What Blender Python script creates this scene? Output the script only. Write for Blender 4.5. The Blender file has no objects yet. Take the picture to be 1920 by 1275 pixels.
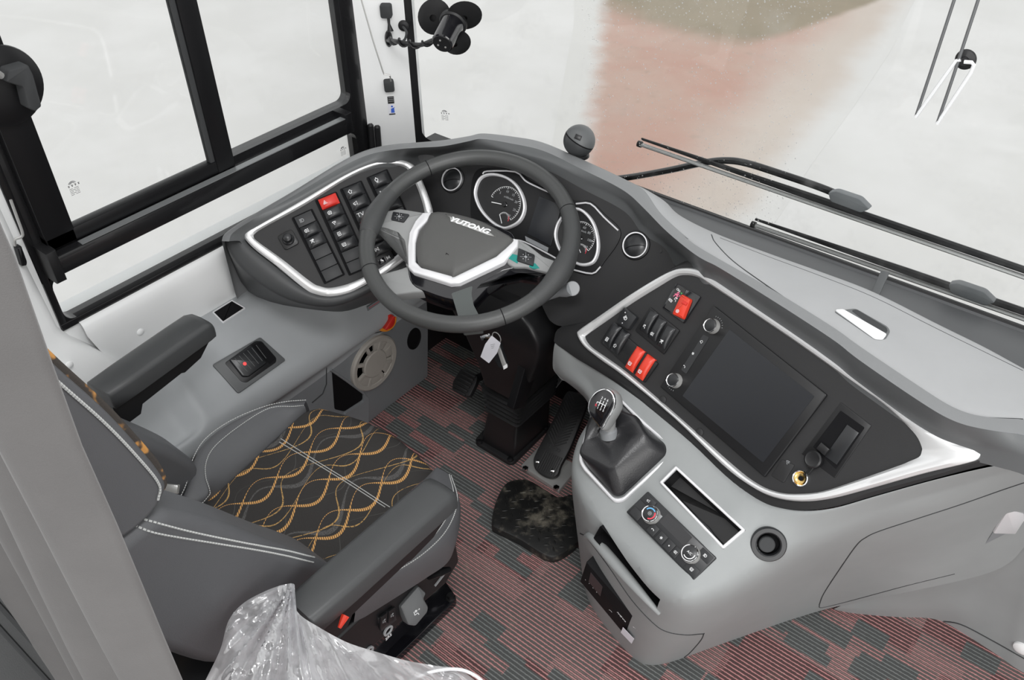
import bpy, bmesh, math, random
from mathutils import Vector as V, Matrix
from mathutils.bvhtree import BVHTree

SC = bpy.context.scene
COL = SC.collection
rnd = random.Random(7)

# ------------------------------------------------------------------ camera
EYE = V((0, 0, 1.74))
FPX, CX, CY = 1657.87, 960.0, 637.5
ROT = Matrix(((0.77941387, 0.39338342, -0.48760999),
              (0.62643499, -0.501328, 0.59686635),
              (-0.00965522, -0.77066187, -0.63717113)))
cam_data = bpy.data.cameras.new('camera')
cam_data.sensor_width = 36.0
cam_data.lens = 36.0 * FPX / 1920.0
cam_data.clip_start = 0.02
cam = bpy.data.objects.new('camera', cam_data)
COL.objects.link(cam)
m = Matrix.Identity(4)
for i in range(3):
    m[i][0], m[i][1], m[i][2], m[i][3] = ROT[i][0], -ROT[i][1], -ROT[i][2], EYE[i]
cam.matrix_world = m
SC.camera = cam

# ------------------------------------------------------------------ light
SC.view_settings.view_transform = 'Standard'
SC.view_settings.look = 'None'
SC.view_settings.gamma = 1.0
SC.view_settings.exposure = 0.0
SC.view_settings.use_curve_mapping = False
world = bpy.data.worlds.new('overcast_sky')
SC.world = world
world.use_nodes = True
bg = world.node_tree.nodes['Background']
bg.inputs[0].default_value = (0.985, 0.985, 0.98, 1)
bg.inputs[1].default_value = 1.2

def area_light(name, loc, target, size, size_y, power, col=(1, 1, 1)):
    ld = bpy.data.lights.new(name, 'AREA')
    ld.shape = 'RECTANGLE'
    ld.size, ld.size_y, ld.energy, ld.color = size, size_y, power, col
    o = bpy.data.objects.new(name, ld)
    COL.objects.link(o)
    o.location = loc
    o.rotation_euler = (V(target) - V(loc)).to_track_quat('-Z', 'Y').to_euler()
    return o
area_light('added_top_fill', (-0.15, 0.15, 2.35), (-0.9, 1.0, 0.4), 0.7, 0.4, 17)  # unseen soft lamp added overhead to brighten ledge, seat and floor
area_light('added_side_fill', (1.7, -0.9, 1.5), (-0.4, 1.1, 0.4), 1.8, 1.6, 34, (1.0, 0.99, 0.97))  # unseen soft lamp added at the right to lift the console face

# ------------------------------------------------------------------ measuring helpers
def ray(px, py):
    return ROT @ V(((px - CX) / FPX, (py - CY) / FPX, 1.0))
def on_x(px, py, x): d = ray(px, py); return EYE + d * (x / d[0])
def on_y(px, py, y): d = ray(px, py); return EYE + d * (y / d[1])
def on_z(px, py, z): d = ray(px, py); return EYE + d * ((z - EYE[2]) / d[2])
def at_distance(px, py, dist): return EYE + ray(px, py).normalized() * dist
def normal(az, el):
    a, e = math.radians(az), math.radians(el)
    return V((math.sin(a) * math.cos(e), -math.cos(a) * math.cos(e), math.sin(e)))

class Frame:
    """a plane in the cab: origin, normal, and two directions lying in it"""
    def __init__(s, o, n, u=None):
        s.o, s.n = V(o), V(n).normalized()
        u = V(u) if u is not None else V((1, 0, 0))
        s.u = (u - s.n * u.dot(s.n)).normalized()
        s.v = s.n.cross(s.u)
    def pt(s, u, v, w=0.0): return s.o + s.u * u + s.v * v + s.n * w
    def uv(s, px, py, w=0.0):
        d = ray(px, py)
        t = (s.o + s.n * w - EYE).dot(s.n) / d.dot(s.n)
        q = EYE + d * t - s.o
        return (q.dot(s.u), q.dot(s.v))
    def at(s, px, py, w=0.0):
        a = s.uv(px, py, w)
        return s.pt(a[0], a[1], w)
    def poly(s, pts, w=0.0): return [s.uv(a, b, w) for a, b in pts]
    def moved(s, u, v, w=0.0, turn=0.0, tilt=0.0):
        c, q = math.cos(turn), math.sin(turn)
        f = Frame(s.pt(u, v, w), s.n, s.u * c + s.v * q)
        if tilt:
            n2 = (f.n * math.cos(tilt) + f.v * math.sin(tilt))
            f = Frame(f.o, n2, f.u)
        return f
    def through(s, a, b, w=0.0):
        """frame with origin at pixel a and u towards pixel b"""
        A, B = s.at(*a, w), s.at(*b, w)
        return Frame(A, s.n, B - A)

def smooth_path(pts, n=6, closed=False):
    """Catmull-Rom through the points (2-D or 3-D tuples)"""
    P = [V(p) for p in pts]
    N = len(P)
    out = []
    segs = N if closed else N - 1
    for i in range(segs):
        if closed:
            a, b, c, d = P[(i - 1) % N], P[i], P[(i + 1) % N], P[(i + 2) % N]
        else:
            b, c = P[i], P[i + 1]
            a = P[i - 1] if i > 0 else b + (b - c)
            d = P[i + 2] if i + 2 < N else c + (c - b)
        for k in range(n):
            t = k / n
            out.append(0.5 * ((2 * b) + (c - a) * t + (2 * a - 5 * b + 4 * c - d) * t * t + (3 * b - a - 3 * c + d) * t ** 3))
    if not closed:
        out.append(P[-1])
    return out

def round_poly(pts, r, n=5):
    """round the corners of a 2-D polygon"""
    P = [V((p[0], p[1])) for p in pts]
    out = []
    N = len(P)
    for i in range(N):
        a, b, c = P[i - 1], P[i], P[(i + 1) % N]
        rr = r[i] if isinstance(r, (list, tuple)) else r
        d1, d2 = a - b, c - b
        k = min(rr, d1.length * 0.48, d2.length * 0.48)
        p, q = b + d1.normalized() * k, b + d2.normalized() * k
        for j in range(n + 1):
            t = j / n
            out.append(p * (1 - t) ** 2 + b * 2 * t * (1 - t) + q * t * t)
    return [(p[0], p[1]) for p in out]

def rect(u0, u1, v0, v1): return [(u0, v0), (u1, v0), (u1, v1), (u0, v1)]

class Mesh:
    def __init__(s):
        s.bm = bmesh.new()
        s.uvl = None
    def face(s, vs):
        try: return s.bm.faces.new(vs)
        except ValueError: return None
    def verts(s, pts): return [s.bm.verts.new(V(p)) for p in pts]
    def prism(s, fr, poly, w0, w1, bev=0.0, taper=None):
        """extrude a 2-D outline along the frame's normal, with an edge chamfer at the top"""
        area = sum(poly[i - 1][0] * poly[i][1] - poly[i][0] * poly[i - 1][1] for i in range(len(poly)))
        if area < 0: poly = list(reversed(poly))
        rings = [(poly, w0)]
        if bev > 0:
            rings.append((poly, w1 - bev))
            rings.append((inset(poly, bev * 0.35), w1 - bev * 0.3))
            rings.append((inset(poly, bev), w1))
        else:
            rings.append((poly if taper is None else inset(poly, taper), w1))
        R = [s.verts([fr.pt(u, v, w) for u, v in pl]) for pl, w in rings]
        n = len(poly)
        for a, b in zip(R[:-1], R[1:]):
            for i in range(n):
                s.face([a[i], a[(i + 1) % n], b[(i + 1) % n], b[i]])
        s.face(list(reversed(R[0])))
        s.face(R[-1])
        return s
    def box(s, fr, u0, u1, v0, v1, w0, w1, bev=0.0):
        return s.prism(fr, rect(u0, u1, v0, v1), w0, w1, bev)
    def ring(s, fr, outer, inner, w0, w1, crown=0.0):
        """a flat frame between two outlines with the same number of points, optionally crowned"""
        n = len(outer)
        if sum(outer[i - 1][0] * outer[i][1] - outer[i][0] * outer[i - 1][1] for i in range(n)) < 0:
            outer, inner = list(reversed(outer)), list(reversed(inner))
        if crown:
            prof = [(0.0, w0), (0.0, w1 - crown), (0.2, w1 - crown * .25), (0.5, w1), (0.8, w1 - crown * .25), (1.0, w1 - crown), (1.0, w0)]
        else:
            prof = [(0.0, w0), (0.0, w1), (1.0, w1), (1.0, w0)]
        R = []
        for t, w in prof:
            R.append(s.verts([fr.pt(a[0] * (1 - t) + b[0] * t, a[1] * (1 - t) + b[1] * t, w) for a, b in zip(outer, inner)]))
        for a, b in zip(R, R[1:] + R[:1]):
            for i in range(n):
                s.face([a[i], a[(i + 1) % n], b[(i + 1) % n], b[i]])
        return s
    def tube(s, pts, r, n=10, closed=False, flat=None, cap=True):
        P = [V(p) for p in pts]
        N = len(P)
        rs = r if isinstance(r, (list, tuple)) else [r] * N
        R = []
        up = None
        for i in range(N):
            if closed: t = P[(i + 1) % N] - P[i - 1]
            else: t = P[min(i + 1, N - 1)] - P[max(i - 1, 0)]
            if t.length < 1e-9: t = V((0, 0, 1))
            t.normalize()
            if up is None:
                up = V((0, 0, 1)) if abs(t.z) < .9 else V((1, 0, 0))
            up = (up - t * up.dot(t))
            if up.length < 1e-6: up = t.orthogonal()
            up.normalize()
            sd = t.cross(up)
            if flat:
                R.append(s.verts([P[i] + sd * (math.cos(2 * math.pi * k / n) * rs[i]) + up * (math.sin(2 * math.pi * k / n) * rs[i] * flat) for k in range(n)]))
            else:
                R.append(s.verts([P[i] + (sd * math.cos(2 * math.pi * k / n) + up * math.sin(2 * math.pi * k / n)) * rs[i] for k in range(n)]))
        prs = list(zip(R[:-1], R[1:]))
        if closed: prs.append((R[-1], R[0]))
        for a, b in prs:
            off = 0
            if closed and a is R[-1]:
                off = min(range(n), key=lambda o: (a[0].co - b[o].co).length)
            for k in range(n):
                s.face([a[k], a[(k + 1) % n], b[(k + 1 + off) % n], b[(k + off) % n]])
        if not closed and cap:
            s.face(list(reversed(R[0])))
            s.face(R[-1])
        return s
    def lathe(s, fr, prof, n=28, sx=1.0, sy=1.0, close=True):
        """turn a (radius, height) profile about the frame's normal"""
        R = []
        for r, w in prof:
            if r < 1e-6: R.append([s.bm.verts.new(fr.pt(0, 0, w))])
            else: R.append(s.verts([fr.pt(math.cos(2 * math.pi * k / n) * r * sx, math.sin(2 * math.pi * k / n) * r * sy, w) for k in range(n)]))
        for a, b in zip(R[:-1], R[1:]):
            for k in range(n):
                q = [a[k % len(a)], a[(k + 1) % len(a)], b[(k + 1) % len(b)], b[k % len(b)]]
                q = [x for i, x in enumerate(q) if x not in q[:i]]
                if len(q) > 2: s.face(q)
        if close:
            if len(R[0]) > 2: s.face(list(reversed(R[0])))
            if len(R[-1]) > 2: s.face(R[-1])
        return s
    def grid(s, rows, closed_u=False):
        R = [s.verts(r) for r in rows]
        for a, b in zip(R[:-1], R[1:]):
            n = len(a)
            for i in range(n if closed_u else n - 1):
                s.face([a[i], a[(i + 1) % n], b[(i + 1) % n], b[i]])
        return s
    def slab(s, rows, thick):
        """a curved sheet through rows of points, given thickness along the vector 'thick'"""
        T = V(thick)
        A = [s.verts(r) for r in rows]
        B = [s.verts([V(p) + T for p in r]) for r in rows]
        for G, flip in ((A, False), (B, True)):
            for a, b in zip(G[:-1], G[1:]):
                for i in range(len(a) - 1):
                    q = [a[i], a[i + 1], b[i + 1], b[i]]
                    s.face(list(reversed(q)) if flip else q)
        ra = A[0] + [r[-1] for r in A[1:-1]] + list(reversed(A[-1])) + [r[0] for r in reversed(A[1:-1])]
        rb = B[0] + [r[-1] for r in B[1:-1]] + list(reversed(B[-1])) + [r[0] for r in reversed(B[1:-1])]
        n = len(ra)
        for i in range(n):
            s.face([ra[i], rb[i], rb[(i + 1) % n], ra[(i + 1) % n]])
        return s
    def loft(s, rings, cap=True):
        """closed rings with equal numbers of points"""
        R = [s.verts(r) for r in rings]
        n = len(R[0])
        for a, b in zip(R[:-1], R[1:]):
            for i in range(n):
                s.face([a[i], a[(i + 1) % n], b[(i + 1) % n], b[i]])
        if cap:
            s.face(list(reversed(R[0])))
            s.face(R[-1])
        return s
    def ribbon(s, pts, wd, n, h=0.0004):
        """a thin raised stroke of width wd along pts, lying on a surface with normal n"""
        P = [V(p) for p in pts]
        nn = V(n).normalized()
        L, Rr, L2, R2 = [], [], [], []
        for i in range(len(P)):
            t = (P[min(i + 1, len(P) - 1)] - P[max(i - 1, 0)])
            sd = nn.cross(t).normalized() * wd / 2
            L.append(P[i] + sd); Rr.append(P[i] - sd)
        a, b = s.verts([p + nn * h for p in L]), s.verts([p + nn * h for p in Rr])
        c, d = s.verts(L), s.verts(Rr)
        for i in range(len(P) - 1):
            s.face([a[i], b[i], b[i + 1], a[i + 1]][::-1])
            s.face([c[i], a[i], a[i + 1], c[i + 1]])
            s.face([b[i], d[i], d[i + 1], b[i + 1]])
        return s
    def build(s, name, mat, parent=None, loc=None, smooth=True, ang=35, sub=0, bev=0.0, solid=0.0):
        """link as ONE mesh object; its origin sits at its thing's base"""
        if parent is not None:
            o0 = V(parent['_o'])
        elif loc is not None: o0 = V(loc)
        else:
            zs = [v.co for v in s.bm.verts]
            o0 = V((sum(v.x for v in zs) / len(zs), sum(v.y for v in zs) / len(zs), min(v.z for v in zs)))
        for v in s.bm.verts: v.co -= o0
        bmesh.ops.recalc_face_normals(s.bm, faces=s.bm.faces[:])
        me = bpy.data.meshes.new(name)
        s.bm.to_mesh(me)
        s.bm.free()
        me.materials.append(mat)
        if smooth:
            me.polygons.foreach_set('use_smooth', [True] * len(me.polygons))
            if sub == 0 and not bev:
                try: me.set_sharp_from_angle(angle=math.radians(ang))
                except Exception: pass
        o = bpy.data.objects.new(name, me)
        COL.objects.link(o)
        if parent is None: o.location = o0
        else: o.parent = parent
        o['_o'] = tuple(o0)
        if solid:
            md = o.modifiers.new('thickness', 'SOLIDIFY'); md.thickness = solid; md.offset = 0
        if bev:
            md = o.modifiers.new('edges', 'BEVEL'); md.width = bev; md.segments = 3; md.limit_method = 'ANGLE'; md.angle_limit = math.radians(30)
            md.harden_normals = True
        if sub:
            md = o.modifiers.new('rounding', 'SUBSURF'); md.levels = sub; md.render_levels = sub
        return o

def inset(poly, d):
    """offset a counter-clockwise polygon inwards"""
    n = len(poly)
    out = []
    for i in range(n):
        a, b, c = V(poly[i - 1]).to_2d(), V(poly[i]).to_2d(), V(poly[(i + 1) % n]).to_2d()
        e1, e2 = (b - a), (c - b)
        if e1.length < 1e-9 or e2.length < 1e-9:
            out.append((b[0], b[1])); continue
        e1.normalize(); e2.normalize()
        n1, n2 = V((-e1[1], e1[0])), V((-e2[1], e2[0]))
        k = n1 + n2
        if k.length < 1e-6: k = n1.copy()
        k.normalize()
        c_ = max(0.4, k.dot(n1))
        q = b + k * (d / c_)
        out.append((q[0], q[1]))
    return out
def ccw(poly):
    a = sum(poly[i - 1][0] * poly[i][1] - poly[i][0] * poly[i - 1][1] for i in range(len(poly)))
    return list(reversed(poly)) if a < 0 else list(poly)

def thing(name, label, cat, loc, group=None):
    o = bpy.data.objects.new(name, None)
    COL.objects.link(o)
    o.location = loc
    o.empty_display_size = 0.05
    o['_o'] = tuple(loc)
    o['label'], o['category'] = label, cat
    if group: o['group'] = group
    return o
def tag(o, label, cat, group=None, kind=None):
    o['label'], o['category'] = label, cat
    if group: o['group'] = group
    if kind: o['kind'] = kind
    return o
def structure(o, label=None):
    o['kind'] = 'structure'
    if label: o['label'] = label
    return o
def surface_of(*objs):
    """ray-hit helper: where does a sight line meet these objects"""
    trees = []
    for o in objs:
        bm = bmesh.new()
        dg = bpy.context.evaluated_depsgraph_get()
        ev = o.evaluated_get(dg)
        me = ev.to_mesh()
        bm.from_mesh(me)
        off = V(o['_o'])
        for v in bm.verts: v.co += off
        trees.append(BVHTree.FromBMesh(bm))
        bm.free()
        ev.to_mesh_clear()
    def hit(px, py):
        best = None
        for t in trees:
            l, n, i, d = t.ray_cast(EYE, ray(px, py).normalized())
            if l is not None and (best is None or d < best[2]):
                if n.dot(ray(px, py)) > 0: n = -n
                best = (l, n, d)
        return best
    return hit

def lettering(txt, fr, size, mat, parent, u=0.0, v=0.0, w=0.0005, align='CENTER', shear=0.0, name='lettering', extrude=0.0003, stretch=1.0, bold=0.0):
    cu = bpy.data.curves.new('lettering', 'FONT')
    cu.body = txt
    cu.size = size
    cu.align_x = align
    cu.align_y = 'CENTER'
    cu.extrude = extrude / size * 1.0 if False else extrude
    cu.shear = shear
    cu.offset = bold
    cu.resolution_u = 3
    t = bpy.data.objects.new('lettering', cu)
    COL.objects.link(t)
    dg = bpy.context.evaluated_depsgraph_get()
    me = bpy.data.meshes.new_from_object(t.evaluated_get(dg))
    bpy.data.objects.remove(t)
    bpy.data.curves.remove(cu)
    o0 = V(parent['_o'])
    for vv in me.vertices:
        c = vv.co
        vv.co = fr.pt(u + c.x * stretch, v + c.y, w + c.z) - o0
    me.materials.clear()
    me.materials.append(mat)
    me.name = name
    o = bpy.data.objects.new(name, me)
    COL.objects.link(o)
    o.parent = parent
    o['_o'] = tuple(o0)
    return o

def cut_opening(o, fr, poly, depth=0.06):
    """cut a convex opening (2-D outline in the frame) through a moulded skin"""
    dg = bpy.context.evaluated_depsgraph_get()
    me = bpy.data.meshes.new_from_object(o.evaluated_get(dg))
    o.modifiers.clear()
    off = V(o['_o'])
    bm = bmesh.new(); bm.from_mesh(me)
    poly = ccw(poly)
    cen = V((sum(q[0] for q in poly) / len(poly), sum(q[1] for q in poly) / len(poly)))
    R = max((V(q) - cen).length for q in poly) * 1.6
    def near(f):
        c = f.calc_center_median() + off - fr.o
        return abs(c.dot(fr.n)) < depth and (V((c.dot(fr.u), c.dot(fr.v))) - cen).length < R
    for i in range(len(poly)):
        a, b_ = V(poly[i - 1]), V(poly[i])
        d = (b_ - a)
        if d.length < 1e-6: continue
        pn = fr.u * d[1] - fr.v * d[0]
        fs = [f for f in bm.faces if near(f)]
        geom = fs + list({e for f in fs for e in f.edges}) + list({v for f in fs for v in f.verts})
        bmesh.ops.bisect_plane(bm, geom=geom, plane_co=fr.pt(a[0], a[1]) - off, plane_no=pn.normalized(), dist=1e-6)
    kill = []
    for f in bm.faces:
        c = f.calc_center_median() + off - fr.o
        if abs(c.dot(fr.n)) > depth: continue
        q = (c.dot(fr.u), c.dot(fr.v))
        if all((poly[i][0] - poly[i - 1][0]) * (q[1] - poly[i - 1][1]) - (poly[i][1] - poly[i - 1][1]) * (q[0] - poly[i - 1][0]) > -1e-7 for i in range(len(poly))): kill.append(f)
    bmesh.ops.delete(bm, geom=kill, context='FACES')
    bm.to_mesh(me); bm.free()
    me.polygons.foreach_set('use_smooth', [True] * len(me.polygons))
    o.data = me
def well(fr, poly, w_top, depth, name, mat, parent, shrink=0.0):
    """walls and bottom of a recess behind an opening"""
    poly = ccw(poly)
    m_ = Mesh()
    A = m_.verts([fr.pt(u, v, w_top) for u, v in poly])
    B = m_.verts([fr.pt(u, v, w_top - depth) for u, v in (inset(poly, shrink) if shrink else poly)])
    n = len(poly)
    for i in range(n): m_.face([A[i], B[i], B[(i + 1) % n], A[(i + 1) % n]])
    m_.face(B)
    return m_.build(name, mat, parent, ang=30)
# ------------------------------------------------------------------ materials
class NT:
    def __init__(s, name):
        s.m = bpy.data.materials.new(name)
        s.m.use_nodes = True
        s.t = s.m.node_tree
        s.b = s.t.nodes['Principled BSDF']
        s.out = s.t.nodes['Material Output']
    def n(s, kind, **kw):
        x = s.t.nodes.new(kind)
        for k, v in kw.items(): setattr(x, k, v)
        return x
    def link(s, a, b): s.t.links.new(a, b)
    def put(s, sock, val):
        if isinstance(val, bpy.types.NodeSocket): s.t.links.new(val, sock)
        else: sock.default_value = val
    def math(s, op, a, b=None, c=None):
        x = s.n('ShaderNodeMath', operation=op)
        s.put(x.inputs[0], a)
        if b is not None: s.put(x.inputs[1], b)
        if c is not None: s.put(x.inputs[2], c)
        return x.outputs[0]
    def mix(s, f, a, b):
        x = s.n('ShaderNodeMix', data_type='RGBA')
        s.put(x.inputs['Factor'], f)
        for nm, v in (('A', a), ('B', b)):
            k = [i for i in x.inputs if i.name == nm and i.type == 'RGBA'][0]
            s.put(k, (*v, 1) if isinstance(v, tuple) and len(v) == 3 else v)
        return [o for o in x.outputs if o.type == 'RGBA'][0]
    def coords(s, kind='Object'):
        return s.n('ShaderNodeTexCoord').outputs[kind]
    def position(s): return s.n('ShaderNodeNewGeometry').outputs['Position']
    def noise(s, vec, scale, detail=3, rough=0.55):
        x = s.n('ShaderNodeTexNoise')
        s.link(vec, x.inputs['Vector'])
        x.inputs['Scale'].default_value = scale
        x.inputs['Detail'].default_value = detail
        x.inputs['Roughness'].default_value = rough
        return x.outputs['Fac']
    def sep(s, vec):
        x = s.n('ShaderNodeSeparateXYZ')
        s.link(vec, x.inputs[0])
        return x.outputs
    def comb(s, a, b, c):
        x = s.n('ShaderNodeCombineXYZ')
        for i, v in enumerate((a, b, c)): s.put(x.inputs[i], v)
        return x.outputs[0]
    def ramp(s, f, lo, hi):
        x = s.n('ShaderNodeMapRange')
        x.interpolation_type = 'SMOOTHSTEP'
        s.put(x.inputs[0], f)
        s.put(x.inputs[1], lo)
        s.put(x.inputs[2], hi)
        return x.outputs[0]
    def bump(s, h, strength, dist=0.001):
        x = s.n('ShaderNodeBump')
        x.inputs['Strength'].default_value = strength
        x.inputs['Distance'].default_value = dist
        s.link(h, x.inputs['Height'])
        s.link(x.outputs[0], s.b.inputs['Normal'])

def plastic(name, col, rough=0.5, metal=0.0, grain=0.0, gscale=900, coat=0.0, spec=0.5, vary=0.06):
    """moulded surface: base tone with slight mottling, optional leather-like grain"""
    k = NT(name)
    p = k.coords()
    nz = k.noise(p, 14, 3)
    lo = tuple(c * (1 - vary) for c in col); hi = tuple(min(1, c * (1 + vary)) for c in col)
    k.link(k.mix(nz, lo, hi), k.b.inputs['Base Color'])
    k.b.inputs['Roughness'].default_value = rough
    k.b.inputs['Metallic'].default_value = metal
    k.b.inputs['Specular IOR Level'].default_value = spec
    k.b.inputs['Coat Weight'].default_value = coat
    k.b.inputs['Coat Roughness'].default_value = 0.05
    if grain: k.bump(k.noise(p, gscale, 2), grain)
    return k.m

M = {}
M['grey'] = plastic('grey_console_plastic', (0.295, 0.308, 0.31), 0.5, grain=0.12, spec=0.4)
M['ledge'] = plastic('lit_ledge_plastic', (0.375, 0.39, 0.402), 0.48, grain=0.12, spec=0.4)  # console grey made lighter, standing in for light the ledge lacks
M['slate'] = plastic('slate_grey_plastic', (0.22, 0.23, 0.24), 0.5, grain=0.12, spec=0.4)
M['rim'] = plastic('dark_grey_rim_plastic', (0.105, 0.110, 0.113), 0.42, grain=0.15, spec=0.45)
M['rimlit'] = plastic('rim_skin_lit_tone', (0.20, 0.205, 0.21), 0.42, grain=0.15, spec=0.5)  # same skin as the rim; light on its top is put into the colour
M['podside'] = plastic('dark_pod_plastic', (0.040, 0.042, 0.044), 0.45, grain=0.15)
M['bellows'] = plastic('glossy_bellows_rubber', (0.022, 0.022, 0.023), 0.3)
M['housing'] = plastic('gauge_housing_black', (0.007, 0.007, 0.008), 0.5, spec=0.35)
M['lid'] = plastic('soft_grey_dash_skin', (0.36, 0.365, 0.372), 0.5, grain=0.12, spec=0.45)
M['char'] = plastic('charcoal_panel_plastic', (0.022, 0.022, 0.023), 0.55, grain=0.15, spec=0.35)
M['black'] = plastic('black_plastic', (0.010, 0.010, 0.011), 0.38, grain=0.05, spec=0.45)
M['deep'] = plastic('matt_black_recess', (0.004, 0.004, 0.005), 0.8, spec=0.2)
M['gloss'] = plastic('piano_black', (0.006, 0.006, 0.008), 0.12, coat=0.6)
M['switch'] = plastic('switch_black', (0.018, 0.019, 0.021), 0.33, spec=0.5)
M['blank'] = plastic('blank_switch_cover', (0.026, 0.027, 0.029), 0.5, spec=0.4)
M['red'] = plastic('red_switch', (0.62, 0.03, 0.02), 0.35)
M['red2'] = plastic('vermilion_switch', (0.66, 0.045, 0.022), 0.35)
M['amber'] = plastic('amber_plastic', (0.75, 0.26, 0.02), 0.35)
M['silver'] = plastic('satin_silver_trim', (0.74, 0.745, 0.75), 0.34, metal=0.45, spec=0.6, vary=0.03)
M['whitetrim'] = plastic('pale_silver_trim', (0.80, 0.80, 0.82), 0.3, metal=0.25, vary=0.02)
M['chrome'] = plastic('chrome', (0.85, 0.85, 0.86), 0.1, metal=1.0, vary=0.02)
M['steel'] = plastic('brushed_steel', (0.50, 0.50, 0.49), 0.36, metal=0.45, grain=0.1, gscale=260)
M['brass'] = plastic('brass', (0.75, 0.52, 0.2), 0.22, metal=1.0)
M['white'] = plastic('white_painted_trim', (0.87, 0.88, 0.88), 0.4, vary=0.02)
M['ink'] = plastic('white_marking', (0.82, 0.83, 0.84), 0.5, vary=0.01)
M['dim'] = plastic('grey_marking', (0.30, 0.31, 0.32), 0.5, vary=0.02)
M['redink'] = plastic('red_marking', (0.75, 0.05, 0.08), 0.5, vary=0.02)
M['pinkink'] = plastic('pink_marking', (0.8, 0.18, 0.3), 0.5, vary=0.02)
M['greenink'] = plastic('green_marking', (0.12, 0.55, 0.16), 0.5, vary=0.02)
M['blueink'] = plastic('blue_marking', (0.05, 0.14, 0.62), 0.5, vary=0.05)
M['skyink'] = plastic('light_blue_marking', (0.12, 0.4, 0.7), 0.5, vary=0.05)
M['blackink'] = plastic('black_marking', (0.03, 0.03, 0.03), 0.6, vary=0.02)
M['etch'] = plastic('etched_glass_mark', (0.09, 0.09, 0.10), 0.6, vary=0.02)
M['paper'] = plastic('white_paper', (0.80, 0.80, 0.86), 0.7, vary=0.02)
M['leather'] = plastic('black_leather', (0.056, 0.058, 0.058), 0.38, grain=0.3, gscale=700, spec=0.5)
M['leather2'] = plastic('black_leather_fine', (0.016, 0.016, 0.018), 0.34, grain=0.3, gscale=420, spec=0.55)
M['grip'] = plastic('perforated_leather', (0.05, 0.052, 0.053), 0.42, grain=0.45, gscale=1300, spec=0.45)
M['hub'] = plastic('warm_grey_horn_pad', (0.085, 0.085, 0.083), 0.5, grain=0.2, spec=0.4)
M['spoke'] = plastic('grey_spoke_plastic', (0.26, 0.265, 0.265), 0.42, grain=0.1)
M['spokedark'] = plastic('grey_green_spoke_plastic', (0.075, 0.085, 0.083), 0.38)
M['radioface'] = plastic('matt_black_radio_face', (0.008, 0.008, 0.009), 0.7, spec=0.15)
M['trough'] = plastic('dark_trough_plastic', (0.075, 0.078, 0.082), 0.45)
M['wire'] = plastic('grey_wire', (0.16, 0.165, 0.17), 0.4, metal=0.3)
M['vinyl'] = plastic('grey_vinyl_upholstery', (0.098, 0.100, 0.106), 0.46, grain=0.28, gscale=800, spec=0.4)
M['armvinyl'] = plastic('armrest_skin', (0.052, 0.054, 0.056), 0.42, grain=0.22, gscale=800, spec=0.45)
M['stitch'] = plastic('pale_stitching', (0.52, 0.53, 0.52), 0.7)
M['beige'] = plastic('beige_vent_plastic', (0.40, 0.375, 0.34), 0.5)
M['rubber'] = plastic('black_rubber', (0.013, 0.013, 0.014), 0.5, grain=0.2, gscale=300)
M['brown'] = plastic('brown_shadow_gap', (0.03, 0.028, 0.026), 0.7)
M['gap'] = plastic('panel_gap', (0.05, 0.052, 0.054), 0.7, spec=0.2)
M['shade'] = plastic('frame_black', (0.007, 0.007, 0.008), 0.34, spec=0.4)
M['glossframe'] = plastic('black_aluminium_frame', (0.011, 0.011, 0.012), 0.26, coat=0.3)
M['rail'] = plastic('grey_rail', (0.24, 0.25, 0.255), 0.3, metal=0.3)
M['screen'] = plastic('dark_glass_screen', (0.013, 0.0145, 0.018), 0.33, coat=0.0)
M['dialface'] = plastic('dial_face', (0.012, 0.012, 0.013), 0.45)
M['teal'] = plastic('teal_film', (0.0, 0.22, 0.19), 0.25)
M['tan'] = plastic('tan_leather', (0.13, 0.07, 0.04), 0.6)
def flecked():
    k = NT('brown_and_orange_fabric_edge')
    p = k.coords()
    k.link(k.mix(k.ramp(k.noise(p, 38, 2), .52, .62), (0.062, 0.055, 0.050), (0.50, 0.25, 0.08)), k.b.inputs['Base Color'])
    k.b.inputs['Roughness'].default_value = 1.0
    k.b.inputs['Specular IOR Level'].default_value = 0.05
    k.bump(k.noise(p, 500, 2), 0.6)
    return k.m
M['gold'] = flecked()

def glow(name, col, strength):
    k = NT(name)
    k.b.inputs['Base Color'].default_value = (*col, 1)
    k.b.inputs['Emission Color'].default_value = (*col, 1)
    k.b.inputs['Emission Strength'].default_value = strength
    return k.m
M['redlamp'] = glow('red_lamp', (1.0, 0.06, 0.06), 0.9)

def clear_glass(name, tint=(0.96, 0.97, 0.97), rough=0.0, dirt=0.02):
    """thin window glass: see-through with a clear reflection and a trace of dirt"""
    k = NT(name)
    tr = k.n('ShaderNodeBsdfTransparent'); tr.inputs[0].default_value = (*tint, 1)
    gl = k.n('ShaderNodeBsdfGlossy'); gl.inputs['Roughness'].default_value = 0.02
    df = k.n('ShaderNodeBsdfDiffuse'); df.inputs[0].default_value = (0.75, 0.75, 0.74, 1)
    fr = k.n('ShaderNodeFresnel'); fr.inputs[0].default_value = 1.35
    m1 = k.n('ShaderNodeMixShader'); m2 = k.n('ShaderNodeMixShader')
    k.link(fr.outputs[0], m1.inputs[0]); k.link(tr.outputs[0], m1.inputs[1]); k.link(gl.outputs[0], m1.inputs[2])
    p = k.position()
    f = k.math('MULTIPLY', k.ramp(k.noise(p, 9, 5, .65), 0.5, 0.8), dirt)
    k.put(m2.inputs[0], f)
    k.link(m1.outputs[0], m2.inputs[1]); k.link(df.outputs[0], m2.inputs[2])
    k.link(m2.outputs[0], k.out.inputs['Surface'])
    return k.m
M['glass'] = clear_glass('side_window_glass')
M['windscreen'] = clear_glass('wet_windscreen_glass', dirt=0.10)

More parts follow.
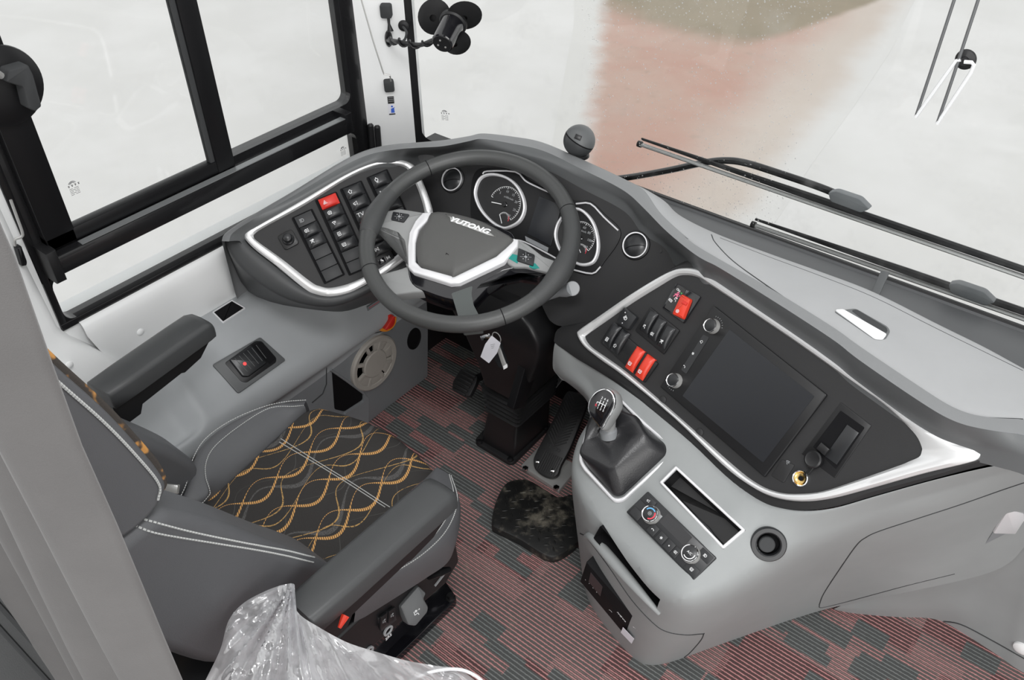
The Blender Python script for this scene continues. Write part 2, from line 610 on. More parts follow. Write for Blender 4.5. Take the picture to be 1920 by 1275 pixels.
def water(name):
    k = NT(name)
    tr = k.n('ShaderNodeBsdfTransparent'); tr.inputs[0].default_value = (0.9, 0.9, 0.9, 1)
    gl = k.n('ShaderNodeBsdfGlossy'); gl.inputs['Roughness'].default_value = 0.1
    tl = k.n('ShaderNodeBsdfTranslucent'); tl.inputs[0].default_value = (0.95, 0.95, 0.95, 1)
    m1 = k.n('ShaderNodeMixShader'); m1.inputs[0].default_value = 0.6
    mx = k.n('ShaderNodeMixShader'); mx.inputs[0].default_value = 0.65
    k.link(gl.outputs[0], m1.inputs[1]); k.link(tl.outputs[0], m1.inputs[2])
    k.link(tr.outputs[0], mx.inputs[1]); k.link(m1.outputs[0], mx.inputs[2])
    k.link(mx.outputs[0], k.out.inputs['Surface'])
    return k.m
M['water'] = water('rain_water')

def film(name):
    """crumpled clear polythene"""
    k = NT(name)
    p = k.position()
    tr = k.n('ShaderNodeBsdfTransparent'); tr.inputs[0].default_value = (0.93, 0.93, 0.94, 1)
    gl = k.n('ShaderNodeBsdfGlossy'); gl.inputs['Roughness'].default_value = 0.16; gl.inputs[0].default_value = (0.95, 0.95, 0.96, 1)
    df = k.n('ShaderNodeBsdfTranslucent'); df.inputs[0].default_value = (0.8, 0.8, 0.82, 1)
    d2 = k.n('ShaderNodeBsdfDiffuse'); d2.inputs[0].default_value = (0.86, 0.87, 0.89, 1)
    lw = k.n('ShaderNodeLayerWeight'); lw.inputs[0].default_value = 0.35
    m0 = k.n('ShaderNodeMixShader'); m0.inputs[0].default_value = 0.5
    k.link(df.outputs[0], m0.inputs[1]); k.link(d2.outputs[0], m0.inputs[2])
    m1 = k.n('ShaderNodeMixShader'); m2 = k.n('ShaderNodeMixShader')
    f = k.math('ADD', k.math('MULTIPLY', lw.outputs['Facing'], 0.55), k.math('MULTIPLY', k.ramp(k.noise(p, 22, 4, .6), .4, .75), 0.30))
    k.put(m1.inputs[0], k.math('ADD', f, 0.48))
    k.link(tr.outputs[0], m1.inputs[1]); k.link(m0.outputs[0], m1.inputs[2])
    m2.inputs[0].default_value = 0.22
    k.link(m1.outputs[0], m2.inputs[1]); k.link(gl.outputs[0], m2.inputs[2])
    k.link(m2.outputs[0], k.out.inputs['Surface'])
    return k.m
M['film'] = film('clear_polythene')

def carpet():
    k = NT('striped_ribbed_carpet')
    p = k.position()
    x, y, z = k.sep(p)
    wob = k.math('MULTIPLY', k.math('SUBTRACT', k.noise(p, 190, 2), 0.5), 0.0032)
    yy = k.math('ADD', y, wob)
    per = 0.0092
    st = k.math('PINGPONG', yy, per / 2)                     # 0 on a rib, per/2 between ribs
    row = k.math('FLOOR', k.math('DIVIDE', k.math('ADD', y, per / 2), per))
    # blocks where the pink yarn drops out
    def cells(w, h, seed, thr):
        iy = k.math('FLOOR', k.math('DIVIDE', k.math('ADD', y, 0.0046 + seed * .0092), h))
        sh = k.n('ShaderNodeTexWhiteNoise', noise_dimensions='2D'); k.link(k.comb(iy, seed + .5, 0), sh.inputs['Vector'])
        ix = k.math('FLOOR', k.math('DIVIDE', k.math('ADD', x, k.math('MULTIPLY', sh.outputs['Value'], w)), w))
        wn = k.n('ShaderNodeTexWhiteNoise', noise_dimensions='3D'); k.link(k.comb(ix, iy, seed), wn.inputs['Vector'])
        return k.math('LESS_THAN', wn.outputs['Value'], thr), wn.outputs['Value']
    a, va = cells(0.072, 0.046, 3, 0.16)
    b, vb = cells(0.10, 0.0276, 11, 0.12)
    bare = k.math('MAXIMUM', a, b)
    c, vc = cells(0.15, 0.0736, 23, 0.38)                    # blocks with darker red ground
    d, vd = cells(0.11, 0.046, 31, 0.33)                     # blocks with an extra thin grey rib
    fuzz = k.noise(p, 900, 3, .7)
    ground = k.mix(c, (0.165, 0.145, 0.138), (0.125, 0.070, 0.069))
    ground = k.mix(k.ramp(fuzz, 0.35, 0.72), k.mix(0.5, ground, (0.05, 0.05, 0.05)), ground)
    line = k.math('SUBTRACT', 1.0, k.ramp(st, 0.0008, 0.0019))
    pink = k.mix(k.noise(p, 60, 2), (0.47, 0.205, 0.205), (0.64, 0.335, 0.325))
    col = k.mix(line, ground, pink)
    line2 = k.math('MULTIPLY', k.math('SUBTRACT', 1.0, k.ramp(k.math('ABSOLUTE', k.math('SUBTRACT', st, per / 2)), 0.0005, 0.0013)), d)
    col = k.mix(line2, col, (0.34, 0.21, 0.20))
    g0 = k.mix(k.ramp(fuzz, 0.3, 0.75), (0.055, 0.058, 0.058), (0.135, 0.142, 0.140))
    greyline = k.mix(k.math('MULTIPLY', line, 0.5), g0, (0.34, 0.35, 0.345))
    col = k.mix(bare, col, greyline)
    # dusty patches trodden into the pile
    dust = k.math('MULTIPLY', k.ramp(k.noise(p, 7.5, 4, .6), 0.60, 0.78), k.ramp(k.noise(p, 120, 3), 0.3, 0.7))
    col = k.mix(k.math('MULTIPLY', dust, 0.55), col, (0.30, 0.26, 0.215))
    k.link(col, k.b.inputs['Base Color'])
    k.b.inputs['Roughness'].default_value = 0.95
    k.b.inputs['Specular IOR Level'].default_value = 0.1
    h = k.math('ADD', k.math('MULTIPLY', line, 0.8), k.math('MULTIPLY', fuzz, 0.7))
    k.bump(h, 0.7, 0.0015)
    return k.m
M['carpet'] = carpet()

def seat_fabric():
    k = NT('woven_rope_pattern_fabric')
    p = k.position()
    x, y, z = k.sep(p)
    base = k.mix(k.noise(p, 1100, 2, .7), (0.026, 0.0245, 0.024), (0.060, 0.057, 0.055))
    def strand(lam, amp, sp, x0, ph, shear, w0, w1, sign=1.0, shade=0.0):
        # strands run forward along the cushion and sway from side to side
        arg = k.math('ADD', k.math('MULTIPLY', k.math('ADD', y, k.math('MULTIPLY', x, shear)), 2 * math.pi / lam), ph)
        s = k.math('SINE', arg)
        t = k.math('ADD', k.math('SUBTRACT', x, k.math('MULTIPLY', s, amp * sign)), 10 * sp - x0)
        d = k.math('PINGPONG', t, sp / 2)
        fat = k.ramp(k.math('SINE', k.math('ADD', arg, shade)), -0.9, 0.5)
        w = k.math('ADD', k.math('MULTIPLY', fat, w1 - w0), w0)
        on = k.math('SUBTRACT', 1.0, k.ramp(d, k.math('MULTIPLY', w, 0.8), k.math('MULTIPLY', w, 1.15)))
        return on, fat
    A1, f1 = strand(0.168, 0.025, 0.086, -1.100, math.pi * 2 * (-0.66 / .168) + math.pi / 2, 0.30, 0.0007, 0.0036)
    A2, f2 = strand(0.168, 0.025, 0.086, -1.100, math.pi * 2 * (-0.66 / .168) - math.pi / 2, 0.30, 0.0007, 0.0036)
    B1, f3 = strand(0.21, 0.030, 0.101, -1.06, 1.0, -0.5, 0.0007, 0.0015)
    B2, f4 = strand(0.19, 0.022, 0.117, -1.03, 4.0, 0.8, 0.0006, 0.0012)
    C1, f5 = strand(0.168, 0.027, 0.129, -1.075, 2.2, 0.3, 0.0018, 0.0055)
    C2, f6 = strand(0.15, 0.022, 0.11, -1.0, 5.2, -0.3, 0.0003, 0.0007)
    tw = k.math('SINE', k.math('MULTIPLY', k.math('ADD', y, k.math('MULTIPLY', x, 0.55)), 2 * math.pi / 0.0044))
    twist = k.ramp(tw, -0.75, -0.1)
    col = k.mix(k.math('MULTIPLY', C1, k.ramp(k.noise(p, 600, 2), .3, .6)), base, (0.115, 0.112, 0.11))
    col = k.mix(C2, col, (0.085, 0.083, 0.08))
    thin = k.math('MAXIMUM', B1, B2)
    col = k.mix(k.math('MULTIPLY', thin, k.ramp(k.noise(p, 420, 1), .3, .52)), col, (0.47, 0.29, 0.11))
    rope = k.math('MULTIPLY', k.math('MAXIMUM', A1, A2), k.math('ADD', k.math('MULTIPLY', twist, 0.92), 0.08))
    col = k.mix(rope, col, (0.68, 0.37, 0.13))
    k.link(col, k.b.inputs['Base Color'])
    k.b.inputs['Roughness'].default_value = 0.9
    k.b.inputs['Specular IOR Level'].default_value = 0.15
    k.bump(k.math('ADD', k.noise(p, 1400, 2), rope), 0.35)
    return k.m
M['fabric'] = seat_fabric()

def pavement():
    k = NT('wet_concrete_yard')
    p = k.position()
    a = k.noise(p, 1.1, 4, .6); b = k.noise(p, 260, 2, .7); c = k.noise(p, 34, 3)
    col = k.mix(k.ramp(a, .35, .7), (0.66, 0.65, 0.635), (0.72, 0.71, 0.70))
    col = k.mix(k.ramp(c, .62, .72), col, (0.70, 0.685, 0.66))
    col = k.mix(k.ramp(b, .70, .78), col, (0.86, 0.84, 0.80))
    k.link(col, k.b.inputs['Base Color'])
    k.b.inputs['Roughness'].default_value = 0.35
    return k.m
M['yard'] = pavement()
def red_paving():
    k = NT('worn_red_painted_paving')
    p = k.position()
    x, y, z = k.sep(p)
    a = k.noise(p, 1.6, 4, .6); b = k.noise(p, 9, 4, .6)
    col = k.mix(k.ramp(a, .3, .7), (0.50, 0.295, 0.235), (0.51, 0.355, 0.29))
    col = k.mix(k.ramp(b, .55, .8), col, (0.42, 0.30, 0.24))
    # the paint thins out to bare concrete towards its right border
    d = k.math('ADD', k.math('ADD', x, 1.5), k.math('MULTIPLY', k.math('SUBTRACT', y, 3.2), 0.125))
    d = k.math('ADD', d, k.math('MULTIPLY', k.math('SUBTRACT', k.noise(p, 1.3, 5, .65), 0.5), 0.36))
    beige = k.mix(k.noise(p, 4, 4), (0.56, 0.48, 0.42), (0.60, 0.53, 0.475))
    col = k.mix(k.ramp(d, -0.85, -0.28), col, beige)
    col = k.mix(k.ramp(d, -0.26, 0.02), col, (0.68, 0.67, 0.655))
    # a mossy olive patch at the far end
    xx = k.math('ADD', x, 3.45)
    e = k.math('SUBTRACT', k.math('SUBTRACT', y, 6.2), k.math('MULTIPLY', k.math('MULTIPLY', xx, xx), 0.3))
    xr = k.math('MAXIMUM', k.math('ADD', x, 2.95), 0.0)
    e = k.math('SUBTRACT', e, k.math('MULTIPLY', k.math('MULTIPLY', xr, xr), 5.0))
    e = k.math('ADD', e, k.math('MULTIPLY', k.math('SUBTRACT', k.noise(p, 1.5, 4, .6), 0.5), 0.5))
    olive = k.mix(k.noise(p, 2.5, 5, .7), (0.34, 0.275, 0.19), (0.23, 0.19, 0.125))
    col = k.mix(k.ramp(e, -0.10, 0.40), col, olive)
    d2 = k.math('SUBTRACT', k.math('ADD', x, k.math('MULTIPLY', y, 0.62)), k.math('MULTIPLY', k.noise(p, 5, 4), 0.22))
    col = k.mix(k.ramp(d2, -0.42, -0.20), (0.66, 0.65, 0.63), col)
    k.link(col, k.b.inputs['Base Color'])
    k.b.inputs['Roughness'].default_value = 0.5
    return k.m
M['redpave'] = red_paving()
def curtain_cloth():
    k = NT('grey_curtain_cloth')
    p = k.position()
    col = k.mix(k.noise(p, 18, 4), (0.095, 0.092, 0.092), (0.13, 0.126, 0.125))
    k.link(col, k.b.inputs['Base Color'])
    k.b.inputs['Roughness'].default_value = 0.6
    k.b.inputs['Specular IOR Level'].default_value = 0.3
    k.b.inputs['Sheen Weight'].default_value = 0.15
    k.bump(k.noise(p, 1500, 2), 0.2)
    return k.m
M['curtain'] = curtain_cloth()
M['darkvinyl'] = plastic('dark_grey_vinyl', (0.085, 0.088, 0.09), 0.5, grain=0.2)
def tread():
    k = NT('dusty_tread_plate')
    p = k.position()
    dust = k.ramp(k.noise(p, 20, 5, .7), .47, .74)
    k.link(k.mix(k.math('MULTIPLY', dust, .8), (0.011, 0.011, 0.011), (0.22, 0.20, 0.16)), k.b.inputs['Base Color'])
    k.b.inputs['Roughness'].default_value = 0.45
    return k.m
M['tread'] = tread()
# ------------------------------------------------------------------ the setting
XW = -1.62                                   # inner face of the side wall
WORLD = Frame((0, 0, 0), (0, 0, 1), (1, 0, 0))
WALL = Frame((XW, 0, 0), (1, 0, 0), (0, 1, 0))        # u = forward, v = up, w = into the cab

b = Mesh(); b.box(WORLD, -1.64, 0.75, -0.35, 1.72, -0.06, 0.0)
floor = structure(b.build('floor', M['carpet'], loc=(0, 0, 0)), 'striped pink and grey carpet with dark blocks')

b = Mesh(); b.box(Frame((0, 0, -0.9), (0, 0, 1)), -40, 30, -15, 45, -0.05, 0.0)
structure(b.build('ground', M['yard'], loc=(0, 0, -0.9)), 'pale wet concrete yard outside')
G = Frame((0, 0, -0.9), (0, 0, 1))
b = Mesh()
b.prism(G, smooth_path([(-4.75, 7.0), (-4.1, 5.85), (-2.95, 4.0), (-2.55, 3.3), (-1.5, 3.2), (-1.50, 4.05), (-1.63, 4.9), (-1.80, 6.2), (-2.05, 7.6), (-2.6, 9.0), (-4.9, 9.2)], 4, True), 0.0, 0.0012)
o = b.build('path', M['redpave'], loc=(-2.7, 5.5, -0.9)); structure(o, 'worn red paved strip with an olive far end in front of the windscreen')
# side wall below the window, front bulkhead and its dark trim
b = Mesh(); b.box(WALL, -0.35, 1.42, -0.9, 0.603, -0.09, 0.0, 0.004)
b.box(WALL, -0.35, 0.516, 0.55, 2.1, -0.09, 0.0)
structure(b.build('wall_left', M['white']))
b = Mesh(); b.box(Frame((0, 1.66, 0), (0, 0, 1)), -1.02, 0.75, -0.03, 0.03, -0.5, 0.64)
b.box(Frame((0, 1.56, 0), (0, 0, 1)), -1.52, -1.0, -0.05, 0.0, -0.5, 0.55)
b.box(Frame((0, 1.45, 0), (0, 0, 1)), -1.62, -1.50, -0.05, 0.2, -0.5, 0.60)
structure(b.build('wall_front', M['black']))

# white pillar behind the window with its rounded foot
b = Mesh()
prof = lambda y0, y1, x: [V((XW - .03, y0, 0)), V((x, y0, 0)), V((x, y1 - .02, 0)), V((x - .012, y1 - .004, 0)), V((XW - .03, y1, 0))]
rings = []
for z, y1, x in ((0.30, .60, -1.568), (0.44, .60, -1.568), (0.50, .585, -1.568), (0.545, .555, -1.575), (0.585, .528, -1.588), (0.62, .512, -1.598), (0.8, .505, -1.602), (1.0, .503, -1.604), (2.1, .50, -1.61)):
    rings.append([p + V((0, 0, z)) for p in prof(.10, y1, x)])
b.loft(rings)
structure(b.build('trim_1', M['white'], smooth=True, ang=60), 'white pillar cover behind the side window')
# sill cover under the side window
b = Mesh()
rows = []
pr = [(-1.645, .600), (-1.618, .606), (-1.608, .603), (-1.602, .594), (-1.599, .575), (-1.598, .53), (-1.600, .49), (-1.604, .472), (-1.608, .455), (-1.612, .42)]
for y in [.552 + .0, .56, .60, .7, .8, .9, 1.0, 1.1, 1.2, 1.36]:
    rows.append([V((x, y + (0.028 if (y < .57 and z < .5) else (0.012 if (y < .57 and z < .56) else 0)), z)) for x, z in pr])
b.grid(rows)
structure(b.build('trim_2', M['white'], ang=60), 'white sill cover under the side window')
for px, py in ((263, 622), (130, 684)):
    f = Frame(on_x(px, py, -1.599 if px > 200 else -1.568), (1, 0, 0.05), (0, 1, 0))
    b = Mesh(); b.lathe(f, [(0.0085, 0), (0.008, .002), (0.005, .0042), (0, .005)], 16)
    o = b.build('screw_cap', M['white']); tag(o, 'round white screw cap on the white sill under the side window' if px > 200 else 'round white screw cap on the pillar foot behind the left armrest', 'cap')

# ---- side window: frame, sliding sash, rail, panes
def wpoly(*pts): return WALL.poly(pts)
win = thing('window_1', 'black framed driver side window with a sliding upper pane', 'window', (XW, .93, .61)); win['kind'] = 'structure'
b = Mesh()
b.box(WALL, .516, 1.405, .602, .618, -.03, .006, .002)             # bottom
b.box(WALL, .516, .531, .602, 2.0, -.03, .005, .002)               # rear edge
b.box(WALL, .516, .60, .722, 2.0, -.03, .004)                      # wide rear band beside the sash
b.box(WALL, .516, 1.40, .722, .80, -.03, .004)                     # band behind the rail
b.box(WALL, 1.358, 1.402, .602, 2.0, -.03, .006, .002)             # front edge
def corner(y, z, sy, sz, r):                                       # rounded inner corners of the openings
    pts = [(y, z)] + [(y + sy * (r - r * math.sin(t)), z + sz * (r - r * math.cos(t))) for t in [k * math.pi / 16 for k in range(9)]]
    b.prism(WALL, ccw(pts), -.03, .004)
for y, z, sy, sz in ((.531, .618, 1, 1), (.531, .722, 1, -1), (1.358, .618, -1, 1), (1.358, .722, -1, -1), (1.358, .80, -1, 1)): corner(y, z, sy, sz, .022)
b.build('window_frame', M['glossframe'], win, ang=30)
b = Mesh()                                                          # guide rail across the window
b.box(WALL, .533, 1.315, .748, .788, .004, .048, .003)
b.build('guide_rail', M['glossframe'], win, bev=0)
b = Mesh(); b.box(WALL, .60, 1.315, .7885, .7905, .030, .047)
b.build('rail_wear_strip', M['rail'], win)
b = Mesh(); b.box(WALL, .527, .548, .736, .806, .004, .052, .004); b.build('rail_end_bracket', M['black'], win)
b = Mesh(); b.box(WALL, 1.296, 1.318, .748, .80, .004, .049, .003); b.build('rail_end_cap', M['shade'], win)
sash = Mesh()
sash.box(WALL, .545, .605, .79, 2.0, .006, .026, .003)
sash.box(WALL, .545, .985, .79, .818, .006, .026, .003)
sash.box(WALL, .940, .985, .79, 2.0, .006, .028, .003)
sash.build('sash', M['shade'], win)
b = Mesh(); b.box(WALL, .930, .940, .81, 2.0, .006, .022); b.build('sash_seal', M['gap'], win)
b = Mesh(); b.box(WALL, .605, .930, .81, 2.0, .012, .016)
p1 = b.build('pane', M['glass'], win)
b = Mesh(); b.box(WALL, .95, 1.36, .79, 2.0, -.012, -.008); b.build('pane', M['glass'], win)
b = Mesh(); b.box(WALL, .53, 1.36, .615, .725, -.012, -.008); b.build('pane', M['glass'], win)

def glass_mark(fr, k, name='maker_mark', parent=None):
    """etched arc, row of characters and fine print lines"""
    b = Mesh()
    for r in (.0085, .0065, .0045):
        b.ribbon([fr.pt(math.cos(t) * r * k * 1.2, .010 * k + math.sin(t) * r * k) for t in [math.pi * (.1 + .8 * i / 10) for i in range(11)]], .0011 * k, fr.n)
    for i in range(4):
        u = (-.0135 + i * .009) * k
        b.ribbon([fr.pt(u, .0085 * k), fr.pt(u + .005 * k, .0085 * k)], .0012 * k, fr.n)
        b.ribbon([fr.pt(u + .001 * k, .0055 * k), fr.pt(u + .0045 * k, .0055 * k)], .0014 * k, fr.n)
        b.ribbon([fr.pt(u + .0025 * k, .0095 * k), fr.pt(u + .0025 * k, .004 * k)], .0012 * k, fr.n)
    for j in range(5):
        v = (-.001 - j * .0042) * k
        b.ribbon([fr.pt(-.012 * k, v), fr.pt((.004 if j % 2 else -.003) * k, v)], .0009 * k, fr.n)
        b.ribbon([fr.pt((.006 if j % 2 else .001) * k, v), fr.pt(.013 * k, v)], .0009 * k, fr.n)
    return b.build(name, M['etch'], parent)
for px, py, w, k in ((138, 352, .0165, .75), (643, 283, -.0078, .62)):
    p = WALL.at(px, py, w)
    glass_mark(Frame(p, (1, 0, 0), (0, 1, 0)), k, 'maker_mark', win)

# ---- windscreen, curved back towards the left pillar
def screen_y(x):
    return 1.62 if x > -1.0 else 1.62 - .12 * ((-x - 1.0) / .515) ** 2
ws = thing('window_2', 'wide wet windscreen in front of the dashboard', 'window', (-.45, 1.62, .64)); ws['kind'] = 'structure'
xs = [-1.525 + i * (2.3 / 46) for i in range(47)]
b = Mesh(); b.slab([[V((x, screen_y(x), z)) for x in xs] for z in (.60, 1.0, 1.6, 2.2)], (0, .006, 0))
b.build('pane', M['windscreen'], ws, ang=60)
b = Mesh()
b.slab([[V((x, screen_y(x) - .004, z)) for x in xs] for z in (.56, .672)], (0, -.004, 0))
b.slab([[V((x, screen_y(x) - .004, z)) for x in (-1.53, -1.522, -1.515)] for z in (.56, .9, 2.2)], (0, -.004, 0))
pts = [V((-1.515 + .035 * (1 - math.sin(t)), 0, .672 + .035 * (1 - math.cos(t)))) for t in [k * math.pi / 16 for k in range(9)]]
fr_ = Frame((0, 0, 0), (0, -1, 0), (1, 0, 0))
rows = [[V((p.x, screen_y(p.x) - .007, p.z)) for p in pts], [V((-1.516, screen_y(-1.516) - .007, .671)) for p in pts]]
b.grid(rows)
b.build('window_frame', M['black'], ws, ang=50)
b = Mesh(); b.slab([[V((x, screen_y(x) + .012, z)) for x in xs] for z in (.40, .655)], (0, .03, 0)); b.build('cowl', M['black'], ws)
x = V(on_y(822, 222, 1.5)); b_ = Frame(V((x.x, screen_y(x.x) - .002, x.z)), (0.45, -1, 0), (1, .45, 0)); glass_mark(b_, .72, 'maker_mark', ws)
# rain drops
drops = Mesh()
def drop(px, py, r):
    p = on_y(px, py, 1.626)
    if p.x < -1.0: p = on_y(px, py, screen_y(p.x) + .006)
    f = Frame(p, (0, 1, 0), (1, 0, 0))
    drops.lathe(f, [(r, 0), (r * .7, r * .45), (0, r * .6)], 6, close=False)
for i in range(1500):
    py = rnd.random() ** 1.25 * 470 - 20
    px = 1100 + rnd.random() ** 1.15 * (470 - .28 * py) + rnd.uniform(-18, 14)
    drop(px, py, rnd.choice((.0006, .0008, .0009, .0011, .0014, .0018)))
for i in range(160): drop(1200 + rnd.random() * 250, 330 + rnd.random() * 90, rnd.choice((.0008, .001, .0014)))
o = drops.build('rain_drops', M['water'], smooth=True)
tag(o, 'small rain drops scattered over the windscreen above the dark wipers', 'rain drops', kind='stuff')

# ---- white front pillar
b = Mesh()
rings = []
for z in (.45, .62, .8, 1.0, 1.3, 2.1):
    rings.append([V(p) for p in ((XW - .02, 1.385, z), (XW + .004, 1.397, z), (XW + .018, 1.42, z), (-1.572, 1.455, z), (-1.540, 1.478, z), (-1.520, 1.492, z), (-1.514, 1.503, z), (-1.54, 1.53, z), (XW - .02, 1.5, z))])
b.loft(rings)
pillar = structure(b.build('trim_3', M['white'], ang=50), 'white front pillar cover between side window and windscreen')
hit_pillar = surface_of(pillar)
# ------------------------------------------------------------------ dashboard planes
POD = Frame(at_distance(600, 460, 2.02), normal(50, 46))              # left switch panel
CLU = Frame((-1.0, 1.33, .75), normal(4, 38), (1, 0, 0))              # instrument panel
SCP = Frame(at_distance(1400, 730, 1.60), normal(-15, 38), (1, -.3, 0))   # right panel with the screen
LOW = Frame(at_distance(1258, 1010, 1.63), normal(-20, 72), (1, -.3, 0))  # sloping console top with the gear lever

def resample(P, n):
    P = [V(p) for p in P]
    L = [0]
    for a, c in zip(P[:-1], P[1:]): L.append(L[-1] + (c - a).length)
    out = []
    for i in range(n):
        t = L[-1] * i / (n - 1)
        k = max(j for j in range(len(L)) if L[j] <= t + 1e-9)
        k = min(k, len(P) - 2)
        f = (t - L[k]) / max(1e-9, L[k + 1] - L[k])
        out.append(P[k].lerp(P[k + 1], f))
    return out

# ---- the dark grey rim that sweeps over all three panels, and the skin behind it
inner = [('P', 452, 452), ('P', 457, 436), ('P', 482, 420), ('P', 565, 372), ('P', 647, 324), ('P', 702, 302), ('P', 752, 296),
         ('C', 790, 293), ('C', 833, 292), ('C', 875, 280), ('C', 903, 275), ('C', 960, 287), ('C', 1027, 303), ('C', 1093, 338), ('C', 1173, 380), ('C', 1207, 424), ('C', 1260, 466),
         ('S', 1311, 503), ('S', 1345, 521), ('S', 1435, 582), ('S', 1560, 668), ('S', 1606, 708), ('S', 1732, 796), ('S', 1787, 823), ('S', 1850, 838), ('S', 1930, 858)]
outer = [(416, 453, .70), (424, 437, .705), (470, 406, .715), (552, 358, .74), (633, 308, .77), (684, 283, .79), (735, 271, .81),
         (784, 267, .825), (830, 263, .83), (880, 255, .83), (906, 250, .83), (960, 256, .83), (1012, 266, .83), (1078, 294, .83), (1160, 332, .83), (1206, 358, .83), (1236, 400, .83),
         (1290, 449, .832), (1335, 478, .835), (1440, 538, .835), (1560, 612, .835), (1610, 648, .835), (1720, 722, .835), (1790, 765, .835), (1850, 782, .835), (1930, 786, .835)]
FR = {'P': POD, 'C': CLU, 'S': SCP}
I3 = [FR[k].at(x, y, .012) for k, x, y in inner]
O3 = [on_z(x, y, z) for x, y, z in outer]
def screen_of(p):
    q = ROT.transposed() @ (p - EYE)
    return (CX + FPX * q[0] / q[2], CY + FPX * q[1] / q[2])
rows = []
n_ = 4
Is, Os = smooth_path(I3, n_), smooth_path(O3, n_)
for a, c in zip(Is, Os):
    d = c - a
    k = len(rows) / n_
    fc = .62 if k < 8 else (.62 - .10 * (k - 8) / 6 if k < 14 else (.52 if k < 18 else .58))
    # the crest: a sharp change between the face towards the driver and the flat top
    qa, qc = screen_of(a), screen_of(c)
    cr = on_z(qa[0] + (qc[0] - qa[0]) * fc, qa[1] + (qc[1] - qa[1]) * fc, c.z + .004)
    row = [a - d.normalized() * .002 + V((0, 0, -.03)), a, a.lerp(cr, .10) + SCP.n * .003, a.lerp(cr, .5) + SCP.n * .004, a.lerp(cr, .9) + SCP.n * .001, cr, cr.lerp(c, .18), cr.lerp(c, .6) + V((0, 0, .001)), c]
    rows.append(row)
for dx in (.15, .35, .6): rows.append([q + V((dx, .03 * dx, 0)) for q in rows[len(Is) - 1]])
dash = thing('dashboard', 'long dark grey dashboard rim with pale soft top below the windscreen', 'dashboard', (-.9, 1.35, .45))
b = Mesh(); b.grid([r[:6] for r in rows])
b.build('rim', M['rim'], dash, sub=1)
b = Mesh(); b.grid([[r[5] - (r[6] - r[5]) * .01] + r[5:] for r in rows])
b.build('rim_top', M['rimlit'], dash, sub=1)
# skin from the rim down to the windscreen foot
b = Mesh()
rows = []
k1 = [i for i in range(len(Os)) if i <= 17 * n_]
for i in k1:
    c = Os[i]
    back = V((-.62, .35, 0)).normalized() if i < 6 * n_ else (V((-.25, .8, 0)).normalized() if i < 9 * n_ else V((.25, 1, 0)).normalized())
    lim = lambda p: V((max(p.x, -1.575), min(p.y, screen_y(p.x) - .03), p.z))
    rows.append([c, lim(c + back * .012 + V((0, 0, -.004))), lim(c + back * .03 + V((0, 0, -.03))), lim(c + back * .06 + V((0, 0, -.12))), lim(c + back * .09 + V((0, 0, -.22)))])
b.grid(rows)
b.build('rim_back', M['rimlit'], dash, sub=1)
# pale soft top to the right with the lidded compartment
seam = [on_z(x, y, z) for x, y, z in outer[14:]]
seam = smooth_path(seam, 4)
backl = [(1190, 351, .80), (1245, 375, .80), (1272, 402, .805), (1340, 436, .81), (1440, 473, .81), (1540, 508, .81), (1640, 546, .81), (1760, 606, .81), (1850, 650, .81), (1930, 694, .81), (2060, 760, .81)]
seamx = seam + [seam[-1] + V((.3, .01, 0)), seam[-1] + V((.6, .02, 0))]
bk = smooth_path([on_z(*q) for q in backl], 4)
bk = bk + [V((.3, bk[-1].y + .02, .81)), V((.6, bk[-1].y + .03, .81))]
N = 70
A_, B_ = resample(seamx, N), resample(bk, N)
rows = []
for a, c in zip(A_, B_):
    row = [a + V((0, 0, -.004)), a.lerp(c, .04) + V((0, 0, .001)), a.lerp(c, .3) + V((0, 0, .004)), a.lerp(c, .6) + V((0, 0, .004)), a.lerp(c, .93) + V((0, 0, .001)), c, c + V((0, .004, -.012)), c + V((0, .01, -.05))]
    rows.append(row)
b = Mesh(); b.grid(rows)
top = b.build('soft_top', M['lid'], dash, sub=1)
hit_top = surface_of(top)
b = Mesh()
def on_surf(hit, pts, lift=.0006, n=5, closed=False):
    out = []
    for p in smooth_path([V((x, y)) for x, y in pts], n, closed):
        h = hit(p[0], p[1])
        if h: out.append(h[0] + h[1] * lift)
    return out
b.tube(on_surf(hit_top, [(1334, 440), (1342, 456), (1375, 490), (1430, 530), (1500, 578), (1600, 645), (1680, 706), (1760, 757), (1830, 781), (1918, 786)], -.0004), .0013, 6)
b.build('lid_seam', M['gap'], dash)
b = Mesh(); b.tube(on_surf(hit_top, [(1350, 446), (1440, 481), (1540, 518), (1640, 558), (1760, 618), (1918, 695)], -.0003), .0008, 6)
b.build('lid_seam', M['gap'], dash)
# finger pull in the lid
fl = Frame(hit_top(1617, 608)[0], hit_top(1617, 608)[1], (1, 0, 0))
rec = round_poly(fl.poly([(1563, 584), (1604, 579), (1664, 613), (1669, 622), (1660, 637), (1640, 637)]), .006)
b = Mesh(); b.prism(fl, rec, -.001, .0008); b.build('finger_pull_recess', M['rim'], dash)
ins = round_poly(fl.poly([(1596, 583), (1606, 581), (1662, 615), (1664, 622), (1656, 630)]), .004)
b = Mesh(); b.prism(fl, ins, .0005, .0012); b.build('finger_pull_shadow_well', M['gap'], dash)
b = Mesh(); b.prism(fl, round_poly(fl.poly([(1565, 583), (1580, 582), (1662, 629), (1655, 638), (1640, 637)]), .004), .0008, .0035, .001)
b.build('finger_pull_lip', M['ink'], dash)['label'] = 'bright white finger pull lip'
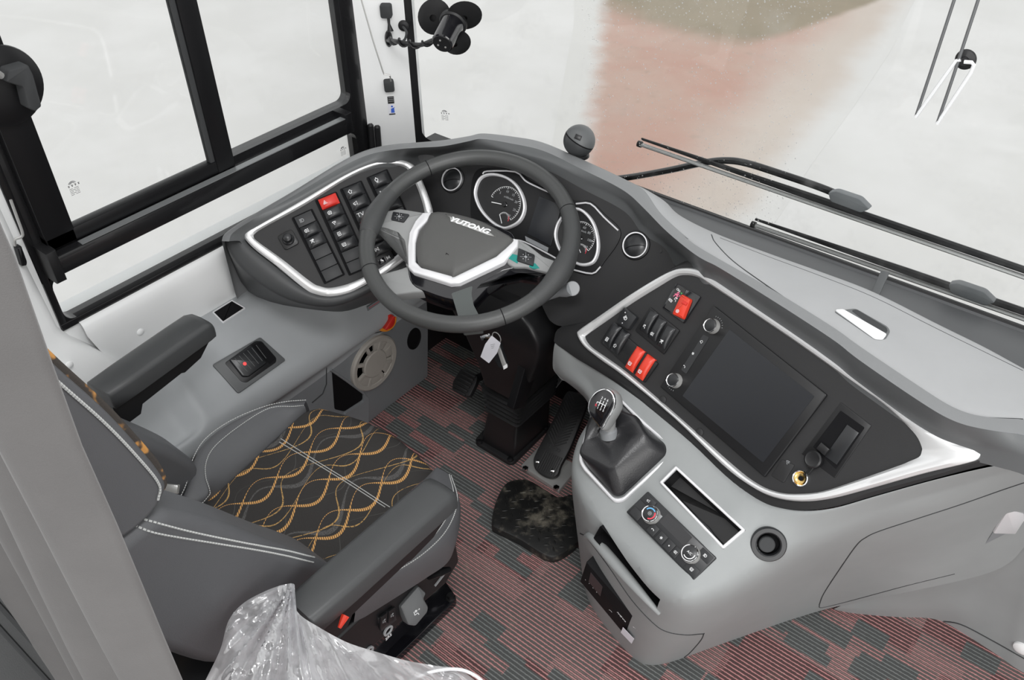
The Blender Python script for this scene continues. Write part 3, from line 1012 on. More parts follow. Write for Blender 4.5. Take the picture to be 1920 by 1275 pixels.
# dark trough between the soft top and the glass
b = Mesh()
rows = []
for i in range(30):
    x = -1.0 + i * 1.75 / 29
    y = screen_y(x)
    rows.append([V((x, 1.36, .72)), V((x, 1.46, .715)), V((x, y - .055, .692)), V((x, y - .048, .690)), V((x, y - .022, .684)), V((x, y - .016, .687)), V((x, y - .006, .674)), V((x, y - .006, .60))])
b.grid(rows)
b.build('windscreen_trough', M['trough'], dash, ang=25)
b = Mesh()
b.tube([V((x, screen_y(x) - .012, .683)) for x in [-1.0 + i * 1.75 / 29 for i in range(30)]], .006, 8)
b.build('glass_seal', M['rubber'], dash)
b = Mesh()
q = on_z(1648, 540, .705)
b.box(Frame((q.x, 1.53, .706), (0, -.25, 1), (1, .12, 0)), -.008, .008, -.05, .05, 0, .004, .001)
b.build('trough_joint', M['rim'], dash)

# ---- LEFT SWITCH PANEL
pod = thing('switch_panel', 'charcoal switch panel with silver surround left of the steering wheel', 'switch panel', POD.at(600, 560, -.1))
tri_o = [(457, 442), (463, 432), (482, 422), (565, 375), (647, 327), (702, 304), (743, 300), (770, 306), (783, 322), (800, 360), (812, 400), (806, 425), (770, 478), (720, 515), (690, 532), (655, 549), (620, 556), (592, 552), (570, 541), (520, 500), (475, 465)]
tri_i = [(476, 445), (480, 437), (500, 424), (573, 384), (650, 336), (702, 313), (740, 310), (760, 315), (772, 330), (787, 365), (796, 400), (791, 424), (760, 465), (712, 502), (684, 519), (652, 533), (620, 540), (600, 537), (582, 528), (530, 487), (487, 456)]
so = [tuple(p) for p in smooth_path([V(p) for p in POD.poly(tri_o)], 5, True)]
si = [tuple(p) for p in smooth_path([V(p) for p in POD.poly(tri_i)], 5, True)]
b = Mesh(); b.prism(POD, si, -.03, .0005); b.build('panel', M['char'], pod)
b = Mesh(); b.ring(POD, so, si, -.004, .009, .006); b.build('surround', M['silver'], pod)
# body under the panel
lo_t = [(457, 442), (461, 452), (468, 460), (478, 468), (497, 483), (520, 500), (548, 524), (572, 542), (594, 553), (620, 556), (655, 549), (690, 532), (725, 512), (772, 476)]
lo_m = [(419, 449), (424, 460), (430, 474), (440, 490), (458, 508), (486, 532), (522, 555), (560, 570), (595, 576), (625, 577), (660, 566), (698, 546), (740, 524), (800, 480)]
lo_b = [(416, 454, .63), (424, 475, .59), (434, 500, .545), (444, 524, .505), (455, 549, .468), (498, 567, .462), (540, 573, .452), (575, 577, .446), (604, 579, .442), (630, 578, .44), (662, 566, .445), (700, 552, .455), (745, 540, .465), (820, 500, .48)]
rows = []
for t, m_, q in zip(lo_t, lo_m, lo_b):
    T3 = POD.at(t[0], t[1], .005); M3 = POD.at(m_[0], m_[1], -.006)
    B3 = on_z(q[0], q[1], q[2])
    B3.x = max(B3.x, -1.603)
    rows.append([T3 - POD.n * .012, T3, M3.lerp(T3, .55) + POD.n * .007, M3.lerp(T3, .12) + POD.n * .004, M3, M3.lerp(B3, .06), M3.lerp(B3, .5), B3, B3 + V((-.02, .05, -.05))])
b = Mesh(); b.grid(rows); b.build('pod_body', M['podside'], pod, sub=1, loc=None)

def icon(b, fr, kind, s, w=.0004):
    """small white pictograms drawn as raised strokes"""
    L = lambda *p: b.ribbon([fr.pt(x * s, y * s, w) for x, y in p], .11 * s, fr.n, .0002)
    C = lambda cx, cy, r, a0=0, a1=360: b.ribbon([fr.pt((cx + r * math.cos(math.radians(a0 + (a1 - a0) * i / 12))) * s, (cy + r * math.sin(math.radians(a0 + (a1 - a0) * i / 12))) * s, w) for i in range(13)], .11 * s, fr.n, .0002)
    if kind == 'hazard': L((-.4, -.35), (0, .4), (.4, -.35), (-.4, -.35)); L((-.15, -.2), (0, .1), (.15, -.2), (-.15, -.2))
    elif kind == 'defrost': C(0, -.1, .45, 20, 160); L((-.4, .1), (-.3, -.35), (.3, -.35), (.4, .1)); L((-.15, -.2), (-.1, .15)); L((.1, -.2), (.12, .15))
    elif kind == 'lamp': C(-.1, 0, .32, 90, 270); L((-.1, .32), (-.1, -.32)); L((.05, .25), (.4, .3)); L((.05, 0), (.42, 0)); L((.05, -.25), (.4, -.3))
    elif kind == 'beam': L((-.4, .3), (.1, .3)); L((-.4, .1), (.1, .1)); L((-.4, -.1), (.1, -.1)); L((-.4, -.3), (.1, -.3)); C(.1, 0, .32, -90, 90)
    elif kind == 'horn': L((-.4, .12), (-.1, .12), (.3, .35), (.3, -.35), (-.1, -.12), (-.4, -.12), (-.4, .12)); L((-.2, -.12), (-.2, -.4))
    elif kind == 'house': L((-.4, 0), (0, .4), (.4, 0), (.2, 0), (.2, -.35), (-.2, -.35), (-.2, 0), (-.4, 0))
    elif kind == 'cut': L((-.35, .35), (.35, -.35)); L((-.35, -.35), (.35, .35)); L((-.35, .35), (-.35, -.35)); L((.35, .35), (.35, -.35))
    elif kind == 'bus': L((-.4, -.25), (-.4, .3), (.4, .3), (.4, -.25), (-.4, -.25)); L((-.4, .05), (.4, .05)); C(-.2, -.3, .1); C(.2, -.3, .1)
    elif kind == 'door': L((-.3, -.4), (-.3, .4), (.3, .4), (.3, -.4), (-.3, -.4)); L((0, .4), (0, -.4)); L((-.15, 0), (-.4, 0)); L((.15, 0), (.4, 0))
    elif kind == 'tools': L((-.35, .35), (.35, -.35)); L((-.1, .4), (.1, .15)); L((-.3, -.3), (.3, .3)); C(.25, .25, .15)
    elif kind == 'seat': L((-.2, .4), (-.25, -.1), (.25, -.1), (.3, -.4)); C(.1, .3, .12)
    elif kind == 'light': C(0, .1, .28); L((-.12, -.2), (-.12, -.4), (.12, -.4), (.12, -.2)); L((0, .45), (0, .6))
    elif kind == 'wiper': L((0, -.35), (-.25, .25)); C(0, -.35, .75, 55, 125); L((.1, 0), (.1, .25)); L((.25, -.05), (.25, .15))
    elif kind == 'fan': C(0, .2, .16); C(.18, -.1, .16); C(-.18, -.1, .16)
    elif kind == 'phone': C(0, -.5, .6, 50, 130); L((-.4, -.05), (-.28, -.2)); L((.4, -.05), (.28, -.2))
    elif kind == 'disc': C(0, 0, .38); C(0, 0, .15)
    elif kind == 'star': L((-.4, 0), (.4, 0)); L((-.2, .35), (.2, -.35)); L((-.2, -.35), (.2, .35))
    elif kind == 'dot': C(0, 0, .12)
    elif kind == 'bell': L((-.35, -.3), (-.2, .3), (.2, .3), (.35, -.3), (-.35, -.3))
    elif kind == 'arrow': L((-.35, 0), (.35, 0)); L((.1, .25), (.35, 0), (.1, -.25))
    elif kind == 'person': C(0, .32, .14); L((-.25, -.4), (-.15, .1), (.15, .1), (.25, -.4)); L((-.35, .0), (.35, .0))
    return b

def rocker(fr, w, h, mat, parent, name='rocker_switch', sym=None, txt=None, lab=None, dome=.0075, sym_mat='ink', sym_u=-.22, sym_v=0.0, icon_turn=0.0):
    """a pillow shaped rocker cap: fr origin at its centre, u across"""
    b = Mesh()
    rows = []
    nx, ny = 9, 7
    for i in range(nx):
        s = -1 + 2 * i / (nx - 1)
        row = []
        for j in range(ny):
            t = -1 + 2 * j / (ny - 1)
            z = dome * (1 - .45 * s * s if s < 0 else 1 - .75 * s * s) * (1 - .28 * abs(t) ** 3)
            edge = (abs(s) > .99) or (abs(t) > .99)
            row.append(fr.pt(s * w / 2 * (1 if not edge else .99), t * h / 2, z if not edge else z * .45))
        rows.append(row)
    rows = [[fr.pt(-w / 2, (-1 + 2 * j / (ny - 1)) * h / 2, -.003) for j in range(ny)]] + rows + [[fr.pt(w / 2, (-1 + 2 * j / (ny - 1)) * h / 2, -.003) for j in range(ny)]]
    rows = [[r[0] - fr.n * (.006)] + r + [r[-1] - fr.n * .006] for r in rows]
    b.grid(rows)
    o = b.build(name, M[mat], parent, ang=50)
    if lab: o['label'] = lab
    f2 = fr.moved(w * sym_u, h * sym_v, dome * (1 - .45 * (2 * sym_u) ** 2) + .0004, icon_turn)
    if sym:
        bb = Mesh(); icon(bb, f2, sym, h * .42); bb.build('symbol', M[sym_mat], o)
    if txt: lettering(txt, f2, h * .5, M[sym_mat], o, name='symbol')
    return o

def switch_column(a, bq, cq, dq, items, fr0, parent, nslots=6):
    """a: top-left, bq: top-right, cq: bottom-right, dq: bottom-left pixel corners of one block of switches"""
    A, B, C, D = [V(fr0.uv(*q)) for q in (a, bq, cq, dq)]
    u = ((B - A) + (C - D)).normalized()
    v_ = V((-u[1], u[0]))
    cen = (A + B + C + D) / 4
    W = ((B - A).length + (C - D).length) / 2
    H = ((D - A).length + (C - B).length) / 2
    ang = math.atan2(u[1], u[0])
    f = fr0.moved(cen[0], cen[1], 0, ang)
    b = Mesh(); b.ring(f, round_poly(rect(-W / 2 - .002, W / 2 + .002, -H / 2 - .002, H / 2 + .002), .003, 3), round_poly(rect(-W / 2 + .001, W / 2 - .001, -H / 2 + .001, H / 2 - .001), .002, 3), -.002, .0035)
    b.prism(f, rect(-W / 2, W / 2, -H / 2, H / 2), -.004, .0012)
    b.build('switch_frame', M['deep'], parent)
    p = H / nslots
    for i, it in enumerate(items):
        if it is None: continue
        g = f.moved(.0015, H / 2 - p * (i + .5), .003)
        kind, sym, lab = it
        if kind == 'blank':
            bb = Mesh(); bb.box(g, -W / 2 + .002, W / 2 - .004, -p / 2 + .0006, p / 2 - .0006, -.002, .0012, .001)
            o = bb.build('blank_cover', M['blank'], parent)
        elif kind == 'flat':
            bb = Mesh(); bb.box(g, -W / 2 + .002, W / 2 - .004, -p / 2 + .0006, p / 2 - .0006, -.002, .002, .001)
            o = bb.build('rocker_switch', M['blank'], parent)
            bb = Mesh(); icon(bb, g.moved(-W * .2, 0, .0021), sym, p * .42); bb.build('symbol', M['dim'], o)
        elif kind == 'text':
            rocker(g, W - .006, p - .001, 'switch', parent, txt=sym, lab=lab)
        else:
            rocker(g, W - .006, p - .001, kind, parent, sym=sym, lab=lab, sym_mat='ink' if kind != 'pinklight' else 'redink')
switch_column((551, 409), (587, 393), (643, 515), (607, 532), [('flat', 'beam', None), ('switch', 'lamp', 'black rocker with headlamp symbol'), ('switch', 'tools', None), ('blank', 0, 0), ('blank', 0, 0), ('blank', 0, 0)], POD, pod)
switch_column((593, 377), (631, 361), (692, 500), (655, 515), [('red', 'hazard', 'red hazard warning rocker'), ('switch', 'defrost', None), ('switch', 'wiper', None), ('switch', 'door', None), ('switch', 'bus', None), ('blank', 0, 0), ('blank', 0, 0)], POD, pod, 7)
switch_column((641, 356), (679, 340), (745, 492), (707, 508), [('switch', 'house', None), ('switch', 'horn', None), ('text', 'TV', 'black rocker marked TV'), ('switch', 'light', None), ('switch', 'seat', None), ('switch', 'cut', None), None], POD, pod, 7)
switch_column((691, 334), (729, 318), (785, 455), (750, 470), [('switch', 'light', None), ('switch', 'cut', None), ('switch', 'lamp', None), ('blank', 0, 0), ('switch', 'fan', None), ('blank', 0, 0)], POD, pod, 6)
# small toggle block at the foot of the third row, red lamp strip
f = POD.through((699, 488), (736, 470))
b = Mesh(); b.prism(f, round_poly(rect(0, .045, -.024, .002), .003), 0, .006, .001); o = b.build('toggle_block', M['black'], pod)
b = Mesh(); b.prism(f, round_poly(rect(.008, .024, -.018, -.005), .002), .006, .009, .001); b.build('toggle', M['gloss'], o)
b = Mesh(); icon(b, f.moved(.033, -.011, .0062), 'cut', .009); icon(b, f.moved(.016, -.011, .0092), 'seat', .008); b.build('symbol', M['ink'], o)
f = POD.through((676, 420), (692, 413))
b = Mesh(); b.prism(f, rect(0, .014, -.02, 0), .004, .0105); o = b.build('warning_lamp', M['redink'], pod)
# joystick
f = Frame(POD.at(541, 450), POD.n, POD.at(580, 430) - POD.at(541, 450))
b = Mesh(); b.prism(f, round_poly(rect(-.018, .018, -.0185, .0185), .008), 0, .005, .0015); o = b.build('joystick', M['black'], pod)
b = Mesh(); b.lathe(f, [(.0135, .005), (.0125, .010), (.0095, .012), (.009, .020), (.010, .024), (.009, .028), (.005, .030), (0, .0303)], 24); b.build('joystick_knob', M['switch'], o)

# ---- INSTRUMENT PANEL
clu = thing('instrument_panel', 'charcoal instrument panel with two round gauges behind the steering wheel', 'instrument panel', CLU.at(960, 560, -.08))
pl = [(770, 296), (833, 290), (903, 277), (1027, 302), (1100, 342), (1175, 380), (1210, 425), (1262, 464), (1300, 484), (1262, 503), (1130, 592), (1095, 607), (1055, 612), (1030, 600), (1000, 560), (900, 560), (820, 560), (800, 500), (790, 400)]
b = Mesh(); b.prism(CLU, [tuple(p) for p in smooth_path([V(p) for p in CLU.poly(pl)], 3, True)], -.03, 0); b.build('panel', M['char'], clu)
b = Mesh(); b.tube([CLU.at(x, y, .001) for x, y in ((1296, 488), (1240, 520), (1130, 594))], .0014, 6); b.build('panel_seam', M['deep'], clu)
bz = [(885, 345), (893, 322), (912, 315), (966, 317), (984, 330), (1000, 342), (1042, 362), (1082, 377), (1108, 377), (1135, 402), (1163, 429), (1160, 455), (1135, 490), (1112, 516), (1070, 507), (1045, 486), (965, 449), (920, 440), (890, 430), (883, 400)]
bz2 = [tuple(p) for p in smooth_path([V(p) for p in CLU.poly(bz)], 3, True)]
b = Mesh(); b.ring(CLU, [tuple(V(p) * 1.0) for p in bz2], inset(ccw(bz2), .0) if False else bz2, 0, .001) if False else b.prism(CLU, bz2, 0, .003, .002)
b.build('gauge_housing', M['housing'], clu)
for L in ([(905, 326), (914, 321), (966, 322), (984, 338), (1000, 347), (1044, 367)], [(1080, 382), (1107, 382), (1132, 407), (1159, 432)], [(962, 449), (984, 454), (1020, 472), (1046, 487), (1050, 494)], [(1072, 505), (1110, 513), (1126, 500)]):
    b = Mesh(); b.tube(smooth_path([CLU.at(x, y, .004) for x, y in L], 3), .0018, 6); b.build('housing_line', M['whitetrim'], clu)
def gauge(ring, cen, rad, nums, needle, unit, sub, subneedle, lab, a0, a1, red=False):
    outer = [tuple(p) for p in smooth_path([V(p) for p in CLU.poly(ring)], 4, True)]
    outer = ccw(outer)
    b = Mesh(); b.ring(CLU, outer, inset(outer, .0062), .002, .013, .004)
    g = b.build('gauge', M['whitetrim'], clu); g['label'] = lab
    b = Mesh(); b.prism(CLU, inset(outer, .004), .002, .0045); b.build('dial', M['dialface'], g)
    c = V(CLU.uv(*cen)); R = (V(CLU.uv(cen[0] - rad, cen[1])) - c).length
    f = CLU.moved(c[0], c[1], .005)
    b = Mesh()
    def pol(r, a): return f.pt(r * math.cos(math.radians(a)), r * math.sin(math.radians(a)))
    for i in range(31):
        a = a0 + (a1 - a0) * i / 30
        b.ribbon([pol(R, a), pol(R - (.005 if i % 5 == 0 else .0028), a)], .0007 if i % 5 else .0011, f.n)
    b.ribbon([pol(R + .0006, a0 + (a1 - a0) * i / 40) for i in range(41)], .0006, f.n)
    b.build('scale', M['ink'], g)
    for i, t in enumerate(nums):
        a = a0 + (a1 - a0) * (i + (1 if len(nums) < 7 else 0)) / (len(nums) if len(nums) < 7 else len(nums) - 1)
        p = ((R - .0105) * math.cos(math.radians(a)), (R - .0105) * math.sin(math.radians(a)))
        lettering(t, f, .0075, M['dim'], g, p[0], p[1], .0003)
    if unit: lettering(unit, f, .0062, M['dim'], g, .004, .016, .0003)
    b = Mesh()
    p, q = V(CLU.uv(*needle[0], .006)), V(CLU.uv(*needle[1], .006))
    b.ribbon([CLU.pt(p[0], p[1], .006), CLU.pt(q[0], q[1], .006)], .0017, CLU.n, .001)
    b.build('needle', M['ink'], g)
    b = Mesh(); b.lathe(f, [(.0062, 0), (.0055, .004), (0, .0045)], 20); b.build('needle_hub', M['black'], g)
    c2 = V(CLU.uv(*sub)); f2 = CLU.moved(c2[0], c2[1], .005)
    b = Mesh()
    for i in range(11):
        a = 165 - i * 15
        b.ribbon([f2.pt(.013 * math.cos(math.radians(a)), .013 * math.sin(math.radians(a))), f2.pt(.0105 * math.cos(math.radians(a)), .0105 * math.sin(math.radians(a)))], .0007, f2.n)
    b.ribbon([f2.pt(.0134 * math.cos(math.radians(165 - 10 * i)), .0134 * math.sin(math.radians(165 - 10 * i))) for i in range(16)], .0005, f2.n)
    b.build('small_scale', M['ink'], g)
    b = Mesh()
    b.ribbon([f2.pt(.0134 * math.cos(math.radians(40 - 10 * i)), .0134 * math.sin(math.radians(40 - 10 * i))) for i in range(6)], .001, f2.n, .0006)
    b.build('red_zone', M['redink'], g)
    b = Mesh(); b.ribbon([CLU.at(*subneedle[0], .006), CLU.at(*subneedle[1], .006)], .0014, CLU.n, .0008); b.build('small_needle', M['ink'], g)
    return g
gauge([(892, 363), (898, 341), (910, 329), (930, 326), (955, 333), (975, 350), (987, 375), (988, 398), (978, 418), (960, 429), (945, 431), (926, 421), (908, 403), (897, 384)], (948, 384), 29, ['5', '10', '15', '20', '25', '30'], ((922, 379), (951, 385)), 'x100r/min', (946, 410), ((937, 402), (941, 419)), 'left gauge, rev counter with white needle', 172, -42)
gauge([(1042, 441), (1047, 420), (1058, 404), (1073, 393), (1089, 391), (1106, 403), (1119, 423), (1126, 451), (1125, 476), (1116, 494), (1099, 500), (1081, 496), (1056, 478), (1046, 461)], (1088, 447), 28, ['20', '40', '60', '80', '100', '120'], ((1066, 446), (1092, 448)), 'km/h', (1090, 470), ((1084, 462), (1089, 474)), 'right gauge, speedometer with kilometre scale', 200, -30)
b = Mesh(); b.prism(CLU, CLU.poly([(1013, 368), (1055, 386), (1034, 462), (990, 439)]), .003, .005, .001); b.build('display', M['screen'], clu)
b = Mesh(); b.prism(CLU, CLU.poly([(986, 443), (1030, 465), (1028, 473), (988, 452)]), .003, .0045); b.build('display_sill', M['slate'], clu)
for px, py, rp in ((849, 337, 22), (1192, 460, 24)):
    c = V(CLU.uv(px, py)); f = CLU.moved(c[0], c[1], 0, .5)
    R = .0262
    b = Mesh(); b.lathe(f, [(R * 1.18, .0), (R * 1.14, .003), (R * 1.03, .0045), (R, .003), (R * .95, -.006)], 36, close=False); o = b.build('air_vent', M['black'], clu)
    b = Mesh(); b.lathe(f, [(R * 1.02, .003), (R * 1.02, .006), (R * .93, .006), (R * .93, .003)], 40, close=False); b.build('chrome_ring', M['whitetrim'], o)
    b = Mesh(); b.lathe(f.moved(0, 0, 0, 0, .12), [(R * .93, .003), (R * .75, .0065), (R * .4, .009), (0, .0096)], 30); b.build('ball', M['switch'], o)
    b = Mesh(); b.tube([f.pt(R * .8 * math.cos(t), -.006 + .004 * math.sin(t), .0105 - .004 * abs(math.cos(t)) ** 2) for t in [k * math.pi / 12 for k in range(13)]], .0007, 6); b.build('ball_seam', M['deep'], o)
b = Mesh(); b.lathe(CLU.moved(*CLU.uv(1238, 471), 0), [(.004, 0), (.004, .0012), (0, .0014)], 16); b.build('panel_plug', M['black'], clu)
# wiper stalk with a round end to the right of the column
a, c = CLU.at(1012, 560, .02), CLU.at(1073, 541, .075)
b = Mesh(); b.tube([a, a.lerp(c, .6), a.lerp(c, .8), c], [.009, .0085, .0135, .0145], 16)
st = b.build('stalk', M['slate'], clu)
b = Mesh(); b.lathe(Frame(c, (EYE - c)), [(.0150, -.004), (.0152, .002), (.0142, .0035), (0, .0038)], 24); b.build('stalk_end', M['dim'], st)
# ---- RIGHT CONTROL PANEL WITH THE SCREEN
sc_o = [(1084, 627), (1090, 617), (1125, 593), (1180, 555), (1230, 524), (1262, 508), (1285, 503), (1312, 506), (1340, 522), (1430, 583), (1510, 637), (1604, 706), (1680, 765), (1735, 803), (1787, 826), (1834, 842), (1839, 850), (1834, 860), (1813, 868), (1733, 887), (1640, 913), (1560, 934), (1502, 940), (1451, 932), (1408, 911), (1355, 871), (1266, 784), (1171, 706), (1130, 677), (1097, 650)]
sc_i = [(1098, 634), (1104, 626), (1135, 604), (1190, 566), (1237, 537), (1266, 520), (1285, 516), (1309, 520), (1332, 534), (1420, 592), (1497, 644), (1590, 710), (1650, 752), (1690, 787), (1718, 816), (1729, 838), (1729, 847), (1724, 857), (1704, 866), (1687, 873), (1607, 901), (1545, 921), (1500, 926), (1460, 923), (1421, 907), (1375, 872), (1282, 789), (1186, 706), (1140, 672), (1110, 651)]
so = [tuple(p) for p in smooth_path([V(p) for p in SCP.poly(sc_o)], 4, True)]
si = [tuple(p) for p in smooth_path([V(p) for p in SCP.poly(sc_i)], 4, True)]
ctl = thing('control_panel', 'charcoal control panel with silver surround, red switches and screen right of the wheel', 'control panel', SCP.at(1400, 800, -.1))
b = Mesh(); b.prism(SCP, si, -.03, .0004); b.build('panel', M['char'], ctl)
b = Mesh(); b.ring(SCP, so, si, -.006, .0095, .007); b.build('surround', M['silver'], ctl)
# dark shoulder between silver surround and the neighbouring panels
sh_o = [(1038, 636), (1052, 612), (1130, 596), (1210, 540), (1262, 500), (1300, 486), (1330, 498), (1440, 572), (1520, 626), (1612, 696), (1690, 756), (1740, 794), (1800, 812), (1850, 828), (1930, 850), (1930, 862), (1850, 872), (1742, 900), (1650, 926), (1565, 950), (1500, 957), (1446, 950), (1398, 928), (1345, 888), (1255, 800), (1160, 722), (1110, 690), (1080, 672), (1056, 655), (1042, 645)]
sh = [tuple(p) for p in smooth_path([V(p) for p in SCP.poly(sh_o, -.012)], 4, True)]
so2 = [SCP.uv(*q) for q in sc_o]
so3 = [tuple(p) for p in smooth_path([V(p) for p in so2], 4, True)]
b = Mesh()
A_ = [SCP.pt(u, v, -.014) for u, v in sh]; B_ = [SCP.pt(u, v, -.004) for u, v in so3]
# pair by nearest index
k0 = min(range(len(B_)), key=lambda i: (B_[i] - A_[0]).length)
B_ = B_[k0:] + B_[:k0]
b.grid([A_, [a.lerp(c, .5) + SCP.n * .004 for a, c in zip(A_, B_)], B_, [c - SCP.n * .03 for c in B_]], closed_u=True)
b.build('shoulder', M['char'], ctl)

def block(poly, mat=M['black'], name='switch_block', h=.004, r=.003, par=ctl, fr=SCP):
    p = round_poly(ccw(fr.poly(poly)), r)
    b = Mesh(); b.prism(fr, p, -.002, h, .0012)
    return b.build(name, mat, par)
# covered brake lever with its instruction sticker
o = block([(1270, 531), (1316, 557), (1284, 607), (1243, 578)], M['gloss'], 'parking_brake_switch'); 
f = SCP.through((1246, 577), (1262, 588))
b = Mesh(); b.prism(SCP, round_poly(ccw(SCP.poly([(1273, 535), (1289, 544), (1264, 588), (1248, 577)])), .002), .004, .0046); b.build('instruction_sticker', M['blackink'], o)
g = SCP.moved(*SCP.uv(1268, 557), .0048, -.15)
b = Mesh(); icon(b, g.moved(.001, .004, 0), 'person', .014); icon(b, g.moved(.006, .007), 'arrow', .008); b.build('sticker_figure', M['pinkink'], o)
b = Mesh(); icon(b, g.moved(.006, .013), 'arrow', .007); b.build('sticker_arrow', M['greenink'], o)
lettering('ON', g, .006, M['ink'], o, -.003, .013)
b = Mesh(); b.ribbon([g.pt(-.006, -.013), g.pt(.002, -.013), g.pt(.002, -.009), g.pt(-.006, -.009), g.pt(-.006, -.013)], .0008, g.n); icon(b, g.moved(.005, -.003), 'seat', .010); b.build('sticker_symbol', M['ink'], o)
lettering('LOCK', g, .0035, M['ink'], o, -.002, -.011)
lv = round_poly(ccw(SCP.poly([(1283, 553), (1301, 563), (1286, 601), (1265, 591)])), .004)
b = Mesh(); b.prism(SCP, lv, .004, .013, .004); lo = b.build('lever_cap', M['red2'], o); lo['label'] = 'red brake lever cap'
g2 = SCP.moved(*SCP.uv(1277, 586), .0132)
b = Mesh(); icon(b, g2, 'disc', .008); b.build('symbol', M['ink'], lo)
b = Mesh(); b.box(SCP.through((1279, 566), (1291, 572), .013), 0, .012, -.003, .003, 0, .002, .001); b.build('finger_ridge', M['red'], lo)
# three black rockers
o = block([(1221, 576), (1276, 620), (1246, 665), (1192, 620)])
for c, sy in (((1217, 604), 'seat'), ((1232, 618), 'lamp'), ((1249, 632), 'tools')):
    f = Frame(SCP.at(*c, .005), SCP.n, SCP.at(1234, 640) - SCP.at(1252, 608))
    rocker(f, .044, .0205, 'switch', o, sym=sy, sym_u=.25, icon_turn=math.pi / 2)
# dimmer module
o = block([(1175, 577), (1199, 596), (1182, 620), (1160, 605)], M['switch'], 'dimmer_switch', .010, .004)
b = Mesh(); g = SCP.moved(*SCP.uv(1178, 598), .0102, -.5); icon(b, g, 'beam', .010); icon(b, g.moved(-.010, .004), 'dot', .007); icon(b, g.moved(.006, -.010), 'dot', .006); b.build('symbol', M['ink'], o)
# four slot row: two black rockers, an empty slot, two red rockers
o = block([(1149, 607), (1236, 682), (1210, 718), (1127, 642)])
for c, sy, mt, lab in (((1148, 629), 'door', 'switch', None), ((1163, 641), 'house', 'switch', None), ((1191, 674), 'bus', 'red2', 'left red rocker, door symbol'), ((1210, 689), 'bus', 'red2', 'right red rocker, door symbol')):
    f = Frame(SCP.at(*c, .004), SCP.n, SCP.at(1140, 645) - SCP.at(1161, 610))
    rocker(f, .048, .0215, mt, o, sym=sy, lab=lab, sym_u=.22, icon_turn=math.pi / 2, dome=.009)
for i, c in enumerate(((1243, 750), (1312, 811))):
    b = Mesh(); b.lathe(SCP.moved(*SCP.uv(*c), 0), [(.0078, 0), (.0074, .002), (.006, .003), (0, .0032)], 24); b.build('round_plug', M['char'], ctl)

# touchscreen unit with two knobs
hu = thing('touchscreen_unit', 'black touchscreen unit with two chrome ringed knobs in the right control panel', 'touchscreen', SCP.at(1390, 735, .0005))
b = Mesh(); b.prism(SCP, round_poly(ccw(SCP.poly([(1341, 574), (1553, 741), (1436, 895), (1240, 725)])), .003), .0005, .006, .0018); b.build('bezel', M['black'], hu)
b = Mesh(); b.prism(SCP, round_poly(ccw(SCP.poly([(1371, 619), (1530, 744), (1434, 868), (1283, 743)])), .001), .006, .0066); b.build('screen', M['screen'], hu)
b = Mesh(); b.prism(SCP, round_poly(ccw(SCP.poly([(1322, 628), (1333, 634), (1290, 702), (1280, 694)])), .003), .006, .0066); kb = b.build('key_strip', M['switch'], hu)
for c, sy in (((1319, 642), 'bell'), ((1303, 664), 'star'), ((1287, 688), 'phone')):
    b = Mesh(); icon(b, SCP.moved(*SCP.uv(*c), .0068, -.5), sy, .007); b.build('symbol', M['ink'], kb)
for c in ((1337, 612), (1267, 714)):
    f = SCP.moved(*SCP.uv(*c, .006), .006)
    b = Mesh(); b.lathe(f, [(.0140, 0), (.0135, .003), (.0128, .010), (.0125, .012)], 32, close=False); kn = b.build('knob', M['steel'], hu)
    b = Mesh(); b.lathe(f, [(.0128, .0115), (.0122, .0135), (.0112, .0130), (.0108, .0125)], 32, close=False); b.build('chrome_ring', M['chrome'], kn)
    b = Mesh(); b.lathe(f, [(.0112, .0125), (.010, .0132), (0, .0134)], 28); b.build('knob_cap', M['switch'], kn)
    b = Mesh()
    for i in range(7):
        a = .4 + i * .25 if c[1] < 650 else 3.6 + i * .25
        b.ribbon([f.pt(.0175 * math.cos(a), .0175 * math.sin(a)), f.pt(.0195 * math.cos(a), .0195 * math.sin(a))], .0007, f.n)
    b.build('knob_marks', M['dim'], hu)
# tray on the right with its black cap, brass socket and blind cover
tr = block([(1577, 754), (1635, 798), (1566, 897), (1503, 851)], M['black'], 'tray', .0015, .002)
b = Mesh(); b.prism(SCP, round_poly(ccw(SCP.poly([(1577, 770), (1622, 802), (1568, 880), (1525, 838)])), .002), .0014, .002); b.build('tray_well', M['deep'], tr)
b = Mesh(); b.prism(SCP, ccw(SCP.poly([(1590, 796), (1612, 812), (1570, 872), (1548, 856)])), .002, .004, .001); b.build('tray_ramp', M['switch'], tr)
b = Mesh(); b.box(SCP.through((1541, 833), (1562, 851), .002), 0, .018, -.010, .004, 0, .010, .002); b.build('tray_clip', M['black'], tr)
ck = thing('power_socket', 'brass lined power socket with hinged black cap below the tray', 'socket', SCP.at(1502, 897))
f = SCP.moved(*SCP.uv(1502, 897), 0)
b = Mesh(); b.lathe(f, [(.0135, 0), (.0135, .005), (.0122, .0065), (.0108, .005), (.0105, .001)], 32, close=False); b.build('socket_rim', M['chrome'], ck)
b = Mesh(); b.lathe(f, [(.0112, .0055), (.0098, .0030), (.0072, .0012), (0, .0010)], 28, close=False); b.build('socket_barrel', M['brass'], ck)
b = Mesh(); b.lathe(f, [(.0042, .0008), (.0036, .0030), (0, .0034)], 16); b.build('contact_pin', M['deep'], ck)
f = SCP.moved(*SCP.uv(1529, 862), .004)
b = Mesh(); b.lathe(f, [(.0145, 0), (.0145, .008), (.012, .010), (.009, .009), (0, .009)], 28); cp = b.build('cap', M['black'], ck)
b = Mesh(); b.tube([SCP.at(1529, 868, .006), SCP.at(1516, 885, .005), SCP.at(1508, 890, .003)], .003, 8, flat=.5); b.build('cap_strap', M['black'], ck)
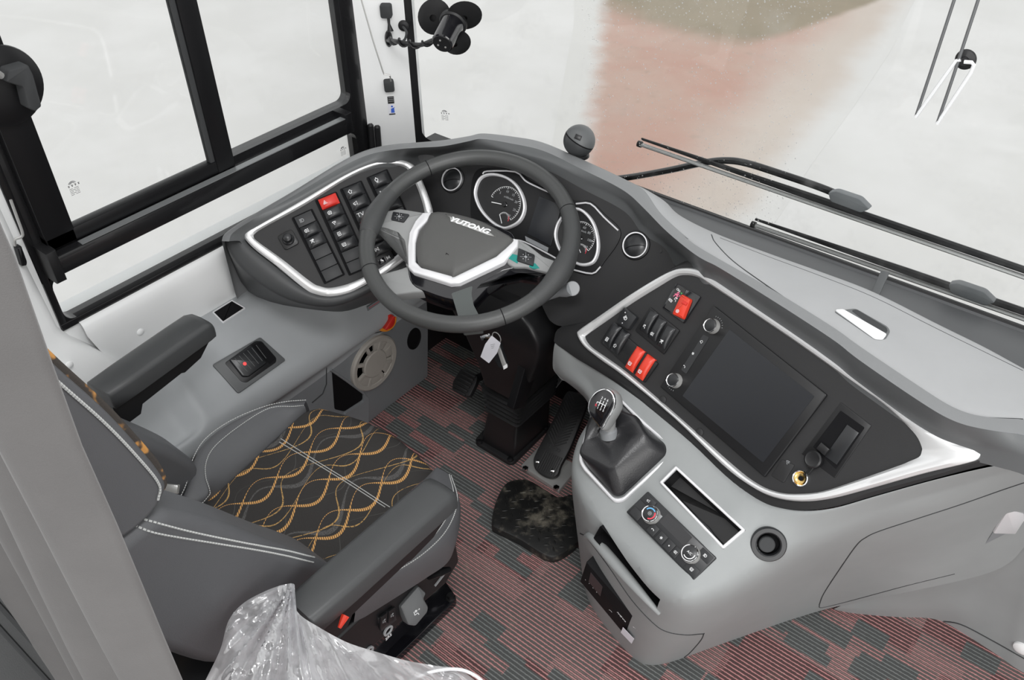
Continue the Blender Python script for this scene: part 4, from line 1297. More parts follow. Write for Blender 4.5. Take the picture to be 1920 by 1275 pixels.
bl = block([(1467, 861), (1491, 872), (1470, 906), (1446, 892)], M['char'], 'usb_cover', .002, .003)
b = Mesh(); g = SCP.moved(*SCP.uv(1478, 868), .0022, .3); icon(b, g, 'wiper', .008); b.build('symbol', M['dim'], bl)

# ---- GREY CONSOLE BODY
def S_(x, y, w=-.010): return SCP.at(x, y, w)
cols = [
    (S_(1084, 640), on_z(1040, 640, .555), on_z(1037, 662, .52), on_z(1036, 692, .475), on_z(1052, 712, .45)),
    (S_(1096, 655), on_z(1068, 680, .53), on_z(1052, 695, .50), on_z(1050, 708, .465), on_z(1072, 722, .44)),
    (S_(1130, 682), on_z(1108, 722, .515), on_z(1097, 735, .50), on_z(1098, 745, .47), on_z(1108, 765, .42)),
    (S_(1160, 704), on_z(1118, 760, .50), on_z(1110, 775, .48), on_z(1104, 790, .44), on_z(1106, 830, .33)),
    (S_(1200, 732), on_z(1095, 815, .478), on_z(1083, 822, .465), on_z(1080, 850, .40), on_z(1092, 960, .14)),
    (S_(1232, 760), on_z(1078, 862, .463), on_z(1071, 870, .45), on_z(1072, 910, .37), on_z(1089, 1040, .05)),
    (S_(1268, 790), on_z(1088, 905, .46), on_z(1078, 915, .445), on_z(1080, 960, .34), on_z(1097, 1108, .0)),
    (S_(1310, 832), on_z(1120, 955, .455), on_z(1110, 972, .44), on_z(1106, 1030, .32), on_z(1117, 1150, .0)),
    (S_(1352, 876), on_z(1180, 1025, .455), on_z(1170, 1045, .44), on_z(1160, 1100, .31), on_z(1156, 1200, .0)),
    (S_(1380, 902), on_z(1240, 1085, .457), on_z(1232, 1110, .44), on_z(1218, 1165, .29), on_z(1190, 1235, .0)),
    (S_(1402, 920), on_z(1285, 1112, .462), on_z(1288, 1137, .44), on_z(1275, 1190, .27), on_z(1219, 1247, .0)),
    (S_(1425, 936), on_z(1345, 1100, .47), on_z(1355, 1122, .445), on_z(1335, 1175, .27), on_z(1262, 1240, .0)),
    (S_(1452, 948), on_z(1410, 1068, .485), on_z(1422, 1090, .455), on_z(1405, 1140, .28), on_z(1335, 1214, .0)),
    (S_(1502, 957), on_z(1490, 1025, .52), on_z(1492, 1050, .48), on_z(1472, 1110, .26), on_z(1425, 1182, .0)),
    (S_(1562, 952), on_z(1560, 990, .565), on_z(1558, 1015, .53), on_z(1540, 1080, .27), on_z(1502, 1156, .0)),
    (S_(1640, 930), on_z(1640, 960, .61), on_z(1638, 985, .57), on_z(1610, 1070, .29), on_z(1570, 1137, .03)),
    (S_(1733, 904), on_z(1737, 930, .655), on_z(1735, 955, .62), on_z(1720, 1040, .37), on_z(1712, 1108, .21)),
    (S_(1813, 884), on_z(1818, 907, .69), on_z(1817, 930, .655), on_z(1812, 1010, .43), on_z(1835, 1080, .27)),
    (S_(1870, 872), on_z(1870, 890, .715), on_z(1870, 912, .68), on_z(1875, 985, .47), on_z(1893, 1055, .32)),
    (S_(1925, 862), on_z(1925, 878, .735), on_z(1925, 900, .70), on_z(1935, 960, .51), on_z(1935, 1010, .41)),
    (S_(1985, 850), on_z(1985, 868, .75), on_z(1985, 890, .715), on_z(1990, 930, .58), on_z(1990, 975, .48)),
]
for dx in (.2, .45): cols.append(tuple(q + V((dx, .05 * dx, .0)) for q in cols[20]))
rows = []
nsub = 5
tracks = [smooth_path([c[k] for c in cols], nsub) for k in range(5)]
for i in range(len(tracks[0])):
    T, O_, E_, Q, F_ = [t[i] for t in tracks]
    rows.append([T + SCP.n * -.012, T, T.lerp(O_, .12), T.lerp(O_, .5), T.lerp(O_, .88), O_, E_, E_.lerp(Q, .5), Q, Q.lerp(F_, .35), Q.lerp(F_, .7), F_])
con = thing('console', 'grey moulded console with the gear lever plinth and cupboard door under the control panel', 'console', (-.45, 1.15, 0))
b = Mesh(); b.grid(rows)
body = b.build('body', M['grey'], con, sub=1)
hit_con = surface_of(body)
# kick panel to the right under the cupboard door
kb = [[on_z(1560, 1142, .0), on_z(1600, 1150, .0), on_z(1680, 1157, .0), on_z(1755, 1161, .0), on_z(1810, 1190, .0), on_z(1870, 1228, .0), on_z(1935, 1270, 0)],
      [on_z(1590, 1128, .05), on_z(1622, 1124, .08), on_z(1690, 1112, .12), on_z(1770, 1100, .15), on_z(1830, 1100, .17), on_z(1890, 1130, .17), on_z(1950, 1165, .17)],
      [on_z(1610, 1110, .12), on_z(1660, 1095, .20), on_z(1712, 1085, .24), on_z(1800, 1065, .28), on_z(1875, 1040, .34), on_z(1930, 1000, .42), on_z(1990, 960, .50)]]
b = Mesh()
for r in kb: r.extend([r[-1] + V((.2, .02, 0)), r[-1] + V((.45, .03, 0))])
R = [smooth_path(r, 4) for r in kb]
b.grid([R[0], [a.lerp(c, .5) + V((0, -.006, 0)) for a, c in zip(R[0], R[1])], R[1], [a.lerp(c, .5) for a, c in zip(R[1], R[2])], [p + V((0, .02, 0)) for p in R[2]]])
kick = b.build('kick_panel', M['grey'], con, sub=1)
hit_kick = surface_of(kick)
b = Mesh(); b.tube(on_surf(hit_kick, [(1762, 1164), (1800, 1170), (1850, 1195), (1930, 1240)], 0), .0018, 6); b.build('kick_seam', M['gap'], con)
h = hit_kick(1916, 1215)
if h:
    f = Frame(h[0], h[1]); b = Mesh(); b.lathe(f, [(.017, 0), (.016, .004), (.010, .007), (0, .008)], 24); b.build('screw_cap', M['white'], con)
# cupboard door: outline groove and latch
dl = [(1536, 1134), (1545, 1112), (1575, 1066), (1606, 1022), (1624, 1007), (1650, 995), (1720, 972), (1800, 946), (1880, 918), (1925, 903)]
b = Mesh(); b.tube(on_surf(hit_con, dl, -.0002, 5), .0014, 6); b.build('door_groove', M['gap'], con)
dl2 = [(1536, 1134), (1542, 1139), (1600, 1125), (1700, 1098), (1790, 1076)]
b = Mesh(); b.tube(on_surf(hit_con, dl2, -.0006, 5), .0014, 6); b.build('door_groove', M['gap'], con)
h = hit_con(1890, 985)
fd = Frame(h[0], h[1], (1, 0, 0))
b = Mesh(); b.prism(fd, round_poly(ccw(fd.poly([(1862, 996), (1905, 996), (1888, 1021), (1846, 1020)])), .002), .0, .0012); dh = b.build('latch_recess', M['slate'], con)
b = Mesh(); b.prism(fd, round_poly(ccw(fd.poly([(1886, 957), (1899, 954), (1918, 960), (1919, 972), (1902, 998), (1861, 997)])), .004), .0, .004, .0012); b.build('latch', M['whitetrim'], con)

# low front of the console: seam, cubby, radio
FF = Frame(cols[8][3], (cols[6][4] - cols[9][4]).cross(cols[8][2] - cols[8][4]) * 1.0, cols[9][4] - cols[6][4])
if FF.n.dot(EYE - FF.o) < 0: FF = Frame(FF.o, -FF.n, FF.u)
def front_patch(poly, w0, w1, name, mat, r=.003, bev=.001, par=con):
    hs = [hit_con(*q) for q in poly]
    pts = [hh[0] for hh in hs if hh]
    c = sum(pts, V()) / len(pts)
    n = sum((hh[1] for hh in hs if hh), V()).normalized()
    f = Frame(c, n, pts[1] - pts[0])
    p = round_poly(ccw(f.poly(poly)), r)
    bb = Mesh(); bb.prism(f, p, w0, w1, bev)
    return bb.build(name, mat, par), f
def patch_frame(poly):
    hs_ = [hit_con(*q) for q in poly]
    c_ = sum((hh[0] for hh in hs_), V()) / len(hs_)
    n_ = sum((hh[1] for hh in hs_), V()).normalized()
    return Frame(c_, n_, hs_[1][0] - hs_[0][0]), hs_
cubq = [(1127, 985), (1246, 1118), (1232, 1142), (1114, 1008)]
CF, _ = patch_frame(cubq)
b = Mesh(); rr0 = on_surf(hit_con, [(1098, 1006), (1112, 1008), (1150, 1051), (1190, 1097), (1236, 1149)], .001, 6)
b.tube(rr0, [.004 + .007 * math.sin(math.pi * min(1, i / (len(rr0) - 1) * .96 + .02)) for i in range(len(rr0))], 12); b.build('cubby_lip', M['grey'], con)
b = Mesh(); b.tube(on_surf(hit_con, [(1088, 1000), (1102, 1010), (1140, 1060), (1185, 1125), (1225, 1168), (1250, 1184), (1285, 1190), (1318, 1188)], .0002), .0013, 6); b.build('lower_seam', M['gap'], con)
b = Mesh(); b.tube(on_surf(hit_con, [(1320, 1187), (1314, 1200), (1295, 1222), (1283, 1232)], .0002), .0013, 6); b.build('lower_seam', M['gap'], con)
rad = thing('radio', 'black radio unit with small white lettering low in the console front', 'radio', hit_con(1150, 1130)[0])
r0, fr_ = front_patch([(1103, 1050), (1212, 1176), (1205, 1200), (1194, 1210), (1091, 1086)], -.02, .006, 'faceplate', M['radioface'], .003, .002, rad)
b = Mesh(); b.prism(fr_, round_poly(ccw(fr_.poly([(1108, 1073), (1130, 1100), (1126, 1118), (1104, 1090)], .006)), .001), .006, .0066); b.build('display', M['screen'], rad)
def ontext(fr0, a, c, txt, size, mat, par, w, st=1.0):
    A, C = fr0.at(*a, w), fr0.at(*c, w)
    g = Frame(A.lerp(C, .5), fr0.n, C - A)
    return lettering(txt, g, size, mat, par, 0, 0, .0003, stretch=st)
ontext(fr_, (1158, 1148), (1173, 1166), 'NOVA', .0095, M['ink'], rad, .006)
b = Mesh()
for k, (x, y) in enumerate(((1098, 1087), (1105, 1094), (1112, 1102), (1119, 1110))): icon(b, Frame(fr_.at(x, y, .0063), fr_.n, fr_.u), 'dot', .006)
icon(b, Frame(fr_.at(1145, 1145, .0063), fr_.n, fr_.u), 'phone', .010)
icon(b, Frame(fr_.at(1191, 1178, .0063), fr_.n, fr_.u), 'phone', .014)
b.build('key_mark', M['ink'], rad)
b = Mesh(); b.prism(fr_, ccw(fr_.poly([(1172, 1172), (1193, 1194), (1188, 1203), (1168, 1182)], .006)), .012, .0124); st = b.build('barcode_label', M['paper'], rad)
b = Mesh()
A, C = fr_.at(1172, 1178, .0064), fr_.at(1189, 1197, .0064)
for i in range(9):
    p = A.lerp(C, i / 8); q = Frame(p, fr_.n, C - A)
    b.ribbon([q.pt(0, -.004), q.pt(0, .004)], .0008 + .0006 * (i % 3 == 0), fr_.n)
b.build('bars', M['blackink'], st)

# ---- climate control unit, open tray, round socket on the console top
def low_frame(cx_, cy_):
    h = hit_con(cx_, cy_)
    return h
hs = [hit_con(*q) for q in ((1175, 965), (1225, 930), (1343, 1045), (1300, 1087), (1258, 1010), (1320, 960), (1420, 1010))]
nl = sum((h[1] for h in hs[:5]), V()).normalized()
LP = Frame(hs[4][0] + nl * .001, nl, hs[2][0] - hs[1][0])
cl = thing('climate_control', 'black climate control unit with two chrome knobs on the console top', 'climate control', LP.o)
cq = [(1175, 961), (1216, 922), (1345, 1047), (1302, 1090)]
b = Mesh(); b.prism(LP, round_poly(ccw(LP.poly(cq)), .003), -.008, .006, .002); b.build('housing', M['switch'], cl)
A, B, C, D = [V(LP.uv(*q, .006)) for q in cq]
cc = (A + B + C + D) / 4
lf = LP.moved(cc[0], cc[1], .006, math.atan2(*reversed((C - B + D - A).normalized()[:])))
Wd, Hd = ((C - B).length + (D - A).length) / 2, ((A - B).length + (C - D).length) / 2
b = Mesh(); b.prism(lf, round_poly(rect(-.030, .030, .002, Hd / 2 - .004), .002), 0, .0008); b.build('display', M['gloss'], cl)
for s, cols_ in ((-1, True), (1, False)):
    g = lf.moved(s * Wd * .29, .001, 0)
    b = Mesh(); b.lathe(g, [(.0165, 0), (.016, .008), (.0145, .012)], 32, close=False); kn = b.build('knob', M['steel'], cl)
    b = Mesh(); b.lathe(g, [(.0150, .0112), (.0145, .0135), (.0132, .013), (.0128, .0122)], 32, close=False); b.build('chrome_ring', M['chrome'], kn)
    b = Mesh(); b.lathe(g, [(.0132, .0122), (.012, .0128), (0, .0128)], 28); b.build('knob_cap', M['switch'], kn)
    g2 = g.moved(0, 0, .0129)
    if cols_:
        for a0, a1, mt in ((60, 170, 'skyink'), (-70, 50, 'redink')):
            b = Mesh(); b.ribbon([g2.pt(.0095 * math.cos(math.radians(a0 + (a1 - a0) * i / 8)), .0095 * math.sin(math.radians(a0 + (a1 - a0) * i / 8))) for i in range(9)], .0022, g2.n); b.build('temperature_arc', M[mt], kn)
        b = Mesh(); icon(b, g2, 'disc', .008); b.build('symbol', M['dim'], kn)
    else:
        b = Mesh(); b.ribbon([g2.pt(.010 * math.cos(math.radians(-120 + 20 * i)), .010 * math.sin(math.radians(-120 + 20 * i))) for i in range(8)], .0015, g2.n); b.build('fan_scale', M['ink'], kn)
        lettering('A/C', g2, .006, M['ink'], kn)
for i, (u, v, w_, h_, sy) in enumerate(((-.42, .28, .16, .30, 'horn'), (-.42, -.30, .13, .30, None), (-.17, -.28, .10, .34, 'phone'), (-.045, -.28, .10, .34, 'star'), (.07, -.28, .10, .34, 'dot'), (.40, .30, .15, .30, 'beam'), (.40, -.30, .15, .30, 'bus'), (.165, -.28, .07, .34, 'lamp'))):
    g = lf.moved(u * Wd, v * Hd, 0)
    b = Mesh(); b.prism(g, round_poly(rect(-w_ * Wd / 2, w_ * Wd / 2, -h_ * Hd / 2, h_ * Hd / 2), .0015), 0, .0018, .0006); kb_ = b.build('button', M['blank'], cl)
    if sy:
        b = Mesh(); icon(b, g.moved(0, 0, .0019), sy, .007); b.build('symbol', M['ink'], kb_)
b = Mesh(); b.prism(lf, rect(-.041, -.033, .006, .013), .0008, .0012); b.build('status_window', M['dim'], cl)
# open tray
tq = [(1237, 905), (1268, 874), (1398, 994), (1356, 1030)]
hs2 = [hit_con(*q)[0] for q in tq]
n2 = (hs2[2] - hs2[0]).cross(hs2[3] - hs2[1]).normalized()
if n2.dot(EYE - hs2[0]) < 0: n2 = -n2
TP = Frame(sum(hs2, V()) / 4 + n2 * .0015, n2, hs2[2] - hs2[1])
to = round_poly(ccw(TP.poly(tq)), .003)
b = Mesh(); b.ring(TP, to, inset(to, .0045), -.004, .0035, .001); b.build('tray_surround', M['whitetrim'], con)
b = Mesh()
ti = inset(to, .0040)
well(TP, ti, .001, .030, 'tray_well', M['black'], con, .004)
b = Mesh(); b.prism(TP, ccw(TP.poly([(1262, 928), (1330, 988), (1350, 1016), (1270, 944)], -.012)), -.030, -.012, .002); b.build('tray_mat', M['switch'], con)
cut_opening(body, TP, round_poly(ccw(TP.poly(tq)), .001, 1))
cq_ = round_poly(ccw(CF.poly(cubq)), .003, 2)
well(CF, cq_, .002, .05, 'cubby', M['deep'], con)
cut_opening(body, CF, cq_)
# round push socket
h = hit_con(1441, 1020)
f = Frame(h[0] + h[1] * .0005, h[1])
sk = thing('round_socket', 'round black socket with ribbed plug at the right of the console top', 'socket', h[0])
b = Mesh(); b.lathe(f, [(.0300, -.004), (.0298, .002), (.028, .0045), (.0215, .0045), (.0195, .003), (.0185, -.004)], 40, close=False); b.build('flange', M['switch'], sk)
cut_opening(body, f, [(.0192 * math.cos(k * math.pi / 10), .0192 * math.sin(k * math.pi / 10)) for k in range(20)])
b = Mesh(); b.lathe(f, [(.0195, .002), (.0190, -.014), (0, -.014)], 36, close=False); b.build('bore', M['deep'], sk)
b = Mesh(); b.lathe(f.moved(-.002, -.002, 0), [(.0135, -.009), (.0135, .0005), (.012, .002), (0, .0022)], 32); b.build('plug', M['gap'], sk)

# ---- GEAR LEVER
gl = thing('gear_lever', 'gear lever with chrome edged black knob and leather gaiter in a pale frame', 'gear lever', hit_con(1165, 850)[0])
gq = [(1085, 862), (1094, 881), (1153, 944), (1170, 942), (1263, 856), (1262, 836), (1212, 794), (1163, 746), (1128, 744), (1104, 790)]
GP = Frame(hit_con(1165, 860)[0] + nl * .002, nl, (1, -.3, 0))
go = round_poly(ccw(GP.poly(gq)), [.012, .02, .010, .010, .010, .010, .02, .012, .012, .02], 5)
gcn = V((sum(q[0] for q in go) / len(go), sum(q[1] for q in go) / len(go)))
def pull(pl, d): return [tuple(V(q) + (gcn - V(q)).normalized() * d) for q in pl]
b = Mesh(); b.ring(GP, go, pull(go, .008), -.012, .007, .003); b.build('gaiter_frame', M['whitetrim'], gl)
base = pull(go, .0075)
nb = len(base)
# measured with sight lines meeting the upright plane of the lever
LV = Frame(GP.at(1150, 850, 0), (EYE - GP.o) - nl * (EYE - GP.o).dot(nl) * .75, (1, -.3, 0))
collar = LV.at(1141, 810); knob_c = LV.at(1132, 765)
axis = (knob_c - collar).normalized()
bl3 = [GP.pt(u, v, .003) for u, v in base]
cb = sum(bl3, V()) / nb
rings = []
angs = [math.atan2(*(reversed((V(q) - gcn)[:]))) for q in base]
for k, (t, rr_, mix_, amp) in enumerate(((0, .056, 0, 0), (.02, .057, .05, 0), (.14, .057, .25, .004), (.28, .056, .45, .008), (.42, .053, .65, .010), (.56, .050, .85, .009), (.70, .038, .95, .007), (.83, .027, 1, .005), (.93, .020, 1, .002), (1.0, .0165, 1, .0))):
    lean = t ** 1.5
    c = cb.lerp(collar, lean) + nl * (.052 * math.sin(math.pi * min(1, t * 1.1)) * .55)
    ring = []
    for i, p in enumerate(bl3):
        a = angs[i]
        fold = amp * (math.sin(4 * a + .6 + 5 * t) + .6 * math.sin(7 * a - 1.2 - 6 * t))
        circ = (GP.u * math.cos(a) * 1.0 + GP.v * math.sin(a)) * (rr_ + fold)
        d = (p - cb) * (1 - .12 * t)
        ring.append(c + d * (1 - mix_) + circ * mix_)
    rings.append(ring)
b = Mesh(); b.loft(rings, cap=True); b.build('gaiter', M['leather2'], gl, sub=1)
b = Mesh(); b.tube([collar - axis * .010, collar + axis * .004, collar + axis * .008, collar + axis * .018], [.0165, .0165, .0135, .0135], 24); b.build('collar', M['slate'], gl)
# knob: rounded head with a chrome edged face towards the driver
fd = (ray(1128, 760) * -1).normalized()
camr = V((ROT[0][0], ROT[1][0], ROT[2][0]))
kf = Frame(LV.at(1129, 764) + fd * .022, fd * .80 - camr * .50 + V((0, 0, .15)), (1, -.35, 0))
kq = [(1119, 734), (1134, 728), (1147, 733), (1154, 745), (1153, 764), (1141, 786), (1129, 804), (1119, 794), (1107, 779), (1103, 764), (1108, 747)]
ko = [tuple(q) for q in smooth_path([V(q) for q in ccw(kf.poly(kq))], 3, True)]
kc = V((sum(q[0] for q in ko) / len(ko), sum(q[1] for q in ko) / len(ko)))
def kring(s, w, du=0, dv=0): return [kf.pt(*(kc + (V(q) - kc) * s + V((du, dv))), w) for q in ko]
b = Mesh(); b.loft([kring(.96, .001), kring(1.04, -.004), kring(1.07, -.014), kring(1.02, -.026), kring(.86, -.037), kring(.55, -.045), kring(.2, -.048)]); kn = b.build('knob', M['spoke'], gl, ang=80)
b = Mesh(); st_ = kf.pt(kc[0], kc[1], -.022); b.tube([collar, collar.lerp(st_, .6), st_], [.0125, .0155, .017], 20); b.build('knob_stem', M['spoke'], kn)
b = Mesh(); b.prism(kf, ko, -.004, .004, .003); b.build('knob_edge', M['chrome'], kn)
b = Mesh(); b.prism(kf, inset(ko, .0030), .0030, .0052, .001); b.build('knob_face', M['gloss'], kn)
g = Frame(kf.at(1130, 758, .0054), kf.n, kf.at(1142, 762) - kf.at(1118, 750))
s = .0062
b = Mesh()
for u in (-1, 0, 1): b.ribbon([g.pt(u * s, -s), g.pt(u * s, s)], .0011, g.n)
b.ribbon([g.pt(-1.9 * s, 0), g.pt(s, 0)], .0011, g.n); b.ribbon([g.pt(-1.9 * s, 0), g.pt(-1.9 * s, -s * .6)], .0011, g.n)
b.build('shift_pattern', M['ink'], kn)
for t, u, v in (('2', -1, 1.6), ('4', 0, 1.6), ('6', 1, 1.6), ('1', -1, -1.6), ('3', 0, -1.6), ('5', 1, -1.6)): lettering(t, g, .0062, M['ink'], kn, u * s, v * s, 0, name='lettering')
lettering('R', g, .0066, M['redink'], kn, -1.9 * s, -1.1 * s, 0)
# ------------------------------------------------------------------ STEERING WHEEL
WH = Frame((-1.045, 1.141, .743), (.143, -.322, .936), (1, 0, 0))
wheel = thing('steering_wheel', 'black four spoke steering wheel with silver edged grey horn pad', 'steering wheel', WH.o)
RM, rm = .2135, .0168
b = Mesh()
def rimpt(a, r=RM): return WH.pt(r * math.cos(a), r * math.sin(a))
# direction (angle) of a pixel seen from the hub
def wang(px, py):
    q = WH.uv(px, py); return math.atan2(q[1], q[0])
n_ = 96
pts, rad = [], []
grips = [(wang(1085, 400), wang(960, 600)), (wang(760, 325), wang(676, 500))]
for i in range(n_):
    a = 2 * math.pi * i / n_
    r_ = rm
    for sp in (wang(1040, 505), wang(700, 415)):
        d = (a - sp + math.pi) % (2 * math.pi) - math.pi
        r_ += .0042 * math.exp(-(d / .16) ** 2)
    pts.append(rimpt(a)); rad.append(r_)
b.tube(pts, rad, 18, closed=True)
rim = b.build('rim', M['leather'], wheel, ang=80)
for q in ((806, 320), (1082, 388), (690, 505), (948, 606)):
    a = wang(*q)
    t = rimpt(a)
    tang = (WH.u * -math.sin(a) + WH.v * math.cos(a))
    b = Mesh(); f = Frame(t, tang, WH.n)
    b.lathe(f, [(rm * 1.012, -.0009), (rm * 1.022, 0), (rm * 1.012, .0009)], 24, close=False); b.build('rim_seam', M['deep'], rim)
# textured thumb grips at three and nine o'clock
for g0, g1 in (((1083, 392), (1010, 570)), ((726, 358), (683, 440))):
    a0, a1 = wang(*g0), wang(*g1)
    d = (a1 - a0 + math.pi) % (2 * math.pi) - math.pi
    P, R_ = [], []
    for i in range(31):
        t = i / 30; a = a0 + d * t
        P.append(rimpt(a)); R_.append(rm + .0003 + .0016 * math.sin(math.pi * t) ** .5 + sum(.0042 * math.exp(-(((a - sp + math.pi) % (2 * math.pi) - math.pi) / .16) ** 2) for sp in (wang(1040, 505), wang(700, 415))))
    b = Mesh(); b.tube(P, R_, 18); b.build('grip', M['grip'], rim, ang=80)

def wprism(poly, w0, w1, name, mat, par=wheel, r=0, bev=.003, smooth_n=0):
    p = ccw(WH.poly(poly, w1))
    if smooth_n: p = [tuple(q) for q in smooth_path([V(x) for x in p], smooth_n, True)]
    elif r: p = round_poly(p, r)
    b = Mesh(); b.prism(WH, p, w0, w1, bev)
    return b.build(name, M[mat], par, ang=40)
hubw = -.012
wprism([(795, 402), (770, 430), (763, 470), (764, 505), (772, 532), (800, 548), (850, 563), (884, 556), (905, 530), (944, 508), (990, 497), (985, 470), (968, 448), (955, 432), (900, 412), (838, 398)], hubw - .045, hubw - .004, 'hub_shell', 'gloss', bev=.004, smooth_n=3)
# spokes
wprism([(693, 425), (700, 408), (724, 395), (750, 391), (800, 399), (776, 428), (770, 455), (768, 500), (761, 498), (757, 452), (745, 437), (722, 429)], hubw - .02, hubw + .002, 'spoke', 'spoke', r=.004, bev=.003)
wprism([(697, 518), (752, 503), (764, 498), (772, 512), (808, 538), (800, 546), (770, 548), (722, 556), (708, 540)], hubw - .03, hubw - .006, 'spoke', 'spoke', r=.006, bev=.004)
wprism([(966, 446), (990, 458), (1018, 480), (1045, 490), (1046, 515), (1022, 510), (1004, 505), (985, 500), (962, 500), (950, 492), (955, 470)], hubw - .02, hubw + .002, 'spoke', 'spoke', r=.005, bev=.003)
wprism([(846, 550), (886, 536), (884, 552), (888, 572), (899, 593), (904, 612), (866, 616), (860, 596), (853, 572)], hubw - .03, hubw - .003, 'spoke', 'spokedark', r=.004, bev=0)
# black lower cheek of the right spoke and the teal film strips
wprism([(846, 548), (885, 540), (930, 512), (958, 498), (985, 497), (1010, 506), (1032, 514), (1010, 520), (975, 514), (945, 520), (912, 540), (892, 562), (880, 580), (862, 572)], hubw - .035, hubw - .005, 'spoke_cheek', 'gloss', r=.004)
wprism([(953, 474), (976, 480), (970, 494), (953, 484)], hubw + .001, hubw + .0026, 'film_strip', 'teal', bev=0)
wprism([(996, 492), (1004, 494), (1012, 503), (1000, 504), (992, 500)], hubw + .001, hubw + .0026, 'film_strip', 'teal', bev=0)
# silver frame and pad
fo = [(792, 398), (812, 397), (800, 415), (785, 430), (779, 455), (779, 490), (790, 501), (852, 518), (930, 480), (958, 455), (962, 446), (972, 449), (970, 462), (945, 491), (862, 530), (845, 532), (775, 510), (765, 500), (764, 462), (767, 436), (778, 414)]
wprism(fo, hubw - .008, hubw + .008, 'pad_surround', 'whitetrim', bev=.003)
po = [(808, 398), (835, 397), (870, 404), (905, 415), (940, 433), (962, 447), (957, 456), (930, 478), (854, 516), (846, 516), (793, 500), (782, 488), (781, 456), (788, 432), (801, 414)]
po2 = [tuple(q) for q in smooth_path([V(x) for x in ccw(WH.poly(po, hubw + .010))], 2, True)]
b = Mesh()
lv_ = [(0, hubw - .006), (0, hubw + .008), (.004, hubw + .013), (.012, hubw + .0165), (.026, hubw + .0185)]
cenp = V((sum(p[0] for p in po2) / len(po2), sum(p[1] for p in po2) / len(po2)))
R_ = []
for d, w in lv_:
    R_.append([WH.pt(*(lambda q: (q[0], q[1]))(cenp + (V(p) - cenp) * (1 - d / .062)), w) for p in po2])
R_.append([WH.pt(*(cenp + (V(p) - cenp) * .2), hubw + .0192) for p in po2])
b.loft(R_)
pad = b.build('horn_pad', M['hub'], wheel, ang=60)
pw = hubw + .0185
g = Frame(WH.at(880, 424, pw - .001), WH.n, WH.at(922, 438, pw) - WH.at(838, 409, pw))
L_ = (WH.at(922, 438, pw) - WH.at(838, 409, pw)).length
b = Mesh(); b.prism(g, round_poly([(-L_ * .58, .007), (-L_ * .46, .0045), (-L_ * .4, -.004), (L_ * .44, -.0065), (L_ * .60, -.004), (L_ * .44, .001), (-L_ * .2, .0075)], .001), 0, .0022, .0008); bd = b.build('badge', M['steel'], pad)
lettering('YUTONG', g, .0165, M['ink'], bd, 0, .0, .0026, shear=.25, stretch=L_ * .9 / .073, extrude=.0008, bold=.0005)
g3 = Frame(WH.at(838, 477, pw + .0004), WH.n, WH.u)
b = Mesh(); b.ribbon([g3.pt(-.004, .002), g3.pt(.004, .001)], .0009, g3.n); b.ribbon([g3.pt(-.002, .002), g3.pt(-.002, -.002)], .0009, g3.n); b.build('pad_mark', M['deep'], pad)
# button clusters
for cx_, cy_, quad in ((745, 407, [(737, 397), (768, 402), (757, 417), (733, 412)]), (985, 483, [(972, 465), (1003, 478), (1000, 499), (969, 489)])):
    p = round_poly(ccw(WH.poly(quad, hubw + .004)), .003)
    b = Mesh(); b.prism(WH, p, hubw, hubw + .0055, .0012); bc = b.build('button_pad', M['switch'], wheel)
    c = V((sum(q[0] for q in p) / len(p), sum(q[1] for q in p) / len(p)))
    g = WH.moved(c[0], c[1], hubw + .0056, -.25)
    s = .0095 if cx_ > 900 else .0085
    b = Mesh()
    for a in range(4): b.ribbon([g.pt(.35 * s * math.cos(a * math.pi / 2 + .8), .35 * s * math.sin(a * math.pi / 2 + .8)), g.pt(1.35 * s * math.cos(a * math.pi / 2 + .8), 1.15 * s * math.sin(a * math.pi / 2 + .8))], .0006, g.n)
    b.build('button_gap', M['dim'], bc)
    b = Mesh(); b.box(g, -.0028, .0028, -.0022, .0022, 0, .0008); b.build('centre_button', M['dim'], bc)
    b = Mesh()
    for du, dv in ((0, 1), (1, 0), (0, -1), (-1, 0)): icon(b, g.moved(du * s * .85, dv * s * .72, 0), 'dot', .0045)
    b.build('symbol', M['ink'], bc)

# ------------------------------------------------------------------ STEERING COLUMN
sc = thing('steering_column', 'black steering column with ribbed bellows bolted to the carpet', 'steering column', on_z(960, 800, 0))
def sect(fl, fr_, bk, y=None, xl=-1.128, xr=-1.0, dep=.19):
    return None
YF = 1.228
def col_ring(pl_, pr_, yf, depth, tp=1.0):
    a, c = on_y(*pl_, yf), on_y(*pr_, yf)
    return [a, c, V((c.x - .004, yf + depth, c.z)), V((a.x + .004, yf + depth, a.z))]
b = Mesh()
fl0 = [on_z(888, 832, 0), on_z(960, 876, 0), on_z(1036, 800, 0), on_z(960, 750, 0)]
b.prism(Frame((0, 0, 0), (0, 0, 1)), round_poly(ccw([(p.x, p.y) for p in fl0]), .018), 0.0, .012, .003)
b.build('foot_flange', M['rubber'], sc)
for q in ((899, 829), (957, 862), (1024, 803)):
    b = Mesh(); b.lathe(Frame(on_z(*q, .012), (0, 0, 1)), [(.009, 0), (.008, .004), (.004, .006), (0, .006)], 12); b.build('bolt', M['shade'], sc)
b = Mesh()
def ring4(l, r, yf, depth, rad=.012):
    a, c = on_y(*l, yf), on_y(*r, yf)
    z = (a.z + c.z) / 2
    poly = round_poly(ccw([(a.x, yf), (c.x, yf), (c.x, yf + depth), (a.x, yf + depth)]), rad, 3)
    return [V((p[0], p[1], z)) for p in poly]
low = [ring4((901, 824), (961, 862), 1.236, .165), ring4((908, 790), (965, 826), 1.232, .155), ring4((913, 766), (968, 801), 1.23, .15)]
b.loft(low); b.build('foot', M['black'], sc, ang=45)
b = Mesh()
rr = []
